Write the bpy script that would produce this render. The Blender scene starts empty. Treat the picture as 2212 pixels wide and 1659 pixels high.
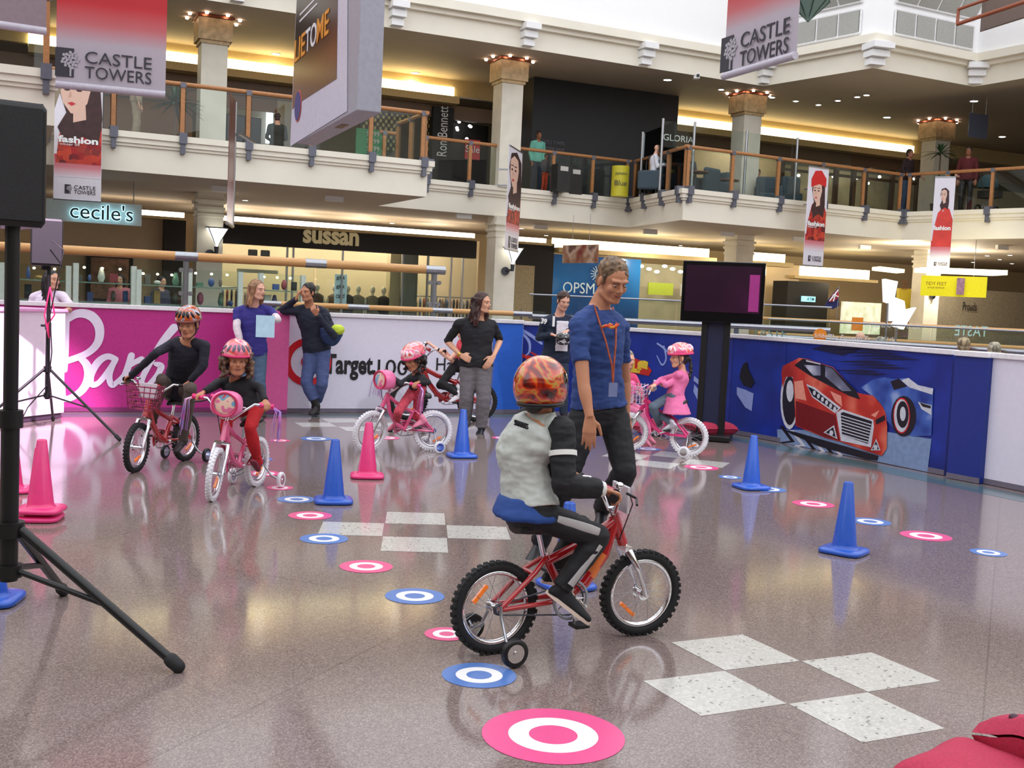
import bpy, bmesh, math, random
import numpy as np
from math import sin, cos, pi, radians, sqrt, atan2, tan
from mathutils import Vector, Matrix, noise
V = Vector
random.seed(7)
SC = bpy.context.scene
COL = SC.collection
# ---------------------------------------------------------------- camera
CAMH, FPX, PITCH, ROLL = 1.5, 2412.0, 0.0735, 0.0454
_f = V((0, cos(PITCH), -sin(PITCH))); _u = V((0, sin(PITCH), cos(PITCH))); _r = V((1, 0, 0))
_R = cos(ROLL)*_r + sin(ROLL)*_u
_U = -sin(ROLL)*_r + cos(ROLL)*_u
cd = bpy.data.cameras.new('camera'); co = bpy.data.objects.new('camera', cd); COL.objects.link(co)
cd.sensor_width = 36; cd.lens = 36*FPX/2212; cd.clip_end = 300
mm = Matrix((_R, _U, -_f)).transposed().to_4x4(); mm.translation = V((0, 0, CAMH)); co.matrix_world = mm
SC.camera = co
vs = SC.view_settings
vs.view_transform = 'Standard'; vs.look = 'None'; vs.gamma = 1; vs.use_curve_mapping = False
vs.exposure = 0.0
# ---------------------------------------------------------------- daylight through the roof lights
w = bpy.data.worlds.new('world'); SC.world = w; w.use_nodes = True
w.node_tree.nodes['Background'].inputs[0].default_value = (0.93, 0.95, 1.0, 1)
w.node_tree.nodes['Background'].inputs[1].default_value = 1.95
def lamp(name, kind, loc, energy, color=(1, 1, 1), target=None, size=.1, spot=1.2, blend=.5, sy=None):
    l = bpy.data.lights.new(name, kind); l.energy = energy; l.color = color
    if kind == 'AREA':
        l.size = size
        if sy: l.shape = 'RECTANGLE'; l.size_y = sy
    else: l.shadow_soft_size = size
    if kind == 'SPOT': l.spot_size = spot; l.spot_blend = blend
    o = bpy.data.objects.new(name, l); COL.objects.link(o); o.location = loc
    if target is not None: o.rotation_euler = (V(target)-V(loc)).to_track_quat('-Z', 'Y').to_euler()
    return o
# stage lamps on the mall's balcony, one pink-white on the counter, one on the riders' lane
lamp('stage_spot', 'SPOT', (-1.8, 6.5, 6.5), 9000, (1, .72, .97), (-5.15, 11.9, .35), .1, .24, .6)
lamp('stage_spot', 'SPOT', (7, 3, 8.0), 1500, (.95, .93, 1), (.9, 11.6, .3), .15, .42, .7)
lamp('stage_spot', 'SPOT', (-2.2, 4, 8.0), 900, (1, .5, .8), (-4.2, 9.3, 0), .15, .5, .8)
# ---------------------------------------------------------------- pixel / world helpers (calibrated view of the 2212 x 1659 frame)
def ray(x, y): return _f + _R*((x-1106)/FPX) - _U*((y-829.5)/FPX)
def G(x, y, z=0.0):
    d = ray(x, y); return V((0, 0, CAMH)) + d*((z-CAMH)/d.z)
def P(x, y, Y):
    d = ray(x, y); return V((0, 0, CAMH)) + d*(Y/d.y)
UA = radians(24.0)
FU = V((cos(UA), sin(UA), 0)); FN = V((-sin(UA), cos(UA), 0)); A0 = V((-3.06, 32.7, 0))
def F(x, y, off=0.0):
    d = ray(x, y); o = V((0, 0, CAMH)); a = A0-FN*off
    return o + d*((a-o).dot(FN)/d.dot(FN))
# ---------------------------------------------------------------- materials
def S(r, g, b):
    f = lambda c: (c/255/12.92) if c/255 <= .04045 else ((c/255+.055)/1.055)**2.4
    return (f(r), f(g), f(b), 1)
_M = {}
def M(name, rgb=(128, 128, 128), rough=.5, metal=0., emit=0., var=.06, scale=20., coat=0., bump=0., alpha=1.):
    if name in _M: return _M[name]
    m = bpy.data.materials.new(name); m.use_nodes = True; _M[name] = m
    nt = m.node_tree; b = nt.nodes['Principled BSDF']; c = S(*rgb)
    b.inputs['Roughness'].default_value = rough; b.inputs['Metallic'].default_value = metal
    b.inputs['Coat Weight'].default_value = coat
    tc = nt.nodes.new('ShaderNodeTexCoord'); n = nt.nodes.new('ShaderNodeTexNoise')
    n.inputs['Scale'].default_value = scale; n.inputs['Detail'].default_value = 3
    nt.links.new(tc.outputs['Object'], n.inputs['Vector'])
    r = nt.nodes.new('ShaderNodeValToRGB')
    r.color_ramp.elements[0].position = .3; r.color_ramp.elements[1].position = .7
    r.color_ramp.elements[0].color = tuple(x*(1-var) for x in c[:3])+(1,)
    r.color_ramp.elements[1].color = tuple(min(1, x*(1+var)) for x in c[:3])+(1,)
    nt.links.new(n.outputs[0], r.inputs[0]); nt.links.new(r.outputs[0], b.inputs['Base Color'])
    if emit:
        nt.links.new(r.outputs[0], b.inputs['Emission Color']); b.inputs['Emission Strength'].default_value = emit
    if bump:
        bp = nt.nodes.new('ShaderNodeBump'); bp.inputs['Strength'].default_value = bump; bp.inputs['Distance'].default_value = .01
        nt.links.new(n.outputs[0], bp.inputs['Height']); nt.links.new(bp.outputs[0], b.inputs['Normal'])
    return m
def ramp_mat(name, tex, scale, stops, rough=.4, coat=0., metal=0., stretch=(1, 1, 1), interp='CONSTANT', distort=0., zr=None):
    if name in _M: return _M[name]
    m = bpy.data.materials.new(name); m.use_nodes = True; _M[name] = m
    nt = m.node_tree; b = nt.nodes['Principled BSDF']
    b.inputs['Roughness'].default_value = rough; b.inputs['Coat Weight'].default_value = coat; b.inputs['Metallic'].default_value = metal
    tc = nt.nodes.new('ShaderNodeTexCoord'); mp = nt.nodes.new('ShaderNodeMapping'); mp.inputs['Scale'].default_value = stretch
    if zr: mp.inputs['Scale'].default_value = (1, 1, 1/(zr[1]-zr[0])); mp.inputs['Location'].default_value = (0, 0, -zr[0]/(zr[1]-zr[0]))
    nt.links.new(tc.outputs['Object'], mp.inputs[0])
    r = nt.nodes.new('ShaderNodeValToRGB'); r.color_ramp.interpolation = interp
    if tex == 'voronoi':
        n = nt.nodes.new('ShaderNodeTexVoronoi'); out = n.outputs['Color']
    elif tex == 'grad':
        n = nt.nodes.new('ShaderNodeSeparateXYZ'); out = n.outputs['Z']
    else:
        n = nt.nodes.new('ShaderNodeTexNoise'); out = n.outputs[0]; n.inputs['Distortion'].default_value = distort
    if tex != 'grad': n.inputs['Scale'].default_value = scale
    nt.links.new(mp.outputs[0], n.inputs[0]); nt.links.new(out, r.inputs[0])
    e = r.color_ramp.elements
    while len(e) < len(stops): e.new(.5)
    for k, (p, c) in enumerate(stops): e[k].position = p; e[k].color = S(*c)
    nt.links.new(r.outputs[0], b.inputs['Base Color'])
    return m
def glass_mat(name='clear_glass', tint=(.93, .97, .95), amount=.015):
    if name in _M: return _M[name]
    m = bpy.data.materials.new(name); m.use_nodes = True; _M[name] = m
    nt = m.node_tree; nt.nodes.remove(nt.nodes['Principled BSDF'])
    t = nt.nodes.new('ShaderNodeBsdfTransparent'); t.inputs[0].default_value = tint+(1,)
    g = nt.nodes.new('ShaderNodeBsdfGlossy'); g.inputs['Roughness'].default_value = .02
    lw = nt.nodes.new('ShaderNodeFresnel'); lw.inputs[0].default_value = 1.22
    ad = nt.nodes.new('ShaderNodeMath'); ad.operation = 'ADD'; ad.inputs[1].default_value = amount
    mx = nt.nodes.new('ShaderNodeMixShader')
    nt.links.new(lw.outputs[0], ad.inputs[0]); nt.links.new(ad.outputs[0], mx.inputs[0])
    nt.links.new(t.outputs[0], mx.inputs[1]); nt.links.new(g.outputs[0], mx.inputs[2])
    nt.links.new(mx.outputs[0], nt.nodes['Material Output'].inputs[0])
    return m
def floor_mat():
    m = bpy.data.materials.new('terrazzo'); m.use_nodes = True; nt = m.node_tree; b = nt.nodes['Principled BSDF']
    tc = nt.nodes.new('ShaderNodeTexCoord'); v = nt.nodes.new('ShaderNodeTexVoronoi'); v.inputs['Scale'].default_value = 190
    nt.links.new(tc.outputs['Object'], v.inputs[0])
    r = nt.nodes.new('ShaderNodeValToRGB'); e = r.color_ramp.elements
    e[0].position = 0; e[0].color = S(100, 87, 85); e[1].position = .55; e[1].color = S(130, 114, 110)
    k = e.new(.88); k.color = S(154, 138, 132)
    nt.links.new(v.outputs['Color'], r.inputs[0])
    n = nt.nodes.new('ShaderNodeTexNoise'); n.inputs['Scale'].default_value = .8; n.inputs['Detail'].default_value = 5
    nt.links.new(tc.outputs['Object'], n.inputs[0])
    br = nt.nodes.new('ShaderNodeTexBrick'); br.offset = 0; br.inputs['Scale'].default_value = 1
    br.inputs['Brick Width'].default_value = 2.4; br.inputs['Row Height'].default_value = 2.4; br.inputs['Mortar Size'].default_value = .004
    br.inputs['Color1'].default_value = br.inputs['Color2'].default_value = (1, 1, 1, 1); br.inputs['Mortar'].default_value = (.72, .72, .72, 1)
    mp = nt.nodes.new('ShaderNodeMapping'); mp.inputs['Rotation'].default_value = (0, 0, UA)
    nt.links.new(tc.outputs['Object'], mp.inputs[0]); nt.links.new(mp.outputs[0], br.inputs[0])
    mx = nt.nodes.new('ShaderNodeMixRGB'); mx.blend_type = 'MULTIPLY'; mx.inputs[0].default_value = 1
    nt.links.new(r.outputs[0], mx.inputs[1]); nt.links.new(br.outputs[0], mx.inputs[2]); nt.links.new(mx.outputs[0], b.inputs['Base Color'])
    rr = nt.nodes.new('ShaderNodeMapRange'); rr.inputs[3].default_value = .05; rr.inputs[4].default_value = .15
    nt.links.new(n.outputs[0], rr.inputs[0]); nt.links.new(rr.outputs[0], b.inputs['Roughness'])
    b.inputs['Specular IOR Level'].default_value = .85
    return m
CREAM = M('cream_plaster', (238, 232, 216), .6, scale=1.5, var=.03)
WHITE = M('white_paint', (240, 240, 240), .5, var=.02)
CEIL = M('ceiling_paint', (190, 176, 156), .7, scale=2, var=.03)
WOOD = ramp_mat('honey_timber', 'noise', 6, [(0, (188, 136, 80)), (.5, (206, 156, 96)), (1, (216, 170, 112))], .35, stretch=(1, 1, 12), interp='LINEAR')
STEEL = M('brushed_steel', (170, 172, 178), .3, .9)
DARKM = M('dark_grey_metal', (78, 80, 88), .4, .5)
BLACK = M('black_plastic', (14, 14, 16), .4)
CHROME = M('chrome', (225, 225, 230), .08, 1., var=.01)
GLASS = glass_mat()
# ---------------------------------------------------------------- mesh builder
def frame(d, upv=None):
    d = V(d).normalized(); a = V((0, 0, 1)) if upv is None else V(upv)
    if abs(d.dot(a.normalized())) > .99: a = V((0, 1, 0))
    x = a.cross(d).normalized(); y = d.cross(x).normalized(); return x, y, d
class B:
    def __init__(s): s.v = []; s.f = []; s.m = []; s.sm = []
    def add(s, vs, fs, mat=0, smooth=False):
        o = len(s.v); s.v += [tuple(v) for v in vs]
        for f in fs: s.f.append(tuple(i+o for i in f)); s.m.append(mat); s.sm.append(smooth)
        return s
    def box(s, c, size, X=(1, 0, 0), Y=(0, 1, 0), Z=(0, 0, 1), mat=0):
        c = V(c); X = V(X)*size[0]/2; Y = V(Y)*size[1]/2; Z = V(Z)*size[2]/2
        vs = [c+X*a+Y*b+Z*d for a in (-1, 1) for b in (-1, 1) for d in (-1, 1)]
        return s.add(vs, [(0, 1, 3, 2), (4, 6, 7, 5), (0, 4, 5, 1), (2, 3, 7, 6), (0, 2, 6, 4), (1, 5, 7, 3)], mat)
    def rings(s, rs, mat=0, smooth=True, caps=True, closed=False):
        n = len(rs[0]); vs = [v for r in rs for v in r]; fs = []
        R_ = len(rs) if closed else len(rs)-1
        for i in range(R_):
            j = (i+1) % len(rs)
            for k in range(n):
                l = (k+1) % n; fs.append((i*n+k, i*n+l, j*n+l, j*n+k))
        s.add(vs, fs, mat, smooth)
        if caps and not closed:
            s.add(rs[0], [tuple(range(n))[::-1]], mat); s.add(rs[-1], [tuple(range(n))], mat)
        return s
    def cyl(s, a, b, r0, r1=None, n=12, mat=0, smooth=True, caps=True):
        a = V(a); b = V(b); r1 = r0 if r1 is None else r1; x, y, d = frame(b-a)
        g = lambda c, r: [c+x*r*cos(2*pi*k/n)+y*r*sin(2*pi*k/n) for k in range(n)]
        return s.rings([g(a, r0), g(b, r1)], mat, smooth, caps)
    def cap(s, a, b, r0, r1=None, n=10, mat=0, h=3):
        a = V(a); b = V(b); r1 = r0 if r1 is None else r1
        if (b-a).length < 1e-6: b = a+V((0, 0, 1e-4))
        x, y, d = frame(b-a); rs = []
        for k in range(h+1):
            t = (pi/2)*(k/h); rs.append((a-d*r0*cos(t), max(r0*sin(t), r0*.02)))
        for k in range(h+1):
            t = (pi/2)*(k/h); rs.append((b+d*r1*sin(t), max(r1*cos(t), r1*.02)))
        return s.rings([[c+x*r*cos(2*pi*j/n)+y*r*sin(2*pi*j/n) for j in range(n)] for c, r in rs], mat)
    def tube(s, pts, r, n=8, mat=0, closed=False, caps=True, prof=None):
        pts = [V(p) for p in pts]; N = len(pts); rs = []; px = None
        for i, p in enumerate(pts):
            if closed: d = pts[(i+1) % N]-pts[i-1]
            else: d = pts[min(i+1, N-1)]-pts[max(i-1, 0)]
            if d.length < 1e-9: d = V((0, 0, 1))
            d.normalize()
            if px is None: px, py, _ = frame(d)
            else:
                px = (px-d*px.dot(d))
                if px.length < 1e-6: px = frame(d)[0]
                px.normalize()
            py = d.cross(px)
            rr = r[i] if isinstance(r, (list, tuple)) else r
            rs.append([p+px*rr*cos(2*pi*k/n)+py*rr*sin(2*pi*k/n) for k in range(n)])
        return s.rings(rs, mat, True, caps, closed)
    def ell(s, c, r, X=(1, 0, 0), Y=(0, 1, 0), Z=(0, 0, 1), n=14, m=9, mat=0, z0=-1., z1=1.):
        c = V(c); X = V(X); Y = V(Y); Z = V(Z); rs = []
        a0 = math.asin(max(-1, z0)); a1 = math.asin(min(1, z1))
        for i in range(m+1):
            a = a0+(a1-a0)*i/m; q = max(cos(a), .015)
            rs.append([c+X*r[0]*q*cos(2*pi*k/n)+Y*r[1]*q*sin(2*pi*k/n)+Z*r[2]*sin(a) for k in range(n)])
        return s.rings(rs, mat)
    def poly(s, pts, d, mat=0):
        pts = [V(p) for p in pts]; d = V(d); n = len(pts)
        s.add(pts+[p+d for p in pts], [tuple(range(n))[::-1], tuple(range(n, 2*n))]+[(k, (k+1) % n, (k+1) % n+n, k+n) for k in range(n)], mat)
        return s
    def lathe(s, prof, o=(0, 0, 0), ax=(0, 0, 1), n=24, mat=0, closed=False, smooth=True):
        x, y, d = frame(ax); o = V(o)
        return s.rings([[o+d*z+x*max(r, .0002)*cos(2*pi*k/n)+y*max(r, .0002)*sin(2*pi*k/n) for k in range(n)] for r, z in prof], mat, smooth, not closed, closed)
    def mesh(s, name, mats):
        me = bpy.data.meshes.new(name); me.from_pydata(s.v, [], s.f)
        for m in mats: me.materials.append(m)
        me.polygons.foreach_set('material_index', s.m); me.polygons.foreach_set('use_smooth', s.sm)
        me.validate(); me.update(); return me
def fixn(me):
    bm = bmesh.new(); bm.from_mesh(me); bmesh.ops.recalc_face_normals(bm, faces=bm.faces); bm.to_mesh(me); bm.free()
def tag(o, label=None, cat=None, group=None, kind=None):
    if label: o['label'] = label
    if cat: o['category'] = cat
    if group: o['group'] = group
    if kind: o['kind'] = kind
    return o
def obj(name, b, mats, parent=None, label=None, cat=None, group=None, kind=None, bevel=0, subd=0):
    if not isinstance(mats, (list, tuple)): mats = [mats]
    me = b.mesh(name, mats) if isinstance(b, B) else b
    fixn(me)
    o = bpy.data.objects.new(name, me); COL.objects.link(o)
    if parent is not None: par(o, parent)
    if bevel:
        md = o.modifiers.new('bevel', 'BEVEL'); md.width = bevel; md.segments = 2; md.limit_method = 'ANGLE'
    if subd:
        md = o.modifiers.new('sub', 'SUBSURF'); md.levels = md.render_levels = subd
    return tag(o, label, cat, group, kind)
def wmat(o):
    m = Matrix.LocRotScale(o.location, o.rotation_euler, o.scale)
    return wmat(o.parent) @ o.matrix_parent_inverse @ m if o.parent else m
def par(o, parent):
    t = parent
    while t.parent: t = t.parent
    o.parent = parent; o.matrix_parent_inverse = wmat(parent).inverted() if not t.get('_local') else Matrix()
TS = bpy.data.scenes.new('tmp')
def evalmesh(o):
    TS.collection.objects.link(o)
    with bpy.context.temp_override(scene=TS, view_layer=TS.view_layers[0]): dg = bpy.context.evaluated_depsgraph_get(); dg.update()
    me = bpy.data.meshes.new_from_object(o.evaluated_get(dg), depsgraph=dg); bpy.data.objects.remove(o); return me
def thing(name, label, cat, loc=(0, 0, 0), rz=0, group=None, local=False):
    e = bpy.data.objects.new(name, None); COL.objects.link(e); e.location = loc; e.rotation_euler = (0, 0, rz)
    e.empty_display_size = .1
    if local: e['_local'] = 1
    return tag(e, label, cat, group)
def struct(name, b, mats, parent=None, **k): return obj(name, b, mats, parent, kind='structure', **k)
def copy_tree(o, parent=None):
    c = o.copy(); COL.objects.link(c)
    if parent is not None: c.parent = parent
    for ch in [q for q in o.children]: copy_tree(ch, c)
    return c
def textmesh(s, size, bold=0., extrude=.002, spacing=1., shear=0.):
    cu = bpy.data.curves.new('t', 'FONT'); cu.body = s; cu.size = size; cu.extrude = extrude; cu.offset = bold
    cu.align_x = 'CENTER'; cu.align_y = 'CENTER'; cu.space_character = spacing; cu.shear = shear; cu.resolution_u = 3
    return evalmesh(bpy.data.objects.new('t', cu))
def text(name, s, c, X, Z, size, mat, parent=None, w=None, h=None, bold=0., extrude=.002, shear=0., label=None, **k):
    """writing centred on c, running along X, upright along Z; stretched to w x h if given"""
    me = textmesh(s, size, bold, extrude, shear=shear); co_ = np.empty(len(me.vertices)*3); me.vertices.foreach_get('co', co_); co_ = co_.reshape(-1, 3)
    mn, mx = co_.min(0), co_.max(0); cen = (mn+mx)/2; d = mx-mn
    sx = (w/d[0]) if w else ((h/d[1]) if h else 1); sy = (h/d[1]) if h else sx
    X = V(X).normalized(); Z = V(Z).normalized(); N = X.cross(Z)
    for v in me.vertices:
        q = v.co; v.co = V(c)+X*(q.x-cen[0])*sx+Z*(q.y-cen[1])*sy+N*q.z
    me.materials.clear(); me.materials.append(mat)
    return obj(name, me, mat, parent, label, **k)
def poly2(pts, c, X, Z, t=.003, b=None, mat=0):
    """flat shape: 2D points (x,z) about c, thickness t toward -N side"""
    b = b or B(); X = V(X); Z = V(Z); N = X.cross(Z).normalized()
    b.poly([V(c)+X*p[0]+Z*p[1]-N*0 for p in pts], N*t, mat); return b
def stroke(pts, wd, c, X, Z, t=.004, b=None, mat=0, sub=6):
    """painted brush stroke through 2D points with a width per point"""
    b = b or B(); X = V(X); Z = V(Z); N = X.cross(Z).normalized(); P_ = []; n = len(pts)
    if not isinstance(wd, (list, tuple)): wd = [wd]*n
    for i in range(n-1):
        p0, p1, p2, p3 = pts[max(i-1, 0)], pts[i], pts[i+1], pts[min(i+2, n-1)]
        for k in range(sub):
            u = k/sub
            q = [.5*((2*p1[a])+(-p0[a]+p2[a])*u+(2*p0[a]-5*p1[a]+4*p2[a]-p3[a])*u*u+(-p0[a]+3*p1[a]-3*p2[a]+p3[a])*u**3) for a in (0, 1)]
            P_.append((q[0], q[1], wd[i]+(wd[i+1]-wd[i])*u))
    P_.append((pts[-1][0], pts[-1][1], wd[-1]))
    L = []
    for i, p in enumerate(P_):
        a = P_[max(i-1, 0)]; d = P_[min(i+1, len(P_)-1)]; dx, dz = d[0]-a[0], d[1]-a[1]; l = sqrt(dx*dx+dz*dz) or 1
        nx, nz = -dz/l*p[2]/2, dx/l*p[2]/2
        L.append((V(c)+X*(p[0]+nx)+Z*(p[1]+nz), V(c)+X*(p[0]-nx)+Z*(p[1]-nz)))
    vs = []
    for a, d in L: vs += [a, d, d+N*t, a+N*t]
    fs = [(0, 1, 2, 3)]
    for i in range(len(L)-1):
        o = i*4
        for k in range(4): l = (k+1) % 4; fs.append((o+k, o+l, o+4+l, o+4+k))
    o = (len(L)-1)*4; fs.append((o+3, o+2, o+1, o)); b.add(vs, fs, mat)
    for (x, z, wv) in (P_[0], P_[-1]):
        cc = V(c)+X*x+Z*z; b.poly([cc+X*wv/2*cos(2*pi*k/10)+Z*wv/2*sin(2*pi*k/10) for k in range(10)], N*t*.97, mat)
    return b
# ================================================================ THE SETTING
Z2, Z2B, Z3, Z3B = 4.5, 3.74, 7.85, 8.5
b = B(); b.box((2, 20, -.05), (60, 76, .1))
floor = struct('floor', b, floor_mat(), label='polished brown-grey terrazzo mall floor')
TILE = ramp_mat('white_terrazzo', 'voronoi', 90, [(0, (132, 130, 126)), (.12, (190, 187, 180)), (.6, (202, 199, 193)), (.9, (172, 170, 163))], .12)
def tiles(x, y, th, cells, s=.405):
    for (i, j) in cells:
        q = []
        for (a, c_) in ((i, j), (i+1, j), (i+1, j+1), (i, j+1)):
            q.append(V((x+s*(a*cos(th)+c_*sin(th)), y+s*(a*sin(th)-c_*cos(th)), .0005)))
        cc = sum(q, V())/4; q = [cc+(p-cc)*.985 for p in q]
        bb = B(); bb.poly(q, (0, 0, .0012)); obj('floor_tile', bb, TILE, floor, label='white speckled square tile')
PLUS = [(1, 0), (0, 1), (1, 2), (2, 1)]
tiles(1.496, 5.296, -1.12, PLUS)
tiles(-.026, 7.768, -1.488, PLUS)
tiles(-1.738-.0, 13.093, -1.163, [(0, 1), (-1, 0), (0, -1), (1, 0)])
g4 = G(1449, 1013)
tiles(g4.x, g4.y, -1.95, [(-1, 0), (-2, 1), (-2, -1), (-3, 0)])
# barrier line on the floor
BL = [V((-7.2, 11.85, 0)), V((-3.05, 13.75, 0)), V((-2.72, 13.82, 0)), V((-.25, 14.92, 0)), V((.12, 15.08, 0)), V((1.5, 14.8, 0)), V((2.7, 13.75, 0)), V((3.17, 12.98, 0)), V((4.25, 10.80, 0)), V((4.45, 10.38, 0)), V((6.6, 6.1, 0))]
TEAL = M('teal_terrazzo', (84, 108, 112), .15, var=.2, scale=200)
def band(o0, o1):
    pts = []
    for i, p in enumerate(BL):
        a = BL[max(i-1, 0)]; c_ = BL[min(i+1, len(BL)-1)]; d = (c_-a).normalized(); n = V((d.y, -d.x, 0)); pts.append((p+n*o0, p+n*o1))
    bb = B()
    for i in range(len(pts)-1):
        q = [pts[i][0], pts[i+1][0], pts[i+1][1], pts[i][1]]
        bb.poly([p+V((0, 0, .0004)) for p in q], (0, 0, .001))
    return bb
obj('floor_band', band(.16, .5), TEAL, floor, label='teal terrazzo border band')
# ---- slabs
def slab(name, pts, z0, z1, mats, top=1, bot=2, label=None):
    n = len(pts); bb = B(); vs = [V((p[0], p[1], z0)) for p in pts]+[V((p[0], p[1], z1)) for p in pts]
    bb.add(vs, [(k, (k+1) % n, (k+1) % n+n, k+n) for k in range(n)], 0)
    bb.add(vs[:n], [tuple(range(n))], bot); bb.add(vs[n:], [tuple(range(n))], top)
    return struct(name, bb, mats, label=label)
E2 = [(-16, 12.3), (-6.8, 16.4), (-9.3, 21.8), (-2.09, 25.1), (-3.55, 28.2), (3.09, 31.75), (4.09, 28.3), (10.83, 31.9), (13.3, 29.06), (19, 23)]
E3 = [(-16, 21.0), (-6.43, 25.6), (-1.23, 28.0), (6.67, 31.9), (8.82, 29.0), (12.1, 30.7), (13.3, 28.6), (19, 22)]
BACK = [(30, 30), (30, 56), (-24, 38), (-24, 14)]
GRANITE = M('dark_upper_floor', (96, 86, 78), .25)
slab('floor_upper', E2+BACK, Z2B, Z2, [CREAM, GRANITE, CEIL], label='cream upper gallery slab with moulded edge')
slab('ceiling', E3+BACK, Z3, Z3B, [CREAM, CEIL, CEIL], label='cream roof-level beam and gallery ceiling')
def off(pl, d, i0=0, i1=None):
    pl = [V((p[0], p[1], 0)) for p in pl]; out = []
    for i, p in enumerate(pl):
        ns = []
        if i > 0: e = (p-pl[i-1]).normalized(); ns.append(V((e.y, -e.x, 0)))
        if i < len(pl)-1: e = (pl[i+1]-p).normalized(); ns.append(V((e.y, -e.x, 0)))
        if len(ns) == 2:
            m = (ns[0]+ns[1]).normalized(); out.append(p+m*d/max(.35, m.dot(ns[0])))
        else: out.append(p+ns[0]*d)
    return out[i0:i1]
def strip(pl, z0, z1, o0, o1, bb=None, mat=0):
    bb = bb or B(); A = off(pl, o0); C_ = off(pl, o1)
    rs = [[V((a.x, a.y, z0)), V((c.x, c.y, z0)), V((c.x, c.y, z1)), V((a.x, a.y, z1))] for a, c in zip(A, C_)]
    return bb.rings(rs, mat, False)
bb = B(); strip(E2, Z2-.10, Z2+.02, -.02, .12, bb); strip(E2, Z2-.20, Z2-.10, -.02, .08, bb); strip(E2, Z2-.26, Z2-.20, -.02, .04, bb)
struct('trim_1', bb, CREAM, label='stepped cream moulding along the gallery edge')
bb = B(); strip(E3, Z3B-.05, Z3B+.16, -.02, .26, bb); strip(E3, Z3B-.16, Z3B-.05, -.02, .12, bb)
struct('trim_2', bb, CREAM, label='cream cornice of the roof-level beam')
# white clerestory wall above the beam, lit by daylight
UPW = M('white_clerestory', (250, 250, 250), .6, var=.01)
bb = B(); strip(E3, Z3B+.1, 15, -.25, .12, bb); struct('wall_upper', bb, UPW, label='white wall above the gallery in full daylight')
# corbels under the cornice
def corbel(px, py, sc=1., pt=None, ang=None):
    if pt is None:
        best = None
        for i in range(len(E3)-1):
            a = V(E3[i]+(0,)); c = V(E3[i+1]+(0,)); o = V((0, 0, CAMH)); d = ray(px, py); e = c-a; n = V((e.y, -e.x, 0))
            if abs(d.dot(n)) < 1e-6: continue
            t = (a-o).dot(n)/d.dot(n); q = o+d*t; u = (q-a).dot(e)/e.dot(e)
            if 0 <= u <= 1 and t > 0: best = (V((q.x, q.y, 0)), e.normalized(), n.normalized())
        q, e, n = best
    else: q = V((pt[0], pt[1], 0)); n = V((cos(ang), sin(ang), 0)); e = V((-n.y, n.x, 0))
    bb = B()
    for k, (wd, dp) in enumerate(((.30, .20), (.36, .30), (.42, .42))):
        bb.box(q+n*(dp/2-.02)+V((0, 0, Z3+.12+.19*k)), (wd*sc, dp*sc, .15), e, n); 
        bb.box(q+n*(dp*.4-.02)+V((0, 0, Z3+.21+.19*k)), (wd*.8*sc, dp*.8*sc, .05), e, n)
    return struct('trim_3', bb, WHITE, label='stepped white corbel under the cornice')
for k, (x, y) in enumerate(((345, -12), (510, 8), (683, 20), (855, 45), (1137, 92), (1390, 132))): corbel(x, y).name = 'trim_%d' % (3+k)
corbel(0, 0, 1.25, E3[3], radians(-70)).name = 'trim_11'; corbel(0, 0, 1.4, E3[4], radians(-75)).name = 'trim_12'; corbel(0, 0, 1.25, E3[5], radians(-100)).name = 'trim_13'
# grille windows on the projecting bay
GRILL = M('grey_louvre', (168, 168, 162), .5, scale=60, var=.2); MULL = M('white_mullion', (236, 236, 236), .4)
def baywin(name, a, c, rows):
    a = V(a+(0,)); c = V(c+(0,)); e = (c-a).normalized(); n = V((e.y, -e.x, 0)); L = (c-a).length
    root = thing(name, None, None, a); root['kind'] = 'structure'
    for (z0, z1, o0, o1, ncol) in rows:
        l0, l1 = .5, L-.35; wdt = (l1-l0)/ncol
        up = (n*(o1-o0)+V((0, 0, z1-z0)))
        fr = B()
        for k in range(ncol):
            p = a+e*(l0+wdt*k+.04)+n*(o0+.0)+V((0, 0, z0)); q = p+e*(wdt-.08)
            g = B(); N_ = e.cross(up).normalized(); g.poly([p, q, q+up, p+up], N_*.03); obj('louvre_panel', g, GRILL, root)
        for k in range(ncol+1):
            p = a+e*(l0+wdt*k)+n*o0+V((0, 0, z0)); fr.cyl(p, p+up, .03, n=6)
        for q0 in (V(), up): fr.cyl(a+e*l0+n*o0+V((0, 0, z0))+q0, a+e*l1+n*o0+V((0, 0, z0))+q0, .04, n=6)
        obj('window_frame', fr, MULL, root)
    return root
rows = [(8.75, 9.35, .16, .16, 4), (9.55, 10.15, .16, .55, 4), (10.35, 11.3, .15, .15, 4)]
baywin('window_1', E3[4], E3[5], rows); baywin('window_2', E3[3], E3[4], rows)
# third-floor balcony rail at the far right
root = thing('window_3', None, None, (13, 28, 9)); root['kind'] = 'structure'
a, c = P(2068, 52, 27.6), P(2300, -25, 24.5); h = V((0, 0, .35))
bb = B(); bb.cyl(a, c, .05, n=8); bb.cyl(a+h, c+h, .04, n=8); bb.cyl(a, a+h, .04, n=8); obj('window_frame', bb, M('red_timber', (150, 78, 50), .4), root)
bb = B(); bb.box(P(2190, 5, 27.5), (2.0, .3, .9), (c-a).normalized()); obj('opening', bb, M('brown_opening', (110, 92, 84)), root)
# ---- enclosing walls of the mall
WALLM = M('mall_wall', (205, 196, 178), .7, scale=2)
for nm, c, s in (('wall_back', (2, -16, 4), (60, .3, 8.2)), ('wall_left', (-24, 20, 6), (.3, 76, 14)), ('wall_right', (30, 20, 6), (.3, 76, 14)), ('wall_far', (3, 58, 4), (60, .3, 9))):
    bb = B(); bb.box(c, s); struct(nm, bb, WALLM)
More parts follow.
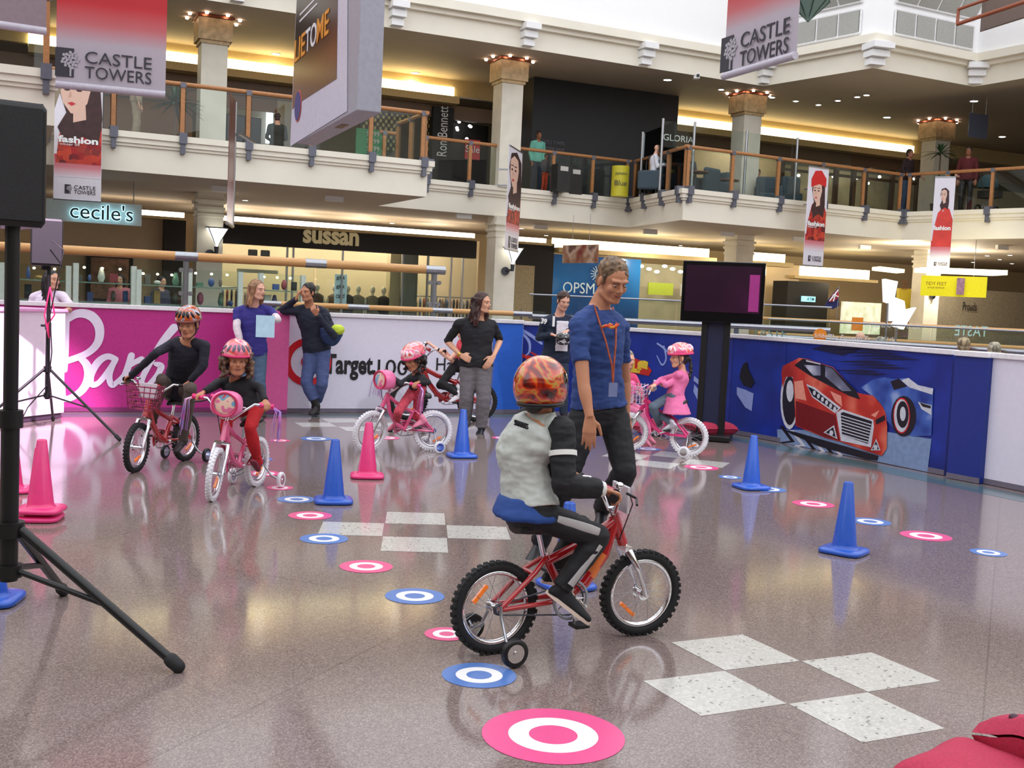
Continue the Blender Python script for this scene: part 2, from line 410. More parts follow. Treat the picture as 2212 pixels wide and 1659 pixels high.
# rear gallery behind the viewpoint (balcony and ceiling on the near side of the atrium)
bb = B(); bb.box((2, -11, 4.1), (60, 10, .78)); struct('floor_rear_gallery', bb, [CREAM], label='cream gallery slab behind the viewpoint')
bb = B(); bb.box((2, -12, 8.1), (60, 9, .6)); struct('ceiling_rear', bb, [CREAM], label='rear gallery ceiling')
# ---- facade helper
def fbox(name, p0, p1, off, t, mat, parent=None, z0=None, z1=None, b=None, m=0, **k):
    """box on the shopfront line between two photo corners (top-left, bottom-right)"""
    a = F(p0[0], p0[1], off); c = F(p1[0], p1[1], off)
    za = a.z if z1 is None else z1; zc = c.z if z0 is None else z0
    cc = (a+c)/2; cc.z = (za+zc)/2; wd = abs((c-a).dot(FU))
    bb = b or B(); bb.box(cc+FN*t/2, (wd, t, abs(za-zc)), FU, FN, mat=m)
    if b is not None: return b
    return obj(name, bb, mat, parent, **k)
COVE = M('cove_glow', (255, 236, 180), emit=4.5, var=.02); COVE2 = M('cove_glow_white', (255, 240, 220), emit=5.5, var=.02)
LIP = M('cove_lip', (212, 190, 140), .6)
# back walls of the two storeys (shop backs), shopfront fascias
SHOPW = M('shop_wall_warm', (206, 184, 150), .7); SHOPG = M('shop_wall_grey', (150, 146, 138), .7)
for nm, z0, z1, o in (('wall_shop_back', 0, 3.75, -4.5), ('wall_shop_upper', 4.5, 7.85, -4.5)):
    bb = B(); bb.box(A0+FU*6-FN*o+V((0, 0, (z0+z1)/2)), (52, .2, z1-z0), FU, FN); struct(nm, bb, SHOPW if z0 == 0 else SHOPG)
# cove lights upper
def cove(name, xs, z0, z1, off, mat, lipz=.2, label=None, y=150):
    for k, (xa, xb) in enumerate(xs):
        a = F(xa, y, off); c = F(xb, y, off); a.z = c.z = 0; L = (c-a).length; cc = (a+c)/2
        r = thing(name, label[k], 'cove light', cc+V((0, 0, z0)))
        bb = B(); bb.box(cc+FN*.1+V((0, 0, (z0+z1)/2)), (L, .06, z1-z0), FU, FN); obj('glowing_strip', bb, mat, r)
        bb = B(); bb.box(cc-FN*.15+V((0, 0, z0-lipz/2)), (L, .5, lipz), FU, FN); obj('lip', bb, LIP, r)
cove('cove_light', [(60, 985), (1098, 1130), (1452, 1990)], 7.28, 7.62, .25, COVE, label=['long warm cove light above the upper shops on the left', 'short warm cove light between the column and the black hoarding', 'warm cove light above the upper shops right of the black hoarding'])
cove('cove_light', [(120, 398), (448, 1028), (1112, 1183)], 3.3, 3.46, .25, COVE2, .07, label=['white cove light beside the sign with backlit lettering', 'long white cove light above the black shop fascia', 'short white cove light right of the second column'], y=500)
cove('cove_light', [(1195, 1535), (1590, 1700)], 3.2, 3.5, .25, COVE, .14, label=['yellow cove light above the blue optician shopfront', 'yellow cove light above the television'], y=540)
# wood fascia etc under upper cove: generic band
bb = B(); bb.box(A0+FU*4-FN*.1+V((0, 0, 6.9)), (50, .2, .4), FU, FN); struct('trim_14', bb, M('bronze_band', (112, 86, 62), .4), label='bronze band above the upper shopfronts')
bb = B(); bb.box(A0+FU*4-FN*0+V((0, 0, 7.62)), (50, .2, .46), FU, FN); struct('trim_15', bb, LIP, label='bulkhead above the upper cove')
# ---- columns
GOLDCAP = M('capital_gold_stone', (196, 168, 124), .5, scale=8, var=.25); COLM = M('column_cream', (226, 220, 204), .6, scale=3)
def column(x, y, z0, z1, cap):
    bb = B(); bb.box((x, y, (z0+z1)/2), (.6, .6, z1-z0), FU, FN); c0 = struct('column', bb, COLM); 
    c0['label'] = 'cream square column'; 
    if cap:
        q = B(); q.box((x, y, z1-.33), (.78, .78, .5), FU, FN); q.box((x, y, z1-.62), (.68, .68, .08), FU, FN); obj('capital', q, GOLDCAP, c0)
        q = B(); q.box((x, y, z1-.05), (.86, .86, .05), FU, FN); obj('copper_plate', q, M('copper_trim', (150, 84, 60), .3, .8), c0)
        for k in range(8):
            a = UA+pi/4*k+pi/8; r_ = .62 if k % 2 else .62
            d = V((cos(a), sin(a), 0)); q = B(); q.ell(V((x, y, z1-.03))+d*.62, (.045, .045, .03), n=8, m=4); obj('halogen_lamp', q, M('halogen', (255, 214, 190), emit=14), c0)
    else:
        q = B()
        for k in range(3): q.box((x, y, z1-.2-.16*k), (.7-.03*k, .7-.03*k, .07), FU, FN)
        obj('ring_moulding', q, COLM, c0)
    return c0
CP = [(-7.43, 26.9), (-.45, 30.0), (6.5, 33.1), (13.15, 36.1)]
for k, (x, y) in enumerate(CP):
    column(x, y, Z2, Z3, True)['label'] = ['upper cream column behind the hanging banners', 'upper cream column in the middle with copper-lit capital', 'upper cream column behind the cafe glass', 'upper cream column at the far right beside the palm'][k]
    column(x, y, 0, Z2B, False)['label'] = ['lower cream column with sconce beside the backlit sign', 'lower cream column with sconce behind the woman in black', 'lower cream column behind the television', 'lower cream column beside the yellow sign'][k]
# sconces
for k, (x, y) in enumerate((CP[0], CP[1], CP[3])):
    c = V((x, y, 0))-FN*.31; z = 2.7
    r = thing('wall_sconce', ['fan-shaped wall sconce on the column beside the black fascia, left one', 'fan-shaped wall sconce on the column behind the woman in black', 'fan-shaped wall sconce beside the yellow hanging sign'][k], 'wall lamp', c+V((0, 0, z-.35)), group=None)
    o_ = c-FN*.22+FU*.12
    bb = B(); bb.lathe([(.03, z-.22), (.08, z-.1), (.2, z+.12), (.26, z+.2)], (o_.x, o_.y, 0), n=12); obj('glass_shade', bb, M('sconce_glow', (250, 250, 240), emit=2.2), r)
    bb = B(); bb.lathe([(.255, z+.2), (.275, z+.2), (.275, z+.225), (.255, z+.225)], (o_.x, o_.y, 0), n=12, closed=True)
    for a in (0, 2.1, 4.2): bb.cyl(o_+V((.265*cos(a), .265*sin(a), z+.2)), o_+V((0, 0, z-.25)), .012, n=5)
    bb.lathe([(.04, z-.4), (.06, z-.22)], (o_.x, o_.y, 0), n=10); bb.cyl(o_+V((0, 0, z-.36)), c+V((0, 0, z-.4)), .03); bb.cyl(c-FN*.0+V((0, 0, z-.4)), c-FN*.05+V((0, 0, z-.4)), .11)
    obj('bracket', bb, DARKM, r)
# ---- downlights (real lamps)
DL = M('downlight_glow', (255, 250, 240), emit=16)
def down(px, py, z, lab, k=0, watt=0, r_=.1):
    d = ray(px, py); q = V((0, 0, CAMH))+d*((z-CAMH)/d.z)
    t = thing('downlight', lab, 'ceiling light', q)
    bb = B(); bb.lathe([(.001, -.012), (r_, -.012), (r_, -.001)], q, n=14); obj('lens', bb, DL, t)
    bb = B(); bb.lathe([(r_, -.015), (r_*1.25, -.015), (r_*1.25, .0), (r_, .0)], q, n=14, closed=True); obj('trim_ring', bb, WHITE, t)
    if watt: lamp('downlight_lamp', 'SPOT', q-V((0, 0, .05)), watt, (1, .9, .75), q-V((0, 0, 3)), .1, 2.6, .6)
for k, (x, y, s_) in enumerate([(596, 116, 'left of the hanging lightbox, above the gallery'), (897, 157, 'right of the hanging lightbox'), (1120, 188, 'just right of the middle column'), (1412, 231, 'in front of the black hoarding'), (1442, 172, 'under the beam over the black hoarding'), (1618, 262, 'right of the third column capital'), (1867, 302, 'above the rightmost glass doors'), (1916, 253, 'second of the diagonal row on the right ceiling'), (2040, 274, 'third of the diagonal row on the right ceiling'), (2104, 218, 'nearest the projecting corner, right ceiling'), (2165, 295, 'right of the hanging directory'), (2168, 350, 'lowest at the right edge'), (1558, 193, 'first in the bent row below the right banner'), (1612, 202, 'second in the bent row below the right banner'), (1668, 210, 'third in the bent row'), (1719, 218, 'fourth in the bent row'), (1768, 226, 'lowest in the bent row'), (1810, 217, 'sixth in the bent row, rising again'), (1852, 209, 'seventh in the bent row'), (1872, 205, 'last in the bent row')]):
    down(x, y, Z3, 'bright round downlight '+s_, watt=90 if k in (0, 1, 2, 3, 5, 6, 8, 11) else 0, r_=.11 if k < 12 else .08)
for k, (x, y, s_) in enumerate([(530, 432, 'under the left gallery'), (847, 482, 'under the middle gallery'), (1126, 493, 'above the middle lower column'), (1180, 508, 'near the hanging picture'), (1470, 530, 'above the television, to its left'), (2102, 566, 'upper left of the cluster at right'), (2133, 552, 'top left of the cluster at right'), (2182, 551, 'top right of the cluster at right'), (2160, 560, 'middle of the cluster at right'), (2186, 569, 'lower right of the cluster')]):
    down(x, y, Z2B, 'small round downlight '+s_, watt=70 if k in (0, 1, 3, 4, 8) else 0, r_=.07)
# dark slots in the soffits, wall boxes and cream soffit panels
for k, (x, y) in enumerate(((722, 424), (478, 402), (1002, 462), (1168, 486), (1405, 497), (1572, 501), (1725, 512), (1868, 530), (2165, 530))):
    q = G(x, y, Z2B); bb = B(); bb.box(q-V((0, 0, .06)), (.42, .1, .12), FU, FN)
    obj('exit_light', bb, WHITE, label='small white emergency light box under the gallery, %s' % ['left of the edge-on banner', 'farthest left', 'above the black fascia end', 'right of the narrow banner', 'left of the wall lamp glow', 'above the television', 'left of the red-hat banner', 'right of the red-hat banner', 'farthest right'][k], cat='light box', group='light boxes under the gallery edge')
# ================================================================ BARRIERS
BH = 1.24
PINKW = M('magenta_print', (186, 44, 132), .45, var=.12, scale=60); PINKP = M('pink_post_vinyl', (222, 92, 156), .4, var=.05)
LILAC = M('white_vinyl_panel', (226, 222, 238), .5, var=.02); BLUEW = M('blue_print', (22, 48, 146), .4, var=.3, scale=3); BLUEP = M('blue_post_vinyl', (20, 46, 134), .4, var=.06)
BLUEL = M('light_blue_vinyl', (44, 104, 210), .4); CAP = M('white_cap_rail', (236, 232, 236), .4)
def barrier(name, a, c, mat, label, t=.06, h=None, ex=.0, capm=CAP):
    a = V(a); c = V(c); a.z = c.z = 0; e = (c-a).normalized(); n = V((e.y, -e.x, 0)); L = (c-a).length; cc = (a+c)/2; h = h or (1.175 if cc.x > 1.6 else 1.19 if cc.x > 0 else 1.205)
    r = thing({'barrier_panel': 'play_barrier', 'barrier_post': 'barrier_pillar'}[name], label, 'barrier', cc)
    bb = B(); bb.box(cc-n*(t/2-ex)+V((0, 0, h/2+.004)), (L-.006, t, h), e, n); obj('panel', bb, mat, r)
    bb = B(); bb.box(cc-n*(t/2-ex)+V((0, 0, h+.03)), (L-.004, t+.05, .05), e, n); obj('cap_rail', bb, capm, r, bevel=.006)
    bb = B(); bb.box(cc-n*(t/2-ex)+V((0, 0, .03)), (L-.01, t+.012, .05), e, n); obj('kick_strip', bb, (M('kick_grey', (110, 104, 120)) if mat not in (PINKW, PINKP) else M('kick_magenta', (120, 40, 96))), r)
    return r, e, n
def onwall(x, y, a, c, off=.004):
    """where the sight line through a photo point meets a barrier face"""
    a = V(a); c = V(c); e = (c-a).normalized(); n = V((e.y, -e.x, 0)); o = V((0, 0, CAMH)); d = ray(x, y); p = a+n*off
    return o+d*((p-o).dot(n)/d.dot(n))
PA, PB = BL[0]-(BL[1]-BL[0])*.5, BL[1]-(BL[1]-BL[0]).normalized()*.33
pw, e, n = barrier('barrier_panel', PA, PB, PINKW, 'long magenta barrier with white script lettering')
LET = M('white_lettering', (232, 222, 240), .5, var=.02)
def W1(x, y): return onwall(x, y, PA, PB, .006)
o = W1(300, 780)
def loc2(x, y, W=W1, o=o, e=e): q = W(x, y)-o; return (q.dot(e), q.z)
def script(name, strokes, W, o, e, mat, parent, t=.004):
    for i_, s in enumerate(strokes):
        pts = [loc2(x, y, W, o, e) for x, y, w_ in s]; k = 1/ (FPX/13.3)
        b_ = stroke(pts, [w_*k for x, y, w_ in s], o, e, (0, 0, 1), t*(.4+.14*i_)); obj(name, b_, mat, parent)
script('letter_stroke', [
 [(134, 700, 10), (165, 678, 17), (196, 682, 20), (214, 706, 19), (212, 738, 16), (190, 762, 14), (150, 778, 13), (138, 780, 12)],
 [(170, 770, 12), (188, 790, 17), (190, 820, 18), (172, 848, 15), (140, 862, 12), (136, 836, 9)],
 [(146, 676, 8), (144, 700, 11), (142, 760, 12), (140, 800, 10)],
 [(250, 776, 12), (232, 770, 13), (212, 782, 15), (196, 810, 15), (198, 830, 13), (214, 826, 11), (238, 796, 12), (248, 780, 12)],
 [(248, 778, 11), (236, 810, 13), (242, 832, 12), (258, 820, 9), (270, 806, 8)],
 [(284, 768, 14), (274, 800, 14), (262, 826, 12)],
 [(276, 792, 10), (292, 782, 11), (306, 776, 13)],
 [(376, 708, 18), (350, 740, 15), (326, 780, 13), (306, 822, 12), (316, 834, 10), (338, 812, 11), (348, 792, 15), (336, 786, 9)]], W1, o, e, LET, pw)
pp, e1, n1 = barrier('barrier_post', V((-3.36, 13.5, 0)), V((-2.80, 13.76, 0)), PINKP, 'pink square post between the magenta barrier and the white one', t=.3, ex=0.14, capm=PINKP)
wp, e2, n2 = barrier('barrier_panel', BL[2]-V((.07, .03, 0)), BL[3], LILAC, 'white barrier panel with red ring logo and black lettering')
def W2(x, y): return onwall(x, y, BL[2], BL[3], .006)
o = W2(665, 782); q = B(); rr = .30; rs = []
for k in range(28):
    a = 2*pi*k/28; d = e2*cos(a)+V((0, 0, 1))*sin(a); rs.append([o+d*rr, o+d*(rr-.085), o+d*(rr-.085)+n2*.004, o+d*rr+n2*.004])
q.rings(rs, 0, False, False, True); RED = M('logo_red', (210, 24, 40), .4, var=.03); obj('ring_logo', q, RED, wp)
q = B(); q.cyl(o, o+n2*.004, .085, n=24); obj('ring_centre', q, RED, wp)
INK = M('black_lettering', (20, 18, 22), .5)
a, c = W2(702, 790), W2(812, 790); cc = (a+c)/2+V((0, 0, .0))
text('brand_lettering', 'Target.', cc-V((0, 0, .02)), e2, (0, 0, 1), .2, INK, wp, w=(c-a).length, h=.33, bold=.006)
cc = W2(866, 794); text('brand_lettering', '100%', cc, e2, (0, 0, 1), .2, INK, wp, w=.62, h=.2)
cc = W2(985, 792); text('brand_lettering', 'Happy', cc, e2, (0, 0, 1), .2, INK, wp, w=.55, h=.22)
barrier('barrier_panel', BL[3]+V((.0, -.1, 0)), BL[4]+V((0, -.06, 0)), BLUEL, 'narrow light blue corner panel behind the woman in black')
bp = []
for k, (i, lab) in enumerate(((4, 'blue barrier panel behind the man in the navy hoodie'), (5, 'blue barrier panel behind the girl in the pink coat'), (6, 'plain blue barrier panel right of the television posts'))):
    bp.append(barrier('barrier_panel', BL[i], BL[i+1], BLUEW, lab)[0])
def art(i, parent, W0=None):
    a, c = BL[i], BL[i+1]; e_ = (c-a).normalized(); W_ = lambda x, y: onwall(x, y, a, c, .005); return e_, W_
SWL = M('pale_blue_swirl', (150, 168, 226), .5); REDL = M('flame_red', (206, 40, 34), .5); YEL = M('logo_yellow', (236, 196, 60), .5)
e_, W_ = art(4, None); o = W_(1150, 760)
script('swirl', [[(1090, 716, 3), (1122, 712, 7), (1146, 724, 8), (1170, 742, 6)], [(1122, 714, 6), (1142, 736, 7), (1144, 758, 5), (1136, 768, 2)], [(1090, 730, 5), (1110, 754, 5), (1122, 762, 3)]], W_, o, e_, SWL, bp[0])
script('flame', [[(1098, 764, 2), (1120, 766, 5), (1145, 774, 12), (1160, 790, 16), (1150, 822, 20), (1120, 842, 10)], [(1146, 760, 2), (1170, 776, 8), (1200, 800, 10)]], W_, o, e_, REDL, bp[0])
e_, W_ = art(5, None)
def fan(pts, W_, mat, parent, name, e_, z=.003, lift=0.):
    q = [W_(x, y) for x, y in pts]; n_ = V((e_.y, -e_.x, 0)); bb = B(); bb.poly([p+n_*lift for p in q], n_*z); return obj(name, bb, mat, parent)
fan([(1330, 772), (1362, 770), (1392, 782), (1408, 800), (1402, 812), (1370, 806), (1330, 812)], W_, REDL, bp[1], 'flame_logo', e_)
text('logo_letters', 'LS', W_(1380, 792), e_, V((0, 0, 1)), .2, YEL, bp[1], w=.3, h=.17, bold=.02, extrude=.006)
o = W_(1430, 770)
script('swirl', [[(1420, 742, 4), (1434, 752, 5), (1446, 766, 3)], [(1434, 748, 4), (1439, 775, 4), (1430, 788, 4), (1419, 768, 2)]], W_, o, e_, SWL, bp[1])
fan([(1500, 830), (1515, 850), (1540, 862), (1546, 880), (1538, 890), (1522, 882), (1506, 862), (1498, 846)], W_, SWL, bp[1], 'swirl', e_)
fan([(1500, 812), (1520, 830), (1556, 846), (1556, 850), (1516, 836), (1498, 822)], W_, SWL, bp[1], 'swirl', e_)
e_, W_ = art(6, None)
fan([(1600, 800), (1606, 786), (1614, 782), (1618, 800), (1624, 812), (1630, 826), (1622, 838), (1606, 832), (1598, 816)], W_, BLACK, bp[2], 'paint_blot', e_)
fan([(1592, 836), (1610, 842), (1628, 850), (1624, 888), (1610, 880), (1592, 852)], W_, SWL, bp[2], 'swirl', e_)
# car picture panel
AP = (BL[7]+V((.02, -.06, 0)), BL[8]); ap, e3, n3 = barrier('barrier_panel', BL[7], BL[8], BLUEW, 'barrier panel printed with a red sports car and a blue one')
W3 = lambda x, y: onwall(x, y, BL[7], BL[8], .005)
CR = lambda x, y: (1640+x/3.867, 700+y/3.867)
def car(pts, mat, lift, name='car_print'): return fan([CR(*p) for p in pts], W3, mat, ap, name, e3, .0015, lift)
m_red = ramp_mat('red_car_print', 'noise', 2.2, [(.3, (150, 26, 24)), (.5, (196, 52, 40)), (.62, (224, 110, 88)), (.72, (186, 40, 34))], .4, interp='LINEAR')
m_rl = M('red_highlight', (232, 150, 130), .4); m_dk = M('dark_print', (24, 22, 34), .4); m_wh = M('silver_print', (206, 208, 220), .4, var=.1)
m_gl = ramp_mat('windscreen_print', 'noise', 2.5, [(.35, (30, 28, 44)), (.6, (120, 124, 150)), (.7, (196, 200, 220))], .3, interp='LINEAR')
m_bc = ramp_mat('blue_car_print', 'noise', 3, [(.3, (26, 54, 140)), (.5, (70, 106, 190)), (.68, (176, 196, 232))], .4, interp='LINEAR'); m_rd = M('road_print', (128, 150, 190), .4, var=.1)
m_or = M('dark_red_print', (118, 18, 22), .4)
car([(150, 880), (1060, 900), (1440, 960), (1405, 1236), (1000, 1150), (155, 985)], m_rd, 0, 'road_print')
for k in range(6): car([(170+k*90, 850+k*38), (200+k*90, 850+k*38), (300+k*90, 985+k*34), (160+k*90, 1000+k*28), (150+k*90, 990+k*28), (262+k*90, 975+k*34)], m_wh if k % 2 else m_dk, .002, 'road_stripe')
m_sk = M('streak_print', (18, 22, 60), .4)
for k in range(9): x_, y_ = 560+(k*97 % 330), 215+k*24; car([(x_, y_), (x_+300, y_-14+k*2), (x_+560-k*20, y_+10), (x_+300, y_+4+k*2)], m_sk, .001, 'sky_streak')
car([(440, 205), (560, 175), (860, 205), (700, 262)], m_sk, .001, 'sky_streak')
car([(850, 530), (960, 460), (1050, 445), (1130, 460), (1250, 450), (1330, 510), (1458, 530), (1440, 930), (1290, 940), (1130, 880), (1060, 800), (1000, 640)], m_bc, .003)
car([(1100, 480), (1170, 455), (1240, 520), (1130, 550)], m_dk, .005); car([(1190, 470), (1250, 450), (1330, 510), (1458, 540), (1450, 590), (1260, 530)], m_wh, .005)
def disc(cx, cy, rx, ry, mat, lift): car([(cx+rx*cos(2*pi*k/20), cy+ry*sin(2*pi*k/20)) for k in range(20)], mat, lift, 'wheel_print')
disc(1210, 770, 105, 170, m_dk, .005); disc(1195, 765, 70, 150, RED, .007); disc(1195, 765, 62, 138, m_wh, .009); disc(1205, 755, 50, 112, m_dk, .011); disc(1208, 750, 24, 60, m_wh, .013)
car([(1330, 650), (1445, 680), (1440, 760), (1360, 710)], m_wh, .005); car([(1345, 655), (1440, 685), (1435, 705), (1370, 690)], m_dk, .007)
car([(200, 880), (300, 900), (1000, 1100), (990, 1140), (900, 1130), (500, 1020), (280, 920)], m_dk, .007, 'shadow_print')
disc(255, 640, 75, 240, m_wh, .004); disc(258, 640, 60, 205, m_dk, .006); disc(262, 560, 30, 90, m_wh, .008)
car([(192, 400), (205, 350), (340, 282), (420, 295), (620, 360), (830, 575), (960, 600), (1030, 680), (1060, 740), (1075, 860), (1070, 1040), (1030, 1100), (930, 1070), (690, 985), (560, 950), (310, 850), (298, 560), (285, 440), (230, 440), (200, 530)], m_red, .009)
car([(300, 345), (370, 290), (430, 300), (620, 365), (820, 560), (850, 630), (760, 600), (640, 540), (430, 430)], m_dk, .011)
car([(560, 350), (620, 375), (780, 560), (700, 560), (560, 440)], m_gl, .013); car([(400, 300), (520, 330), (520, 340), (400, 312)], m_wh, .013); car([(380, 340), (520, 350), (520, 430), (460, 430)], m_gl, .013)
car([(300, 480), (370, 470), (400, 640), (310, 620)], m_rl, .011); car([(600, 560), (690, 600), (700, 690), (640, 640)], m_rl, .011); car([(940, 760), (1010, 720), (980, 780)], m_rl, .011)
car([(400, 500), (470, 530), (690, 700), (640, 745), (450, 610)], m_wh, .011); car([(412, 520), (470, 548), (668, 706), (636, 726), (455, 600)], m_dk, .013)
for k in range(6): disc(470+k*34, 575+k*27, 12, 20, m_wh, .015)
car([(650, 740), (700, 712), (960, 800), (965, 860), (940, 1030), (900, 1020), (690, 975)], m_wh, .011); car([(690, 745), (710, 735), (950, 812), (945, 850), (915, 1000), (700, 925)], m_dk, .013)
for k in range(7): car([(694, 760+k*26), (945-k*3, 836+k*25), (944-k*3, 844+k*25), (694, 768+k*26)], m_wh, .015, 'grille_bar')
car([(980, 800), (1055, 760), (1060, 800), (985, 840)], m_dk, .013)
for tri in ([(545, 905), (632, 845), (660, 960)], [(940, 1055), (985, 960), (1020, 1055)]):
    car(tri, m_wh, .012); cx = sum(p[0] for p in tri)/3; cy = sum(p[1] for p in tri)/3; car([((p[0]-cx)*.72+cx, (p[1]-cy)*.72+cy) for p in tri], m_dk, .014); disc(cx, cy+6, 16, 22, m_wh, .016)
car([(310, 640), (640, 760), (680, 975), (560, 945), (318, 845)], m_or, .0105)
barrier('barrier_post', BL[8]+V((.03, -.1, 0)), BL[9]+V((.02, .0, 0)), BLUEP, 'dark blue square post between the car picture and the white panel', t=.2, ex=.08)
barrier('barrier_panel', BL[9], BL[10]+(BL[10]-BL[9])*.3, LILAC, 'plain white barrier panel at the right edge')
# ================================================================ GLASS RAILS BEHIND THE BARRIER
def glassfence(name, label, a, c, z0, z1, rail=.055, nm=6, cat='glass railing', mat=WOOD, couple=True, posts=(), low=None):
    a = V(a); c = V(c); e = (c-a); e.z = 0; L = e.length; e.normalize(); n = V((e.y, -e.x, 0))
    r = thing(name, label, cat, (a.x, a.y, 0))
    A = V((a.x, a.y, z1)); C_ = V((c.x, c.y, z1)); bb = B(); bb.cyl(A, C_, rail, n=12); obj('handrail', bb, mat, r)
    for k in range(nm):
        p = A+e*L*(k/nm); q = A+e*L*((k+1)/nm); g = B(); g.box((p+q)/2+V((0, 0, (z0-z1)/2-rail*.4)), (L/nm-.03, .012, z1-z0-rail), e, n); obj('glass_pane', g, GLASS, r)
    if couple:
        for k in range(nm+1):
            p = A+e*(L*(k/nm)); bb = B(); bb.cyl(p-e*.14, p+e*.14, rail*1.04, n=12); obj('coupling', bb, STEEL, r)
    for t in posts:
        p = A+e*L*t; bb = B(); bb.box(p-n*.03+V((0, 0, (z0-z1)/2)), (.07, .05, z1-z0), e, n); obj('post', bb, STEEL, r)
        for z in (.35, .95, 1.45):
            for s_ in (-1, 1): bb = B(); bb.cyl(p+e*.06*s_+n*.03+V((0, 0, -z*.5)), p+e*.06*s_-n*.05+V((0, 0, -z*.5)), .03, n=10); obj('fitting', bb, STEEL, r)
    if low is not None: bb = B(); bb.cyl(A+V((0, 0, low-z1)), C_+V((0, 0, low-z1)), .04, n=8); obj('lower_rail', bb, mat, r)
    return r
a, c = P(-230, 520, 13.26), P(940, 583, 15.6)
glassfence('glass_railing', 'long glass screen with thick timber handrail and steel couplings behind the magenta barrier', a, c, .01, (a.z+c.z)/2+.0, .058, 4, posts=(.5, 1.0))
for q in range(1):
    pass
a, c = V((-3.2, 14.6, 0)), V((.1, 15.7, 0))
glassfence('glass_railing', 'low timber rail showing just above the white barrier', a, c, .01, 1.335, .035, 3, couple=True)
a, c = V((.2, 16.4, 0)), V((4.4, 15.6, 0))
glassfence('glass_railing', 'clear glass fence with round steel fittings behind the man in the blue T-shirt', a, c, .01, 1.62, .012, 4, mat=STEEL, couple=False, posts=(.25, .62, .7), low=1.3)
a, c = P(1660, 700, 16.5), P(2260, 742, 13.6)
glassfence('glass_railing', 'clear glass fence of the cafe behind the car picture', V((a.x, a.y, 0)), V((c.x, c.y, 0)), .01, 1.42, .012, 4, mat=STEEL, couple=False, low=1.16)
a, c = P(1640, 690, 22), P(2300, 700, 19)
glassfence('glass_railing', 'further glass fence of the cafe with timber top rail', V((a.x, a.y, 0)), V((c.x, c.y, 0)), .01, 1.40, .03, 5, couple=False, low=1.1)
# ================================================================ FLOOR STICKERS
SP = M('sticker_pink', (226, 84, 140), .3, var=.03); SB = M('sticker_blue', (84, 122, 190), .3, var=.03); SWH = M('sticker_white', (238, 236, 236), .3, var=.01)
st = [(1195, 1588, .25, 0, 'largest pink and white ring sticker at the bottom of the photo'), (1035, 1459, .15, 1, 'blue ring sticker just in front of the small training wheel'), (965, 1370, .1, 0, 'small pink ring sticker half hidden by the near rear wheel'), (896, 1288, .15, 1, 'blue ring sticker left of the near rear wheel'), (791, 1224, .147, 0, 'pink ring sticker between two blue ones, left of the near bike'), (700, 1164, .147, 1, 'blue ring sticker in front of the blue cone at left'), (670, 1114, .145, 0, 'pink ring sticker beside the foot of the blue cone at left'), (641, 1079, .14, 1, 'blue ring sticker touching the blue cone base at left'), (605, 1054, .1, 0, 'small pink ring sticker right of the pink bike'), (570, 1023, .14, 0, 'pink ring sticker under the pink bike training wheel'), (560, 992, .12, 1, 'blue ring sticker behind the pink bike rear wheel'), (605, 952, .1, 0, 'small pink ring sticker furthest left of the far pair'), (683, 948, .16, 1, 'blue ring sticker in front of the far checker tiles'), (1515, 1010, .167, 0, 'pink ring sticker in front of the girl in the pink coat'), (1577, 1031, .105, 1, 'small blue ring sticker left of the far right cone'), (1660, 1057, .15, 1, 'blue ring sticker peeping out behind the far right cone'), (1757, 1089, .165, 0, 'pink ring sticker between the two right blue cones'), (1880, 1127, .15, 1, 'blue ring sticker behind the nearest right cone'), (2000, 1158, .174, 0, 'pink ring sticker towards the right edge'), (2135, 1194, .116, 1, 'small blue ring sticker nearest the right edge'), (835, 946, .14, 0, 'pink ring sticker behind the pink bike front wheel'), (1400, 970, .14, 1, 'blue ring sticker beyond the standing man'), (1085, 946, .12, 0, 'pink ring sticker beyond the blue cone near the woman in black')]
for x, y, r, k, lab in st:
    p = G(x, y); t = thing('floor_sticker', lab, 'floor sticker', p, group=None)
    for nm, r0, r1, z, m in (('outer_ring', .63, 1, .0022, (SP, SB)[k]), ('white_ring', .34, .632, .0022, SWH), ('centre_dot', 0, .342, .0022, (SP, SB)[k])):
        bb = B(); 
        if r0 == 0: bb.lathe([(.0002, .0012), (r*r1, .0012), (r*r1, z), (.0002, z)], p, n=40, smooth=False)
        else: bb.lathe([(r*r0, .0012), (r*r1, .0012), (r*r1, z), (r*r0, z)], p, n=48, closed=True, smooth=False)
        obj(nm, bb, m, t)
# ================================================================ CONES
CB = M('blue_cone_plastic', (24, 84, 190), .35, var=.04, coat=.3); CPK = M('pink_cone_plastic', (232, 48, 124), .35, var=.04, coat=.3)
def cone(name, p, mat, lab, rz=.3, h=.457, proto=[None]):
    r = thing(name, lab, 'traffic cone', (p[0], p[1], 0), rz, local=True)
    bb = B(); N = 32
    def sq(s_, z, k=5.):
        out = []
        for j in range(N):
            a = 2*pi*j/N; c_, s2 = cos(a), sin(a); q = (abs(c_)**k+abs(s2)**k)**(-1/k); out.append(V((s_*q*c_, s_*q*s2, z)))
        return out
    bb.rings([sq(.125, .002), sq(.138, .006), sq(.138, .022), sq(.128, .032), sq(.1, .035)], 0, True, True); obj('base', bb, mat, r)
    bb = B(); bb.lathe([(.094, .033), (.083, .04), (.076, .06), (.030, h-.006), (.026, h), (.021, h), (.019, h-.01), (.06, .06)], n=28); obj('cone_body', bb, mat, r)
    return r
g = {}
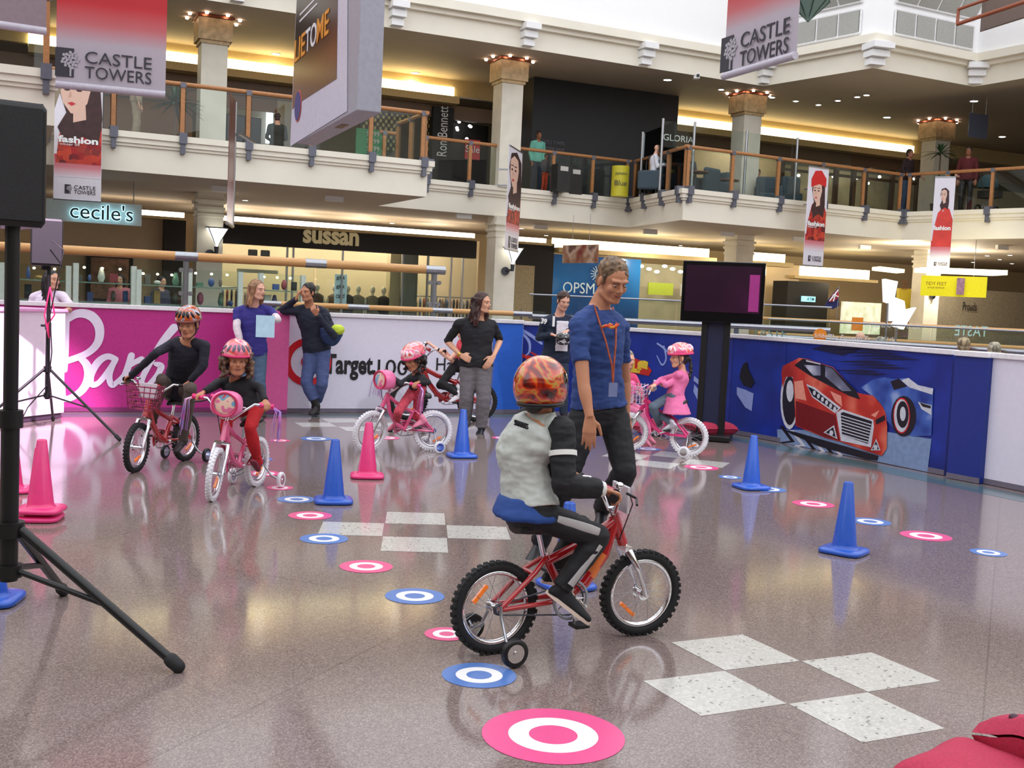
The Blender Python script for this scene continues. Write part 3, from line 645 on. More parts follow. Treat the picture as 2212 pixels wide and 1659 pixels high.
for x, y, m, lab, rz in ((720, 1085, CB, 'blue traffic cone left of centre, near the blue ring sticker', .2), (793, 1031, CPK, 'pink traffic cone in front of the centre pink bicycle', .15), (997, 987, CB, 'blue traffic cone at the feet of the woman in black', .3), (1622, 1055, CB, 'blue traffic cone in front of the television stand', .35), (1823, 1194, CB, 'blue traffic cone nearest the right side, in front of the car picture', .9), (1222, 1268, CB, 'blue traffic cone hidden behind the near rider', .5)):
    p = G(x, y); cone('traffic_cone', (p.x, p.y), m, lab, rz)
p = G(84, 1122); c1 = cone('traffic_cone', (p.x, p.y), CPK, 'pink traffic cone at the left, bottom one of its stack', .15)
c2 = cone('traffic_cone', (p.x+.012, p.y), CPK, 'pink traffic cone stacked over another at the left, uppermost', .1); c2.location.z = .05
p2 = G(30, 1062)
for k, (dx, dz) in enumerate(((-.05, 0),)):
    cc = cone('traffic_cone', (p2.x-.02, p2.y), CPK, ['pink traffic cone behind the near black pole, farther one', 'pink traffic cone behind the near black pole, nearer one'][k], .3+k)
p = G(-22, 1300); cone('traffic_cone', (p.x, p.y), CB, 'blue traffic cone at the left edge behind the speaker pole', .1)
# ================================================================ LIT COUNTER AT LEFT
a = G(140, 905); u = V((cos(radians(24)), sin(radians(24)), 0)); a = G(138, 903); dirx = (G(34, 915)-a); dirx.normalize(); n_ = V((-dirx.y, dirx.x, 0))
if n_.y < 0: n_ = -n_
r = thing('counter', 'glossy white-pink counter lit by a pink spotlight at the left edge', 'counter', a)
L = 1.9; h = 1.17; cc = a+dirx*L/2+n_*.3
CW = M('white_pink_laminate', (246, 226, 244), .25, var=.02)
bb = B(); bb.box(cc+V((0, 0, h/2+.03)), (L, .6, h-.06), dirx, n_); obj('body', bb, CW, r, bevel=.004)
bb = B(); bb.box(cc+V((0, 0, h+.012)), (L+.04, .64, .03), dirx, n_); obj('counter_top', bb, M('counter_top_pink', (238, 170, 220), .3), r, bevel=.004)
bb = B(); bb.box(cc+V((0, 0, .03)), (L-.04, .56, .05), dirx, n_); obj('plinth', bb, M('plinth_dark', (80, 60, 80)), r)
# ================================================================ SPEAKERS ON STANDS
def tripod(name, base, ztop, feet, zc, zl, lab, rp=.0175, rl=.012, mat=None):
    mat = mat or BLACK; base = V(base); r = thing(name, lab, 'speaker stand', base)
    bb = B(); bb.cyl(base+V((0, 0, zl-.04)), base+V((0, 0, ztop*.55)), rp*1.25, n=14); bb.cyl(base+V((0, 0, ztop*.5)), base+V((0, 0, ztop)), rp, n=14); obj('pole', bb, mat, r)
    bb = B(); bb.cyl(base+V((0, 0, zc-.03)), base+V((0, 0, zc+.03)), rp*2.1, n=14); obj('collar', bb, mat, r)
    bb = B(); bb.cyl(base+V((0, 0, zl-.025)), base+V((0, 0, zl+.025)), rp*1.9, n=14); obj('collar', bb, mat, r)
    bb = B(); bb.cyl(base+V((0, 0, ztop*.52)), base+V((0, 0, ztop*.52+.07)), rp*1.7, n=14); bb.cyl(base+V((0, 0, ztop*.54)), base+V((-.07, 0, ztop*.54)), .012, n=8); obj('knob', bb, mat, r)
    for f_ in feet:
        f_ = V(f_); d = (f_-base); d.z = 0; dn = d.normalized(); top = base+dn*rp*2+V((0, 0, zc)); ft = V((f_.x, f_.y, rl+.006)); mid = top.lerp(ft, .56); low = base+dn*rp*1.8+V((0, 0, zl))
        bb = B(); bb.cyl(top, ft, rl*1.15, n=10); l_ = obj('leg', bb, mat, r)
        bb = B(); bb.cap(top.lerp(ft, .955), ft, rl*1.7, rl*1.6, n=10); obj('rubber_foot', bb, M('rubber', (22, 22, 24), .7), l_)
        bb = B(); bb.cyl(low, mid, rl*.75, n=8); obj('brace', bb, mat, r)
    return r
S1 = V((-1.99, 4.42, 0)); tripod('speaker_stand', S1, 1.75, [G(385, 1452), (-2.95, 4.3, 0), (-2.1, 5.25, 0)], .50, .33, 'near black tripod speaker stand at the left edge', .028, .017)
def speaker(name, c, sz, rz, lab):
    r = thing(name, lab, 'loudspeaker', (c[0], c[1], c[2]-sz[2]/2), rz, local=True); w_, d_, h_ = sz; bb = B()
    pl = [(-w_/2, -d_/2), (w_/2, -d_/2), (w_*.36, d_/2), (-w_*.36, d_/2)]
    rs = [[V((x*k, y*k, z)) for x, y in pl] for z, k in ((0, .93), (.02, 1), (h_-.02, 1), (h_, .93))]; bb.rings(rs, 0, False); obj('cabinet', bb, M('speaker_black', (18, 18, 20), .45), r, bevel=.012)
    bb = B(); bb.box((0, -d_/2-.006, h_/2), (w_*.9, .012, h_*.9)); obj('grille', bb, M('speaker_grille', (30, 30, 33), .5, scale=300, var=.5), r)
    bb = B(); bb.cyl((0, 0, -.04), (0, 0, .01), .035, n=14); obj('pole_socket', bb, BLACK, r)
    bb = B(); bb.box((w_*.46, d_*.2, h_*.3), (.01, .05, .06)); obj('label_plate', bb, M('label_blue', (120, 160, 200)), r)
    return r
speaker('loudspeaker', (-2.10, 4.47, 1.945), (.36, .34, .48), .55, 'large black loudspeaker on the near stand at the left edge')
S2 = V((P(104, 700, 11.1).x, 11.1, 0)); tripod('speaker_stand', S2, 1.95, [G(258, 953), (-5.1, 10.4, 0), (-4.9, 11.9, 0)], .62, .36, 'farther black tripod speaker stand in front of the lit counter', .018, .012)
c = P(98, 524, 11.1); speaker('loudspeaker', (c.x, c.y, c.z), (.30, .28, .46), .5, 'smaller black loudspeaker on the farther stand')
bb = B(); bb.tube([P(112, 520, 10.9), P(138, 540, 10.9), P(125, 600, 10.9), P(108, 680, 10.95), P(112, 760, 10.95), P(104, 830, 11), P(60, 880, 11), P(30, 940, 10.6)], .006, n=6)
tag(obj('cable', bb, BLACK), 'thin black cable hanging from the farther loudspeaker', 'cable')
for k, (x0, x1) in enumerate(((104, 118), (100, 96))):
    bb = B(); bb.tube([P(108, 620, 11.0), P(x1, 680, 10.98), P(x0, 700, 11), P(106, 730, 11.03)], .008, n=6); tag(obj('lanyard', bb, M('pink_cord', (190, 40, 90))), 'pink cord looped on the farther stand, %s loop' % ('outer' if k else 'inner'), 'cord')
# ================================================================ TELEVISION
r = thing('television', 'large black flat television on a two-post floor stand', 'television', G(1572, 946))
p0, p1, p2 = P(1476, 562, 13.0), P(1655, 566, 12.75), P(1473, 693, 13.0); X_ = (p1-p0); X_.z = 0; wd = X_.length; X_.normalize(); N_ = V((X_.y, -X_.x, 0)); hh = p0.z-p2.z; cc = (p0+p1)/2; cc.z = p2.z+hh/2
bb = B(); bb.box(cc-N_*.04, (wd, .07, hh), X_, N_); obj('bezel', bb, M('gloss_black', (12, 12, 14), .15), r, bevel=.01)
SCR = ramp_mat('dim_screen', 'noise', 1.2, [(.3, (34, 16, 34)), (.6, (52, 22, 46)), (.8, (80, 30, 70))], .2, interp='LINEAR'); bb = B(); bb.box(cc+V((0, 0, .035))-N_*.003, (wd*.91, .012, hh*.76), X_, N_); obj('screen', bb, SCR, r)
bb = B(); bb.box(cc+X_*wd*.38+V((0, 0, .0))+N_*.005, (wd*.12, .004, hh*.6), X_, N_); obj('screen_image', bb, M('pink_screen_part', (150, 50, 120), .3, emit=.25), r)
base = G(1572, 944); 
for s_ in (-1, 1):
    bb = B(); pt = cc-N_*.12+X_*(.13*s_)-X_*.06; bb.box(V((pt.x, pt.y, cc.z/2)), (.07, .05, cc.z), X_, N_); obj('stand_post', bb, BLACK, r, bevel=.006)
bb = B(); bb.box(V((cc.x, cc.y, .04))-N_*.1-X_*.06, (.5, .5, .06), X_, N_); obj('stand_base', bb, BLACK, r, bevel=.01)
bb = B(); bb.box(V((cc.x, cc.y, cc.z/2-.1))-N_*.13-X_*.06, (.2, .015, cc.z*.95), X_, N_); obj('cable_cover', bb, M('blue_grey_cover', (30, 36, 66), .4), r)
# ================================================================ CUSHIONS
CU = M('crimson_fabric', (176, 42, 74), .8, scale=120, var=.15, bump=.1)
def cushion(name, c, s_, rz, tilt, lab, tz=0):
    r = thing(name, lab, 'cushion', c, rz, local=True); bb = B(); N = 18; R_ = Matrix.Rotation(tilt, 3, 'X') @ Matrix.Rotation(tz, 3, 'Y')
    for sg in (1, -1):
        vs = []; fs = []
        for i in range(N+1):
            for j in range(N+1):
                u_, v_ = i/N*2-1, j/N*2-1; k = (1-u_**4)*(1-v_**4); x = u_*s_/2*(1-.08*(1-v_*v_)*u_*u_); y = v_*s_/2*(1-.08*(1-u_*u_)*v_*v_)
                vs.append(R_ @ V((x, y, sg*(.004+.085*max(0, k)**.5)+.012*noise.noise(V((x*9, y*9, 1))))))
        for i in range(N):
            for j in range(N): q = i*(N+1)+j; fs.append((q, q+1, q+N+2, q+N+1))
        bb.add(vs, fs, 0, True)
    obj('cover', bb, CU, r)
    return r
c1 = cushion('floor_cushion', G(2125, 1775)+V((0, 0, .10)), .46, .72, 0, 'crimson floor cushion lying flat at the bottom right corner')
c2 = cushion('floor_cushion', G(2290, 1742)+V((0.03, -.05, .2)), .48, .35, -.3, 'crimson cushion leaning on another, with a dark badge', .25)
bb = B(); bb.ell((-.16, .12, .075), (.018, .018, .012), n=12, m=5); obj('badge', bb, M('badge_dark', (60, 16, 40)), c2)
# ================================================================ PEOPLE
def fuse(b, name, mats, parent, vox=.01, sm=4, wr=0., wf=9., keep=None, label=None, kind=None):
    """one continuous closed surface from overlapping solids; cloth gets small folds"""
    me = b.mesh('tmp', []); o = bpy.data.objects.new('tmp', me)
    md = o.modifiers.new('r', 'REMESH'); md.mode = 'VOXEL'; md.voxel_size = vox; md.use_smooth_shade = True
    if sm: m2 = o.modifiers.new('s', 'SMOOTH'); m2.factor = .5; m2.iterations = sm
    m = evalmesh(o); m.name = name
    if wr:
        nv = len(m.vertices); co_ = np.empty(nv*3, 'f'); no = np.empty(nv*3, 'f'); m.vertices.foreach_get('co', co_); m.vertices.foreach_get('normal', no); co_ = co_.reshape(-1, 3); no = no.reshape(-1, 3); nz = noise.noise
        k = np.array([nz((x*wf, y*wf, z*wf*2.2))+.5*nz((x*wf*2.3+5, y*wf*2.3, z*wf*5)) for x, y, z in co_.tolist()], 'f')
        m.vertices.foreach_set('co', (co_+no*k[:, None]*wr).ravel())
    m.materials.clear()
    if not isinstance(mats, (list, tuple)): mats = [mats]
    for x in mats: m.materials.append(x)
    for p in m.polygons: p.use_smooth = True; p.material_index = 0
    oo = bpy.data.objects.new(name, m); COL.objects.link(oo)
    if parent is not None: par(oo, parent)
    return tag(oo, label, kind=kind)
def skin(n, c): return M('skin_'+n, c, .55, var=.05, scale=14)
SK1 = skin('fair', (214, 160, 130)); SK2 = skin('tan', (190, 130, 98)); SK3 = skin('pink', (226, 172, 148)); SK4 = skin('brown', (160, 104, 78))
EYEW = M('eye_white', (176, 156, 146), .5); EYED = M('eye_dark', (40, 28, 22), .15); 
def hairm(n, c): return ramp_mat('hair_'+n, 'noise', 30, [(.35, tuple(int(x*.6) for x in c)), (.6, c), (.8, tuple(min(255, int(x*1.25)) for x in c))], .5, stretch=(1, 1, .25), interp='LINEAR')
def torso(b, J, s, g=0., z0=-.14, z1=1., wk=1., belly=0.):
    Pp, N_ = J['pelvis'], J['neck']; up = (N_-Pp).normalized()
    rh = (J['hipR']-J['hipL']).normalized(); rs_ = (J['shR']-J['shL']).normalized(); L = (N_-Pp).length; C_ = J.get('chest', Pp.lerp(N_, .62)); sw = (J['shR']-J['shL']).length/2
    prof = [(-.2, .70, .52), (-.08, .98, .82), (.05, 1.0, .9), (.25, .90, .82), (.42, .86, .80), (.62, .98, .92), (.78, 1.04, .90), (.9, .98, .74), (.97, .70, .56), (1.02, .42, .44)]
    rg = []; hw = .165*s*wk
    for t, w_, d_ in prof:
        if t < z0 or t > z1+.03: continue
        c = (Pp.lerp(C_, t/.62) if t < .62 else C_.lerp(N_, (t-.62)/.38)) if 0 <= t else Pp+(C_-Pp)*(t/.62)
        r_ = rh.lerp(rs_, max(0, min(1, t))); tg = (C_-Pp).normalized().lerp((N_-C_).normalized(), max(0, min(1, t))).normalized()
        f_ = r_.cross(tg).normalized(); r_ = tg.cross(f_).normalized()
        w = (hw*w_ if t < .6 else hw*w_*(1-(t-.6))+sw*.92*(t-.6)*w_)+g; d = (.125*s*d_)*wk+g+(belly if .05 < t < .6 else 0)
        rg.append([c+r_*w*cos(a)-f_*d*sin(a) for a in [2*pi*k/20 for k in range(20)]])
    b.rings(rg); return b
def limb(b, p, q, r, r0, r1, r2, g=0., t0=0., t1=2., flat=False, bul=1.12):
    """two-bone limb p-q-r covered from t0 to t1 (0 root, 1 joint, 2 end)"""
    pts = []; N = 14
    for i in range(N+1):
        t = t0+(t1-t0)*i/N
        c = p.lerp(q, t) if t <= 1 else q.lerp(r, t-1)
        R_ = r0+(r1-r0)*t if t <= 1 else (r1+(r2-r1)*(t-1)); 
        if t > 1: R_ *= 1+(bul-1)*sin(pi*min(1, (t-1)*1.6)) if t-1 < .62 else 1
        pts.append((c, R_+g))
    if not flat: b.cap(pts[0][0], pts[0][0]+(pts[1][0]-pts[0][0])*.1, pts[0][1]); b.ell(q, (r1+g,)*3 if t1 > 1 else (.001,)*3)
    else: b.ell(q, (r1+g,)*3) if t0 < 1 < t1 else None
    b.tube([c for c, _ in pts], [r_ for _, r_ in pts], n=14)
    return b
def hand(b, w, d, pn, s, curl=.35, side=1, spread=.12, thumb=.6):
    """palm, four fingers of different length bent by curl, thumb from the side of the palm"""
    d = V(d).normalized(); pn = V(pn); pn = (pn-d*pn.dot(d)).normalized(); x = d.cross(pn).normalized()*side   # x toward the thumb side
    k = s; PL = .088*k
    for j in range(4):
        o = (.030-.020*j)*k; kn = w+d*PL*(1-.03*abs(j-1))+x*o; b.cap(w+x*o*.55, kn, .014*k, .0125*k, n=8, h=2)
        L = (.043, .048, .045, .035)[j]*k; a = curl*.8*(1+.08*j); dd = d+x*(spread*(1-j*.66)*.5); dd.normalize(); p = kn; r_ = .0100*k
        for m_, q in enumerate((1, .68, .55)):
            e = dd*cos(a)+pn*sin(a); p2 = p+e*L*q; b.cap(p, p2, r_, r_*.9, n=8, h=2); p = p2; r_ *= .9; a += curl*(1.15, .8, 0)[m_]
    t0 = w+x*.022*k+d*.02*k; t1 = t0+(d*.55+x*.75+pn*.25*thumb).normalized()*.038*k; e = (d*(.9-.2*curl)+x*(.35-.3*curl)+pn*thumb*curl).normalized(); t2 = t1+e*.034*k; t3 = t2+(e+pn*.3*curl).normalized()*.026*k
    b.cap(t0, t1, .014*k, .012*k, n=8, h=2); b.cap(t1, t2, .0115*k, .0105*k, n=8, h=2); b.cap(t2, t3, .0102*k, .0088*k, n=8, h=2)
def headframe(Fd, up=(0, 0, 1)):
    f = V(Fd).normalized(); r = f.cross(V(up)).normalized(); u = r.cross(f).normalized(); return r, f, u   # r = their right
def person(label, J, s=1., hk=1., Fd=(0, -1, 0), up=(0, 0, 1), skinm=SK1, hair='short', hc=(70, 50, 38), top=None, topc=None, sleeve=2., bot=None, leg=2., flare=0., shoe=None, hands={}, vox=.012, hem=-.12, wk=1., tex=0., group=None, legr=1., armr=1., base=None, shoeL=.255, smile=0, belly=0., dress=None, name='person', soles=None, cut=False, bvox=None):
    for k in list(J): J[k] = V(J[k])
    base = base or J['pelvis']; root = thing(name, label, 'person', (base[0], base[1], 0), group=group)
    r, f, u = headframe(Fd, up); H = J['head']; h = lambda x, y, z: H+(r*x+f*y+u*z)*hk
    b = B(); E3_ = lambda c, rr, n=16, m=10: b.ell(c, tuple(q*hk for q in rr), r, f, u, n, m)
    E3_(h(0, -.008, .03), (.074, .093, .083)); E3_(h(0, .022, -.03), (.060, .072, .075)); b.cap(h(-.012, .072, -.088), h(.012, .072, -.088), .021*hk); E3_(h(0, .072, -.058), (.032, .024, .03))
    for sx in (-1, 1):
        E3_(h(.036*sx, .062, -.022), (.024, .026, .026), 10, 6); b.cap(h(.012*sx, .088, .030), h(.046*sx, .074, .028), .0095*hk); E3_(h(.077*sx, -.004, -.010), (.010, .019, .031), 10, 6); b.cap(h(.010*sx, .098, -.026), h(.007*sx, .096, -.026), .009*hk, n=8, h=2); b.cap(h(.05*sx, .01, -.07), h(.02*sx, .06, -.09), .02*hk)
    b.cap(h(0, .088, .016), h(0, .109, -.018), .0085*hk, .0115*hk, n=8); b.cap(h(-.017, .086, -.048), h(.017, .086, -.048), .010*hk, n=8)
    nr = .056*s if not cut else .05*s; b.tube([J['neck']-V((0, 0, .04*s)), J['neck'].lerp(h(0, -.015, -.05), .5), h(0, -.01, -.04)], [nr*1.25, nr, nr*.98], n=14)
    torso(b, J, s, 0, -.1, 1, wk)
    A = (.046*s*armr, .036*s*armr, .025*s*armr)
    for sd in 'LR':
        sg = 1 if sd == 'R' else -1
        if 'wr'+sd in J:
            b.cap(J['neck'].lerp(J['sh'+sd], .25), J['sh'+sd], .05*s, .05*s*armr); limb(b, J['sh'+sd], J['el'+sd], J['wr'+sd], *A)
            hd = hands.get(sd, {}); d = hd.get('d', J['wr'+sd]-J['el'+sd]); hand(b, J['wr'+sd], d, hd.get('n', (0, 0, -1)), hd.get('s', s*1.0), hd.get('c', .45), hd.get('side', sg), thumb=hd.get('t', .6))
        if 'an'+sd in J: limb(b, J['hip'+sd], J['kn'+sd], J['an'+sd], .076*s*legr, .052*s*legr, .036*s*legr, bul=1.2); None if shoe else b.cap(J['an'+sd], J['to'+sd], .034*s, .026*s)
    fuse(b, 'body', skinm, root, bvox or vox*.72, 3)
    # face
    for sx in (-1, 1):
        e = B(); e.ell(h(.031*sx, .0835, .006), (.0112*hk, .009*hk, .0038*hk), r, f, u, 12, 8); eo = obj('eye', e, EYEW, root)
        e = B(); e.ell(h(.031*sx, .0893, .0045), (.0064*hk, .0040*hk, .0042*hk), r, f, u, 10, 6); obj('iris', e, EYED, eo)
        e = B(); e.tube([h(.016*sx, .0975, .0275), h(.03*sx, .097, .033), h(.047*sx, .083, .028)], [.0016*hk, .0024*hk, .0010*hk], n=6); obj('eyebrow', e, hairm('brow'+str(hc), tuple(int(c*.5+60) for c in hc)), root)
    e = B(); sm_ = .006*smile; e.tube([h(-.024, .090, -.050+sm_), h(-.01, .0975, -.053), h(.01, .0975, -.053), h(.024, .090, -.050+sm_)], [.0022*hk, .0048*hk, .0048*hk, .0022*hk], n=6); obj('lips', e, M('lips', (176, 92, 84) if skinm is not SK4 else (128, 62, 56), .4), root)
    # hair
    hm = hairm(str(hc), hc); b = B(); EH = lambda c, rr: b.ell(c, tuple(q*hk for q in rr), r, f, u, 16, 10)
    if hair:
        EH(h(0, -.02, .045), (.083, .093, .083))
        if hair != 'bald': EH(h(0, -.052, -.018), (.070, .052, .066))
    if hair == 'short':
        for sx in (-1, 1): b.cap(h(.072*sx, .022, .03), h(.072*sx, .02, -.012), .012*hk, .007*hk, n=8)
        for k in range(26):
            a = random.uniform(-2.9, 2.9); z = random.uniform(.03, .11); q = sqrt(max(0, 1-((z-.03)/.09)**2)); c = h(.078*q*sin(a), -.02+.088*q*cos(a), z+.01); b.cap(c, c+(u*.006+f*.006+r*random.uniform(-.008, .008))*hk, .012*hk, .007*hk, n=6, h=2)
    elif hair in ('long', 'shoulder', 'curlylong'):
        Lh = {'long': .34, 'shoulder': .22, 'curlylong': .3}[hair]*hk; nl = 22
        for k in range(nl):
            a = pi*.36+(2*pi-pi*.72)*k/(nl-1); x, y = sin(a), cos(a); L_ = Lh*random.uniform(.82, 1.05)*(1 if abs(x) < .8 else .9)
            wv = .012 if hair != 'curlylong' else .024; ph = random.uniform(0, 6); pts = []
            for j in range(9):
                t = j/8; z = .05-t*(L_/hk+.05); rr = .079+.012*t+.012*sin(t*9+ph)*(wv/.012)
                c = h(rr*x, -.012+rr*1.05*y-.02*t, 0); c = V((c.x, c.y, c.z))+u*z*hk*.6+V((0, 0, 1))*z*hk*.4; pts.append(c)
            b.tube(pts, [(.017 if hair != 'curlylong' else .021)*hk*(1.1-.5*(j/8)) for j in range(9)], n=7)
    elif hair in ('curly', 'curlyM'):
        for k in range(150):
            a = random.uniform(.85, 2*pi-.85); z = random.uniform(-.13 if hair == 'curly' else -.09, .06); rr = random.uniform(.078, .128); b.ell(h(rr*sin(a), -.01+rr*cos(a), z), (.0165*hk,)*3, n=7, m=5)
        for k in range(14): a = random.uniform(-.8, .8); b.ell(h(.075*sin(a), -.0+.088*cos(a), .052), (.013*hk,)*3, n=7, m=5)
    elif hair == 'pony':
        pts = [h(0, -.085, .0)+V((0, 0, 0))+V((0, 0, -1))*t*.3*hk-f*(.035*sin(t*3.1)+.02)*hk for t in [j/9 for j in range(10)]]; b.tube(pts, [.018*hk+.008*hk*sin(j*2.1) for j in range(10)], n=9)
        for j in range(24): t = random.random(); c = h(0, -.085, 0)+V((0, 0, -1))*t*.3*hk-f*(.035*sin(t*3.1)+.02)*hk; b.ell(c+r*random.uniform(-.022, .022)*hk+f*random.uniform(-.015, .015)*hk, (.014*hk,)*3, n=6, m=4)
    if hair: fuse(b, 'hair', hm, root, .0062 if vox < .011 else .008, 1, .003, 60)
    # clothes
    if top:
        b = B(); g = .016*s+.004
        torso(b, J, s, g, hem, .97, wk, belly)
        for sd in 'LR':
            if 'wr'+sd in J:
                b.cap(J['neck'].lerp(J['sh'+sd], .35), J['sh'+sd], .058*s, .062*s*armr); limb(b, J['sh'+sd], J['el'+sd], J['wr'+sd], A[0]+.010*s, A[1]+.009*s, A[2]+.010*s, g=.003, t1=sleeve, bul=1.0)
        if dress:
            Pp = J['pelvis']; d_ = J.get('skirt', Pp-V((0, 0, dress))); rr = (J['hipR']-J['hipL']).normalized(); ff = rr.cross(V((0, 0, 1))); rg = []
            for t in (0, .5, 1): c = Pp.lerp(d_, t); rg.append([c+rr*(.17+.09*t)*s*cos(a)+ff*(.14+.08*t)*s*sin(a) for a in [2*pi*k/20 for k in range(20)]])
            b.rings(rg)
        if hair != 'hood' and not cut: b.lathe([(.048*s, 0), (.066*s, -.004), (.078*s, -.03*s), (.05*s, -.035*s)], J['neck']-(J['neck']-J['pelvis']).normalized()*.004, (J['neck']-J['pelvis']), 18, closed=True)
        fuse(b, topc or 'shirt', top, root, vox*.8, 3, .0065*s+tex, 11)
    if bot:
        b = B(); torso(b, J, s, .008*s+.003, -.22, .16, wk)
        for sd in 'LR':
            if 'an'+sd in J: b.cap(J['pelvis'].lerp(J['hip'+sd], .5), J['hip'+sd], .085*s, .088*s*legr); limb(b, J['hip'+sd], J['kn'+sd], J['an'+sd], .088*s*legr, .068*s*legr, .055*s*legr, t1=leg, bul=1.08)
        fuse(b, 'trousers', bot, root, vox*.8, 3, .007*s, 9)
    if shoe:
        for sd in 'LR':
            if 'an'+sd in J:
                a, t = J['an'+sd], J['to'+sd]; d = (t-a); 
                fd = V(d); 
                if abs(fd.z) < .6*fd.length or True: dn = fd.normalized()
                upv = V(J.get('fu'+sd, (0, 0, 1))); upv = (upv-dn*upv.dot(dn)).normalized(); sx = dn.cross(upv); sl = shoeL*s
                heel = a-upv*.055*s-dn*.055*s; b = B(); rg = []
                for q, w_, z1_ in ((0, .026, .03), (.06, .032, .055), (.3, .034, .085), (.5, .038, .062), (.75, .044, .040), (.92, .036, .026), (1, .02, .016)):
                    c = heel+dn*sl*q; rg.append([c+sx*w_*s*cos(aa)+upv*((z1_*s*sin(aa)) if sin(aa) > 0 else (.022*s*sin(aa))) for aa in [2*pi*k/14 for k in range(14)]])
                b.rings(rg); b.cap(a+upv*.03*s, a-upv*.03*s, .045*s, .045*s); so = fuse(b, 'shoe', shoe, root, .006, 2)
                if soles:
                    b = B(); rg = []
                    for zz in (-.032, -.008): rg.append([heel+dn*(sl*(.5+.53*cos(aa)))+sx*(.040+.007*cos(aa))*s*sin(aa)+upv*zz*s for aa in [2*pi*k/26 for k in range(26)]])
                    b.rings(rg, 0, False); obj('sole', b, soles, so)
    return root, h, (r, f, u)
def helmet(root, h, rfu, hk, mat, rim, kind='vent', strapc=None, ventm=None, deep=0.):
    r, f, u = rfu; b = B(); c = h(0, -.012, .060 if kind == 'vent' else .034); k = hk
    pf = []
    def pt(th, ph, g=0.):
        x, y, z = sin(th)*cos(ph), cos(th)*cos(ph), sin(ph); R0 = (.096+g, .122+g, (.094 if kind == 'vent' else .116)+g); 
        if kind == 'vent' and y < 0: R0 = (R0[0], R0[1]*1.06, R0[2])
        return c+(r*x*R0[0]+f*y*R0[1]+u*z*R0[2])*k
    rs = []; lows = lambda th: (-.10 if kind == 'vent' else -.22)-deep+(-.30 if kind == 'skate' else -.12)*(1-cos(th))/2
    for j in range(12):
        t = j/11; rs.append([pt(2*pi*i/36, lows(2*pi*i/36)+(pi/2-.02-lows(2*pi*i/36))*t) for i in range(36)])
    inn = [[pt(2*pi*i/36, lows(2*pi*i/36)+(pi/2-.02-lows(2*pi*i/36))*(1-j/11), -.014) for i in range(36)] for j in range(12)]
    b.rings(rs+inn, 0, True, False, True); ho = obj('helmet', b, mat, root)
    b = B(); b.tube([pt(2*pi*i/36, lows(2*pi*i/36)-.02, -.002) for i in range(36)], .0095*k, n=8, closed=True); obj('helmet_rim', b, rim, ho)
    vm = ventm or BLACK
    if kind == 'vent':
        for (a0, p0, p1, w_) in [(0, .25, .8, .012), (.42, .2, .75, .013), (-.42, .2, .75, .013), (.9, .15, .7, .012), (-.9, .15, .7, .012), (pi, .2, .8, .013), (pi-.5, .15, .75, .013), (pi+.5, .15, .75, .013), (1.5, .2, .6, .01), (-1.5, .2, .6, .01)]:
            v = B(); n_ = 6; pts = [pt(a0*(1-.25*j/n_) if abs(a0) < 2 else a0+(pi-a0)*.3*j/n_, p0+(p1-p0)*j/n_, -.003) for j in range(n_+1)]; v.tube(pts, [w_*k*(.35+.65*sin(pi*(j+.6)/(n_+1.2))) for j in range(n_+1)], n=8); obj('helmet_vent', v, vm, ho)
    for sx in (-1, 1):
        s_ = B(); q = h(.066*sx, .028, -.075); s_.tube([pt(sx*1.1, lows(1.1), -.01), h(.077*sx, .035, -.03), q, h(.02*sx, .074, -.118)], .0042*k, n=5); s_.tube([pt(sx*2.0, lows(2.), -.01), h(.078*sx, -.02, -.04), q], .004*k, n=5); obj('helmet_strap', s_, strapc or BLACK, ho)
    return ho
def grasp(KR, J, s, dirs=None):
    out = {}
    for sd, g in zip('RL', GRIPS[(round(KR[0], 3), round(KR[1], 3))]):
        d = g-J['el'+sd]; d.z *= .4; d.normalize(); J['wr'+sd] = g-d*.062*s+V((0, 0, .034*s)); out[sd] = dict(d=d-V((0, 0, .22)), n=V((0, 0, -1))-d*.25, c=1.0, s=s)
    return out
def onbike(kr, hd):
    c, s_ = cos(hd), sin(hd); return lambda x, y, z: V((kr[0]+x*c-y*s_, kr[1]+x*s_+y*c, z))
# ================================================================ GALLERY RAILINGS
POSTM = M('orange_timber_post', (172, 118, 72), .4, var=.12); BRK = M('bracket_grey', (104, 106, 118), .4, .3)
def galrail(a, c, label, posts, ext=0.):
    a = V((a[0], a[1], 0)); c = V((c[0], c[1], 0)); e = (c-a).normalized(); n = V((e.y, -e.x, 0)); L = (c-a).length; o = -n*.06
    r = thing('gallery_railing', label, 'glass railing', a+V((0, 0, Z2)))
    A = a+o+V((0, 0, Z2+1.08)); b = B(); b.cyl(A, A+e*(L+ext), .045, n=10); obj('handrail', b, POSTM, r)
    ps = [k*L/posts for k in range(posts+1)]
    for k, t in enumerate(ps):
        tt = min(max(t, .12), L-.12); p = a+o+e*tt; b = B(); b.box(p+V((0, 0, Z2+.56)), (.085, .07, 1.0), e, n); po = obj('post', b, POSTM, r)
        b = B(); b.box(p+n*.12+V((0, 0, Z2-.02)), (.15, .22, .22), e, n); b.box(p+n*.13+V((0, 0, Z2-.22)), (.09, .14, .22), e, n); obj('bracket', b, BRK, po); b = B(); b.box(p+V((0, 0, Z2+1.06)), (.11, .1, .1), e, n); obj('clamp', b, BRK, po)
    for k in range(posts):
        p = a+o+e*(ps[k]+ps[k+1])/2; b = B(); b.box(p+V((0, 0, Z2+.54)), (L/posts-.12, .015, .98), e, n); obj('glass_pane', b, GLASS, r)
galrail(E2[0], E2[1], 'glass gallery railing of the nearer wing at the far left', 5)
galrail(E2[2], E2[3], 'glass gallery railing across the left, behind the hanging lightbox', 6)
galrail(E2[4], E2[5], 'glass gallery railing in the middle, in front of the black hoarding', 6)
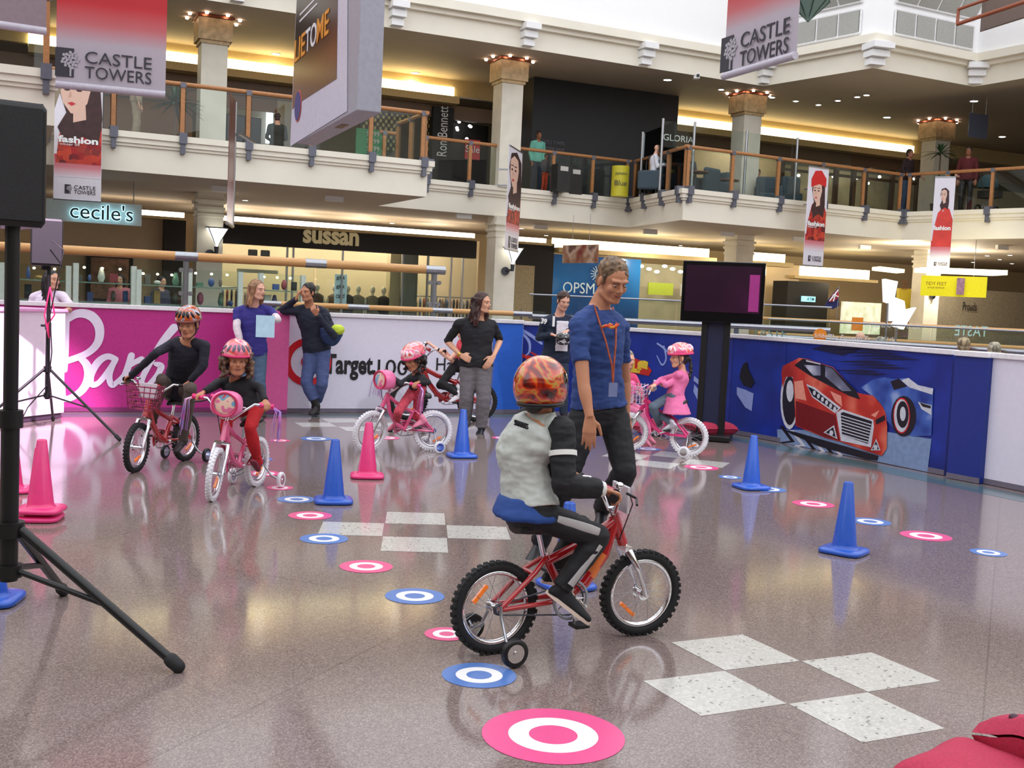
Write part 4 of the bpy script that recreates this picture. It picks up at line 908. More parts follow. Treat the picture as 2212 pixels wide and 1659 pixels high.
galrail(E2[5], E2[6], 'short glass gallery railing stepping forward by the cafe', 3)
galrail(E2[6], E2[7], 'glass gallery railing of the upper cafe, right of centre', 5)
galrail(E2[7], E2[8], 'short glass gallery railing behind the right fashion banner', 3)
galrail(E2[8], E2[9], 'glass gallery railing at the far right', 5)
a, c = V(E2[3]+(0,)), V(E2[3]+(0,))+(V((-3.55, 28.2, 0))-V(E2[3]+(0,)))*.6
galrail(a, c, 'end rail returning from the left gallery towards the column', 2)
# ================================================================ BANNERS
INKG = M('charcoal_ink', (52, 48, 58), .6); PAPER = M('banner_paper', (226, 222, 232), .6, var=.02)
ROSE = (200, 60, 66)
def logo(root, cc, X, sc, ink=INKG):
    """dark tile with a pale round tree beside CASTLE / TOWERS in two lines, sc = height of the tile"""
    X = V(X).normalized(); Z = V((0, 0, 1)); N = X.cross(Z)
    q = lambda x, z, l=0.: V(cc)+X*x*sc+Z*z*sc+N*(.004+l)
    b = B(); b.box(q(-1.62, 0), (.62*sc, .004, sc), X, N); lo = obj('logo_tile', b, ink, root)
    b = B(); 
    for k in range(26): a_ = k*2.4; rr = .3*sqrt(k/26); b.cyl(q(-1.42+rr*cos(a_), .1+rr*sin(a_), .002), q(-1.42+rr*cos(a_), .1+rr*sin(a_), .006), .055*sc, n=7)
    b.box(q(-1.42, -.3, .003), (.06*sc, .005, .34*sc), X, N); obj('logo_tree', b, M('logo_grey', (168, 164, 172), .6), lo)
    for s_, z in (('CASTLE', .25), ('TOWERS', -.27)):
        text('logo_lettering', s_, q(.18, z), X, Z, .3, ink, root, w=2.25*sc, h=.42*sc, extrude=.003)
def banner(label, tl, tr, z0, z1, art, name='hanging_banner', rod=.03, logos=True):
    tl = V(tl); tr = V(tr); tl.z = tr.z = 0; X = (tr-tl).normalized(); N = X.cross(V((0, 0, 1))); w_ = (tr-tl).length; cc = (tl+tr)/2
    r = thing(name, label, 'banner', cc+V((0, 0, z0)))
    return r, X, N, w_, cc
def bigbanner(label, tl, tr, z0, z1, lz, ls, lx=0.):
    r, X, N, w_, cc = banner(label, tl, tr, z0, z1, None)
    m = ramp_mat('big_banner_print%d' % len(_M), 'grad', 1, [(0, (176, 168, 178)), (.5, (178, 168, 178)), (.72, (192, 100, 104)), (.95, (190, 36, 44)), (1, (184, 28, 38))], .6, interp='LINEAR', zr=(z0, z0+1.05))
    b = B(); nn = 10; 
    top = [cc+X*w_*(k/nn-.5)+N*.012*sin(k*1.1) for k in range(nn+1)]
    b.poly([p+V((0, 0, z0)) for p in top]+[p-N*.004+V((0, 0, z0)) for p in top[::-1]], (0, 0, z1-z0)); obj('cloth', b, m, r)
    b = B(); b.cyl(cc-X*w_/2+V((0, 0, z0+.0)), cc+X*w_/2+V((0, 0, z0)), .045, n=12); obj('hem_pole', b, M('banner_hem', (190, 184, 196), .5), r)
    logo(r, cc+X*lx+V((0, 0, lz))+N*.012, X, ls)
    return r
pa, pb = P(120, 182, 13.8), P(357, 204, 14.2); bigbanner('large red and grey hanging banner with dark tree logo at upper left', pa, pb, pa.z-.0, 7.2, P(240, 145, 14).z, .345, .02)
pa, pb = P(1563, 163, 14.0), P(1718, 122, 12.7); bigbanner('large red and grey hanging banner seen at an angle, upper right', pa, pb, (pa.z+pb.z)/2, 7.4, P(1650, 90, 13.3).z-.02, .42, .04)
pa, pb = P(-90, 40, 11.2), P(100, 48, 11.6); r, X, N, w_, cc = banner('corner of a grey and pink hanging banner at the top left edge', pa, pb, pa.z, 7, None)
b = B(); b.box(cc+V((0, 0, (pa.z+7)/2)), (w_, .006, 7-pa.z), X, N); obj('cloth', b, M('grey_pink_cloth', (140, 120, 128), .6), r); b = B(); b.cyl(cc-X*w_/2+V((0, 0, pa.z)), cc+X*w_/2+V((0, 0, pa.z)), .04); obj('hem_pole', b, M('banner_hem', (190, 184, 196), .5), r)
FACE = M('print_skin', (224, 186, 168), .6, var=.03); HAIRP = M('print_hair', (62, 36, 36), .6, var=.3, scale=8); LIPP = M('print_lips', (196, 50, 60), .6); REDH = M('print_red_hat', (206, 34, 34), .6)
DRESS = ramp_mat('print_dress', 'voronoi', 9, [(0, (60, 20, 28)), (.35, (170, 30, 34)), (.6, (206, 70, 44)), (.8, (96, 24, 34))], .6, interp='LINEAR')
DRESS2 = M('print_coral', (214, 62, 54), .6, var=.15, scale=4)
def fashion(label, a, c, z0, z1, style):
    r, X, N, w_, cc = banner(label, a, c, z0, z1, None); H_ = z1-z0; Z = V((0, 0, 1))
    q = lambda x, z, l=0.: cc+X*x*w_+Z*(z0+z*H_)+N*(.006+l)
    b = B(); b.box(cc+Z*(z0+H_/2), (w_, .008, H_), X, N); obj('cloth', b, PAPER, r)
    def pg(pts, m, l, nm='print_shape'): b = B(); b.poly([q(x, z, l) for x, z in pts], N*.0015); return obj(nm, b, m, r)
    def el(cx, cz, rx, rz, m, l, nm='print_shape', n=22): return pg([(cx+rx*cos(2*pi*k/n), cz+rz*sin(2*pi*k/n)) for k in range(n)], m, l, nm)
    fade = ramp_mat('fade%s%d' % (style, len(_M)), 'grad', 1, [(0, (226, 218, 228)), (.45, (212, 130, 140)), (1, (190, 40, 50))], .6, interp='LINEAR', zr=(z0+H_*.16, z0+H_*.32))
    pg([(-.49, .16), (.49, .16), (.49, .32), (-.49, .32)], fade, 0, 'print_fade')
    dm = DRESS2 if style == 'coral' else DRESS
    pg([(-.46, .26), (.49, .26), (.49, .55), (.3, .66), (.05, .7), (-.25, .62), (-.4, .45)], dm, .002, 'print_dress')
    if style == 'hat': fx, fz, rx, rz = -.0, .745, .26, .095
    elif style == 'coral': fx, fz, rx, rz = 0, .80, .17, .055
    else: fx, fz, rx, rz = -.04, .755, .36, .135
    pg([(fx-rx*1.1, fz+rz*.3), (fx-rx*.8, fz+rz*1.35), (fx+rx*.3, fz+rz*1.6), (fx+rx*1.3, fz+rz), (fx+rx*1.5, fz-rz*1.2), (fx+rx*1.3, fz-rz*2.6), (fx+rx*.4, fz-rz*2.2), (fx-rx*.6, fz-rz*2.7), (fx-rx*1.1, fz-rz*1.8), (fx-rx*.6, fz-rz)], HAIRP, .004, 'print_hair')
    pg([(fx-rx*.2, fz-rz*1.5), (fx+rx*.55, fz-rz*1.3), (fx+rx*.5, fz-rz*.5), (fx-rx*.2, fz-rz*.5)], FACE, .005, 'print_neck')
    pg([(fx-rx*.9, fz+rz*.9), (fx-rx*.95, fz), (fx-rx*.8, fz-rz*.5), (fx-rx*.35, fz-rz*1.02), (fx-rx*.05, fz-rz*1.05), (fx+rx*.6, fz-rz*.45), (fx+rx*.8, fz+rz*.3), (fx+rx*.6, fz+rz*1.05), (fx-rx*.2, fz+rz*1.25)], FACE, .006, 'print_face')
    if style == 'hat': pg([(fx-rx*1.3, fz+rz*.55), (fx-rx*1.35, fz+rz*1.4), (fx-rx*.7, fz+rz*2.3), (fx+rx*.5, fz+rz*2.4), (fx+rx*1.5, fz+rz*1.6), (fx+rx*1.5, fz+rz*.7), (fx+rx*.2, fz+rz*.95)], REDH, .008, 'print_hat')
    for ex in (-.58, .12): el(fx+rx*ex, fz+rz*.22, rx*.17, rz*.075, HAIRP, .0085, 'print_eye'); pg([(fx+rx*(ex-.25), fz+rz*.45), (fx+rx*(ex+.25), fz+rz*.5), (fx+rx*(ex+.25), fz+rz*.56), (fx+rx*(ex-.25), fz+rz*.52)], HAIRP, .0085, 'print_brow')
    pg([(fx-rx*.55, fz-rz*.5), (fx-rx*.3, fz-rz*.42), (fx-.02, fz-rz*.5), (fx-rx*.3, fz-rz*.64)], LIPP, .0085, 'print_lips'); pg([(fx-rx*.38, fz+rz*.2), (fx-rx*.3, fz-rz*.15), (fx-rx*.5, fz-rz*.2)], M('print_nose', (204, 160, 142), .6), .0085, 'print_nose')
    text('fashion_lettering', 'fashion', q(.0, .43 if style != 'coral' else .46, .014), X, Z, .2, WHITE, r, w=w_*.84, h=H_*.05, bold=.008)
    if style != 'coral': text('season_lettering', 'winter 09', q(-.18, .395, .014), X, Z, .2, WHITE, r, w=w_*.42, h=H_*.018)
    logo(r, q(.12, .075, 0), X, w_*.2)
    for zz in (z0, z1): b = B(); b.cyl(cc-X*w_/2+Z*zz, cc+X*w_/2+Z*zz, .02); obj('hem_pole', b, STEEL, r)
    for zz in (Z2+.3, Z2-.1):
        if z0 < zz < z1: b = B(); b.box(cc-N*.22+Z*zz, (.04, .46, .04), X, N); obj('arm', b, STEEL, r)
    return r
for lab, (xa, ya, Ya), (xb, yb, Yb), (xt, yt), st_ in (('fashion banner of a woman in a red patterned dress, far left below the big banner', (115, 428, 21.6), (218, 436, 21.9), (128, 128), 'dark'), ('narrow fashion banner seen almost edge-on by the middle column', (1090, 538, 27.6), (1119, 543, 29.0), (1108, 322), 'dark'), ('fashion banner of a woman in a red knitted hat', (1734, 573, 29.2), (1777, 576, 29.6), (1762, 362), 'hat'), ('fashion banner of a woman in a coral dress, at right', (2006, 583, 29.8), (2050, 588, 29.6), (2028, 382), 'coral')):
    a, c = P(xa, ya, Ya), P(xb, yb, Yb); t = P(xt, yt, (Ya+Yb)/2); fashion(lab, a, c, (a.z+c.z)/2, t.z, st_)
a, c = P(490, 482, 20.2), P(503, 482, 21.2); t = P(500, 210, 20.7)
r, X, N, w_, cc = banner('hanging banner seen edge-on in front of the left gallery', a, c, a.z, t.z, None)
b = B(); b.box(cc+V((0, 0, (a.z+t.z)/2)), (w_, .01, t.z-a.z), X, N); obj('cloth', b, ramp_mat('edge_banner', 'grad', 1, [(0, (230, 226, 232)), (.18, (214, 190, 196)), (.35, (110, 50, 44)), (1, (96, 60, 52))], .3, interp='LINEAR', zr=(a.z, t.z)), r)
b = B(); b.cyl(cc-X*w_*.5+V((0, 0, a.z)), cc+X*w_*.5+V((0, 0, a.z)), .03); b.cyl(cc+X*w_*.5+V((0, 0, a.z)), cc+X*w_*.5+V((0, 0, t.z)), .025); obj('hem_pole', b, STEEL, r)
b = B(); b.box(V((c.x, c.y, Z2-.1))+V((.1, .5, 0)), (.05, 1.2, .05)); obj('arm', b, STEEL, r)
# ---- hanging lightbox
LN, LF = V((-1.476, 10.0, 0)), V((-2.48, 12.4, 0)); X = (LN-LF).normalized(); N = X.cross(V((0, 0, 1))); zb, zt = 3.12, 5.6
r = thing('hanging_lightbox', 'large grey hanging advertising box with a black poster', 'advertising sign', (LN+LF)/2+V((0, 0, zb)))
w_ = (LN-LF).length; cc = (LN+LF)/2; b = B(); b.box(cc-N*.11+V((0, 0, (zb+zt)/2)), (w_, .22, zt-zb), X, N); obj('case', b, M('case_grey', (160, 160, 172), .4), r, bevel=.01)
WL = lambda x, y: onwall(x, y, LF, LN, .004)
def lp(pts, m, l, nm): b = B(); b.poly([WL(x, y)+N*l for x, y in pts], N*.002); return obj(nm, b, m, r)
lp([(645, -90), (752, -200), (750, 240), (627, 316)], M('poster_grey_white', (206, 204, 222), .35), 0, 'poster_base')
lp([(646, -90), (733, -200), (728, 170), (653, 218), (632, 236)], ramp_mat('poster_dark', 'grad', 1, [(0, (110, 74, 46)), (.16, (128, 88, 56)), (.34, (40, 30, 34)), (1, (30, 24, 30))], .2, interp='LINEAR', zr=(3.5, 5.4)), .004, 'poster_dark_print')
a, c = WL(641, 98), WL(661, 82); 
def lt(s_, x0, x1, yc0, m, hgt): p, q = WL(x0, yc0), WL(x1, yc0-(x1-x0)*.9); cc_ = (p+q)/2; cc_.z = (p.z+q.z)/2; text('poster_lettering', s_, V((cc_.x, cc_.y, WL((x0+x1)/2, yc0-(x1-x0)*.45).z))+N*.008, X, V((0, 0, 1)), .3, m, r, w=(q-p).xy.length, h=hgt, bold=.004)
OR = M('orange_print', (226, 150, 40), .4); WP = M('white_print', (228, 228, 232), .4)
zl = 4.3
def seg(x0, x1): p, q = WL(x0, 60), WL(x1, 60); return ((p+q)/2, (V((q.x, q.y, 0))-V((p.x, p.y, 0))).length)
for s_, x0, x1, yc, m in (('LIE', 640, 662, 103, OR), ('TO', 663, 686, 80, WP), ('ME', 687, 712, 52, OR)):
    c_, ww = seg(x0, x1); c_.z = 4.14; text('poster_lettering', s_, c_+N*.01, X, V((0, 0, 1)), .3, m, r, w=ww, h=.24, bold=.003)
for k, (s_, y) in enumerate((('NOT EVERYONE WANTS', 14), ('THE TRUTH', 28))): c_, ww = seg(644, 690); c_.z = WL(667, y).z; b = B(); b.box(c_+N*.008, (ww*.8, .003, .02), X, N); obj('small_print', b, WP, r)
b = B(); c_ = WL(645, 229); b.cyl(c_+N*.006, c_+N*.010, .17, n=30); obj('round_badge', b, M('badge_orange', (214, 90, 60), .4), r)
b = B(); b.cyl(c_+N*.008, c_+N*.013, .158, n=30); bo = obj('badge_centre', b, M('badge_blue', (66, 66, 130), .4), r)
b = B(); b.box(WL(700, 268)-N*.09, (.3, .06, .002), X, N, V((0, 0, 1))); b.box(cc+X*.3-N*.11+V((0, 0, zb-.002)), (.28, .07, .004), X, N); obj('vent_plate', b, M('plate_brown', (120, 96, 60), .5), r)
# ================================================================ FAR FIGURES
def figure(label, pos, hd, H_=1.72, pose='stand', topm=None, botm=None, hair='short', hc=(40, 30, 26), sk=SK1, group=None, arm=0.):
    k = H_/1.75; f = V((cos(hd), sin(hd), 0)); r_ = f.cross(V((0, 0, 1))); q = lambda x, y, z: V(pos)+(r_*x+f*y+V((0, 0, z)))*k; J = {}
    sit = pose == 'sit'; pz = .52 if sit else .95; J['pelvis'] = q(0, 0, pz); J['neck'] = q(0, .03 if not sit else -.02, pz+.52); J['head'] = q(0, .05, pz+.69)
    for sd, s_ in (('R', 1), ('L', -1)):
        J['sh'+sd] = q(.18*s_, .02, pz+.47); J['hip'+sd] = q(.09*s_, 0, pz-.03)
        J['el'+sd] = q(.24*s_, .0 if not sit else .08, pz+.2); J['wr'+sd] = q(.22*s_, .08+arm, pz-.04+arm*.6) if not sit else q(.12*s_, .34, pz+.16+arm)
        if sit: J['kn'+sd] = q(.11*s_, .42, .5); J['an'+sd] = q(.11*s_, .46, .1); J['to'+sd] = q(.12*s_, .6, .04)
        else: J['kn'+sd] = q(.1*s_, .03, .5); J['an'+sd] = q(.1*s_, -.02, .09); J['to'+sd] = q(.12*s_, .14, .03)
    return person(label, J, k, k*.98, Fd=f, skinm=sk, hair=hair, hc=hc, top=topm, bot=botm, shoe=BLACK, vox=.02, hem=-.12, group=group)
# ================================================================ UPPER STOREY: SHOPS, FURNITURE, PEOPLE
def fp(x, y, off_=0., z=None): p = F(x, y, off_); return V((p.x, p.y, p.z if z is None else z))
def shop(label, x0, y0, x1, y1, off_, t, mat, cat='shopfront', name='shopfront', z0=None, z1=None, trim=None):
    a, c = F(x0, y0, off_), F(x1, y1, off_); r = thing(name, label, cat, V(((a.x+c.x)/2, (a.y+c.y)/2, c.z if z0 is None else z0)))
    fbox('panel', (x0, y0), (x1, y1), off_, t, mat, r, z0=z0, z1=z1)
    return r
BRW = M('warm_brown_wall', (142, 104, 72), .6, var=.1, scale=2); DKI = M('dark_interior', (34, 30, 30), .5, var=.2, scale=3); GREYI = M('grey_interior', (150, 146, 140), .6, var=.1, scale=2)
shop('brown timber fascia of the upper left shop', 225, 150, 600, 195, .1, .1, BRW, z0=6.35, z1=7.0)
shop('warm brown shop wall behind the left gallery rail', 225, 200, 415, 300, -.6, .1, BRW, z0=Z2, z1=6.4)
r = shop('pale grey salon interior behind the left gallery', 455, 190, 632, 300, -.8, .1, GREYI, z0=Z2, z1=6.9)
b = B(); fbox('x', (577, 232), (588, 310), -.6, .1, None, b=b); obj('light_column', b, M('white_light_column', (240, 246, 255), emit=2.2), r)
r = shop('shop wall with black and cream checkered tile pattern', 780, 200, 940, 300, -.3, .1, ramp_mat('checker_tiles', 'noise', 4, [(0, (60, 54, 50)), (1, (60, 54, 50))], .4), z0=Z2, z1=7.0)
b = B()
a = F(785, 205, -.28); c = F(938, 205, -.28); LL = (c-a).length
for i in range(26):
    for j in range(12):
        if (i+j) % 2 == 0: b.box(V((a.x, a.y, 0))+FU*(LL*(i+.5)/26)+V((0, 0, 6.95-.11*j)), (LL/26*.8, .02, .09), FU, FN)
obj('wall_tiles', b, M('cream_tiles', (206, 196, 140), .4), r)
r = shop('green price board in the window behind the left gallery rail', 770, 276, 826, 338, .3, .05, M('price_green', (80, 170, 120), .5), cat='sign', name='price_board')
for k, s_ in enumerate(('$199', '$299', '$399', '$499')): text('price', s_, fp(806, 290+16*k, .36), FU, (0, 0, 1), .2, WHITE, r, h=.15)
r = shop('tall black pillar sign with white vertical lettering', 937, 222, 974, 410, .35, .3, M('matt_black', (26, 24, 26), .6), cat='sign', name='pillar_sign', z0=Z2, z1=7.0)
text('vertical_lettering', 'Ron Bennett', fp(956, 283, .38), (0, 0, 1), -FU, .3, WHITE, r, w=1.42, h=.3)
for v in []: pass
shop('dark shop interior right of the pillar sign', 974, 225, 1050, 405, -1.5, .1, DKI, z0=Z2, z1=6.9)
for k in range(10): q = fp(985+random.uniform(0, 55), 250+random.uniform(0, 60), -.9); b = B(); b.ell(q, (.05, .05, .04), n=8, m=5); tag(obj('spot_lamp', b, M('spot_glow', (250, 250, 255), emit=9)), 'small spot lamp in the dark shop right of the pillar sign', 'spot lamp', 'spot lamps in the dark upper shop')
for k, (x0, x1, lab) in enumerate(((1006, 1036, 'red sale sign left of the middle column'), (1114, 1142, 'red sale sign right of the middle column'))):
    r = shop(lab, x0, 300, x1, 346, .8, .05, M('sale_red', (212, 50, 60), .5), cat='sign', name='sale_sign'); text('sign_lettering', 'Sale', fp((x0+x1)/2, 322, .86), FU, (0, 0, 1), .2, WHITE, r, h=.2)
r = shop('large black hoarding box under the upper ceiling', 1152, 213, 1455, 420, 2.0, 2.2, M('hoarding_black', (30, 31, 36), .55, var=.1, scale=3), cat='hoarding', name='hoarding', z0=Z2, z1=Z3-.01)
text('hoarding_lettering', 'CASTLE TOWERS', fp(1195, 308, 2.03), FU, (0, 0, 1), .2, M('faint_lettering', (110, 104, 112), .5), r, w=.72, h=.1); text('hoarding_lettering', 'coming soon', fp(1195, 322, 2.03), FU, (0, 0, 1), .2, M('faint_lettering', (110, 104, 112), .5), r, w=.7, h=.14)
shop('brown end wall beside the black hoarding', 1122, 222, 1142, 400, 1.0, 1.6, M('taupe_wall', (120, 104, 84), .6), z0=Z2, z1=Z3-.2)
shop('cream shop wall of the upper cafe', 1455, 275, 1690, 430, -1.2, .1, M('cafe_cream', (206, 194, 166), .6, var=.08), z0=Z2, z1=7.0)
# brown framed glass shopfronts at right
r = thing('shopfront', 'bronze-framed glass shopfront behind the upper cafe at right', 'shopfront', fp(1830, 450, 0, Z2)); BRZ = M('bronze_frame', (84, 62, 44), .4)
xs = [1690, 1716, 1772, 1808, 1846, 1872, 1930, 1985, 2060]
for x in xs: b = B(); p = fp(x, 350, .1); b.box(V((p.x, p.y, 5.75)), (.14, .14, 2.5), FU, FN); obj('mullion', b, BRZ, r)
b = B(); fbox('x', (1688, 300), (2062, 330), .1, .16, None, b=b, z0=6.85, z1=7.05); fbox('x', (1688, 300), (2062, 330), .1, .14, None, b=b, z0=6.3, z1=6.38); obj('transom', b, BRZ, r)
b = B(); fbox('x', (1690, 320), (2060, 460), .05, .02, None, b=b, z0=Z2, z1=6.9); obj('glass', b, GLASS, r)
shop('lit interior behind the bronze-framed glass', 1690, 320, 2062, 460, -2.4, .1, M('shop_lit_wall', (176, 158, 128), .6, var=.25, scale=2), z0=Z2, z1=6.9)
for k in range(14): q = fp(1700+25*k, 378+random.uniform(0, 22), -1.6); b = B(); b.ell(q, (.06, .06, .05), n=8, m=5); tag(obj('spot_lamp', b, M('spot_glow', (250, 250, 255), emit=9)), 'small spot lamp behind the bronze-framed glass', 'spot lamp', 'spot lamps behind the bronze-framed glass')
shop('cream shopfront at the far right of the upper level', 2095, 380, 2260, 470, .2, .1, M('cafe_cream', (206, 194, 166), .6, var=.08), z0=Z2, z1=6.4)
# furniture
def armchair(label, p, rz, m, group):
    r = thing('armchair', label, 'armchair', p, rz, group, local=True)
    b = B(); b.box((0, 0, .3), (.6, .55, .24)); obj('seat', b, m, r, bevel=.05); b = B(); b.box((0, -.3, .55), (.7, .14, .75)); obj('backrest', b, m, r, bevel=.06)
    for s_ in (-1, 1): b = B(); b.box((.33*s_, -.02, .38), (.12, .6, .5)); obj('armrest', b, m, r, bevel=.05)
    for sx in (-1, 1):
        for sy in (-1, 1): b = B(); b.cyl((.27*sx, .22*sy, 0), (.27*sx, .22*sy, .2), .025); obj('leg', b, BLACK, r)
    return r
TC = M('teal_grey_fabric', (62, 78, 88), .8)
for k, (x, Y_, rz) in enumerate(((1405, 30.2, 1.2), (1475, 31.0, -.4), (1516, 31.4, .8), (1538, 32, 2.2), (1636, 34.3, 1.4), (1660, 32.3, 3.0), (1690, 32.6, .6), (1700, 34, -1))):
    p = P(x, 420, Y_); armchair('teal-grey upper cafe armchair, %s' % ['leftmost, by the tall glass screen', 'where the person with a hand to the face sits', 'beside the round table', 'by the third column', 'where the man with glasses sits', 'right of the seated man', 'backing onto the railing', 'rightmost, near the bronze frames'][k], (p.x, p.y, Z2), rz, TC, 'cafe armchairs on the upper level')
def ctable(label, p): 
    r = thing('cafe_table', label, 'table', p, local=True); b = B(); b.lathe([(.001, .7), (.35, .7), (.35, .73), (.001, .73)], n=20); obj('tabletop', b, M('table_brown', (110, 70, 50), .4), r); b = B(); b.cyl((0, 0, .03), (0, 0, .7), .03); b.lathe([(.22, 0), (.22, .02), (.03, .05)]); obj('pedestal', b, DARKM, r)
for k, (x, Y_) in enumerate(((1500, 30.6), (1568, 32.2))): p = P(x, 420, Y_); ctable(['round brown cafe table left of the column', 'round brown cafe table in front of the column'][k], (p.x, p.y, Z2))
for k, (x, Y_) in enumerate(((502, 28.5), (536, 28.8), (1215, 30.3), (1242, 30.9))):
    p = P(x, 300, Y_); r = thing('salon_chair' if k < 2 else 'display_stand', ['black salon chair left of the white light column', 'black salon chair right of its pair', 'dark display stand behind the middle railing, left', 'dark display stand behind the middle railing, right'][k], 'chair' if k < 2 else 'display stand', (p.x, p.y, Z2), .5, local=True)
    if k < 2:
        b = B(); b.box((0, 0, .5), (.5, .5, .12)); obj('seat', b, BLACK, r, bevel=.03); b = B(); b.box((0, -.26, .95), (.5, .12, .8)); obj('backrest', b, BLACK, r, bevel=.04); b = B(); b.cyl((0, 0, 0), (0, 0, .5), .04); b.lathe([(.28, 0), (.28, .03), (.04, .06)]); obj('base', b, CHROME, r)
        for s_ in (-1, 1): b = B(); b.box((.28*s_, 0, .68), (.06, .4, .06)); obj('armrest', b, BLACK, r)
    else:
        b = B(); b.box((0, 0, .36), (.4, .35, .72)); obj('cabinet', b, DKI, r); b = B(); b.box((0, -.18, .6), (.24, .01, .12)); obj('card', b, M('card_pale', (190, 186, 180)), r)
# yellow drum sign
p = P(1339, 400, 30.9); r = thing('drum_sign', 'yellow cylindrical sign with handwriting behind the railing corner', 'sign', (p.x, p.y, Z2)); b = B(); b.cyl((p.x, p.y, Z2), (p.x, p.y, Z2+.82), .24, n=28); obj('drum', b, M('sign_yellow', (206, 196, 50), .5), r)
for k, s_ in enumerate(('Jamaica', 'Blue')): text('sign_lettering', s_, (p.x, p.y-.245, Z2+.6-.25*k), (1, 0, 0), (0, .0, 1), .12, INKG, r, w=.34)
# tall glass screens of the cafe
for k, (x, x2, Y0, Y1) in enumerate(((1368, 1437, 31.0, 28.7), (1440, 1512, 28.5, 28.9), (1512, 1625, 28.8, 29.8), (1625, 1735, 29.8, 30.7), (1735, 1855, 30.6, 31.5))):
    a, c = P(x, 330, Y0), P(x2, 330, Y1); a.z = c.z = 0; e = (c-a).normalized(); n = V((e.y, -e.x, 0)); r = thing('wind_screen', 'tall clear glass screen above the upper cafe railing, %s' % ['at the short return', 'just right of the corner', 'in front of the third column', 'right of the third column', 'behind the red-hat banner'][k], 'glass screen', a+V((0, 0, Z2)))
    b = B(); b.box((a+c)/2-n*.25+V((0, 0, Z2+1.42)), ((c-a).length-.1, .012, .66), e, n); obj('glass_pane', b, GLASS, r)
    b = B(); b.cyl(a-n*.25+V((0, 0, Z2)), a-n*.25+V((0, 0, Z2+1.8)), .035); obj('post', b, STEEL, r)
    if k == 1: text('screen_lettering', 'GLORIA', (a+c)/2-n*.27+V((0, 0, Z2+1.35)), e, (0, 0, 1), .2, WHITE, r, w=.9, h=.16)
# people upstairs
TEAL_T = M('mint_tshirt', (120, 200, 180), .8)
p = P(1157, 400, 31.5); figure('person in a mint T-shirt standing behind the middle railing', (p.x, p.y, Z2), -1.0, 1.75, topm=TEAL_T, botm=M('dark_denim', (44, 56, 76), .85), sk=SK4)
p = P(1175, 410, 30.8); figure('child in orange trousers beside the person in mint', (p.x, p.y, Z2), -.8, 1.05, topm=M('grey_top', (90, 80, 84), .8), botm=M('orange_trousers', (220, 80, 50), .8), sk=SK4)
p = P(1412, 415, 30.0); figure('bald man in a white shirt reading a newspaper in the upper cafe', (p.x, p.y, Z2), -.2, 1.75, 'sit', topm=M('white_shirt', (220, 222, 230), .8), botm=DKI, hair=None, sk=SK3, arm=.15)
a = P(1449, 372, 29.9); b = B(); b.box(a, (.5, .01, .42), (.5, .85, .1), (-.85, .5, 0)); tag(obj('newspaper', b, M('newsprint', (190, 192, 196), .8, var=.3, scale=40)), 'open newspaper held by the bald man in the upper cafe', 'newspaper')
p = P(1482, 415, 31.0); figure('person in dark grey with a hand raised to the face in the upper cafe', (p.x, p.y, Z2), -1.8, 1.75, 'sit', topm=M('charcoal_top', (64, 64, 70), .8), botm=DKI, arm=.35)
p = P(1634, 430, 34.2); figure('man in a white shirt seated in the upper cafe right of the column', (p.x, p.y, Z2), -1.9, 1.75, 'sit', topm=M('white_shirt', (220, 222, 230), .8), botm=DKI)
p = P(1953, 465, 32.4); figure('person in black with red collar leaning on the upper rail at right', (p.x, p.y, Z2), -.9, 1.85, topm=M('black_red_top', (40, 22, 26), .8), botm=M('blue_jeans', (70, 92, 118), .85), sk=SK4, arm=.2)
p = P(2083, 460, 31.8); figure('person in a dark red top behind the coral-dress banner', (p.x, p.y, Z2), -2.0, 1.9, topm=M('dark_red_top', (96, 30, 36), .8), botm=DKI, sk=SK4)
p = P(598, 300, 27.4); figure('person in a dark green shirt seated with back turned behind the left railing', (p.x, p.y, Z2), 1.9, 1.7, 'sit', topm=M('dark_green_shirt', (30, 48, 40), .8), botm=DKI)
p = P(292, 290, 24.5); figure('pale figure standing behind the left gallery rail', (p.x, p.y, Z2), .2, 1.75, topm=M('beige_top', (150, 132, 108), .8), botm=M('beige_top', (150, 132, 108), .8))
# pushchair
p = P(2130, 450, 30.9); r = thing('pushchair', 'dark pushchair with teal hood behind the far right railing', 'pushchair', (p.x, p.y, Z2), .4, local=True)
b = B(); b.ell((0, 0, .75), (.3, .25, .3), n=16, m=8, z0=-.2); obj('hood', b, M('teal_hood', (46, 74, 82), .8), r); b = B(); b.box((0, -.1, .5), (.4, .5, .2)); obj('seat', b, DKI, r)
b = B(); b.tube([(-.5, -.2, 1.0), (-.1, 0, .5), (.35, .0, .12)], .015); b.tube([(-.2, 0, .1), (.2, 0, .6)], .015); obj('frame', b, STEEL, r)
for x in (-.3, .35): b = B(); b.lathe([(.08, -.02), (.11, -.02), (.11, .02), (.08, .02)], (x, 0, .11), (0, 1, 0), 20, closed=True); obj('wheel', b, BLACK, r)
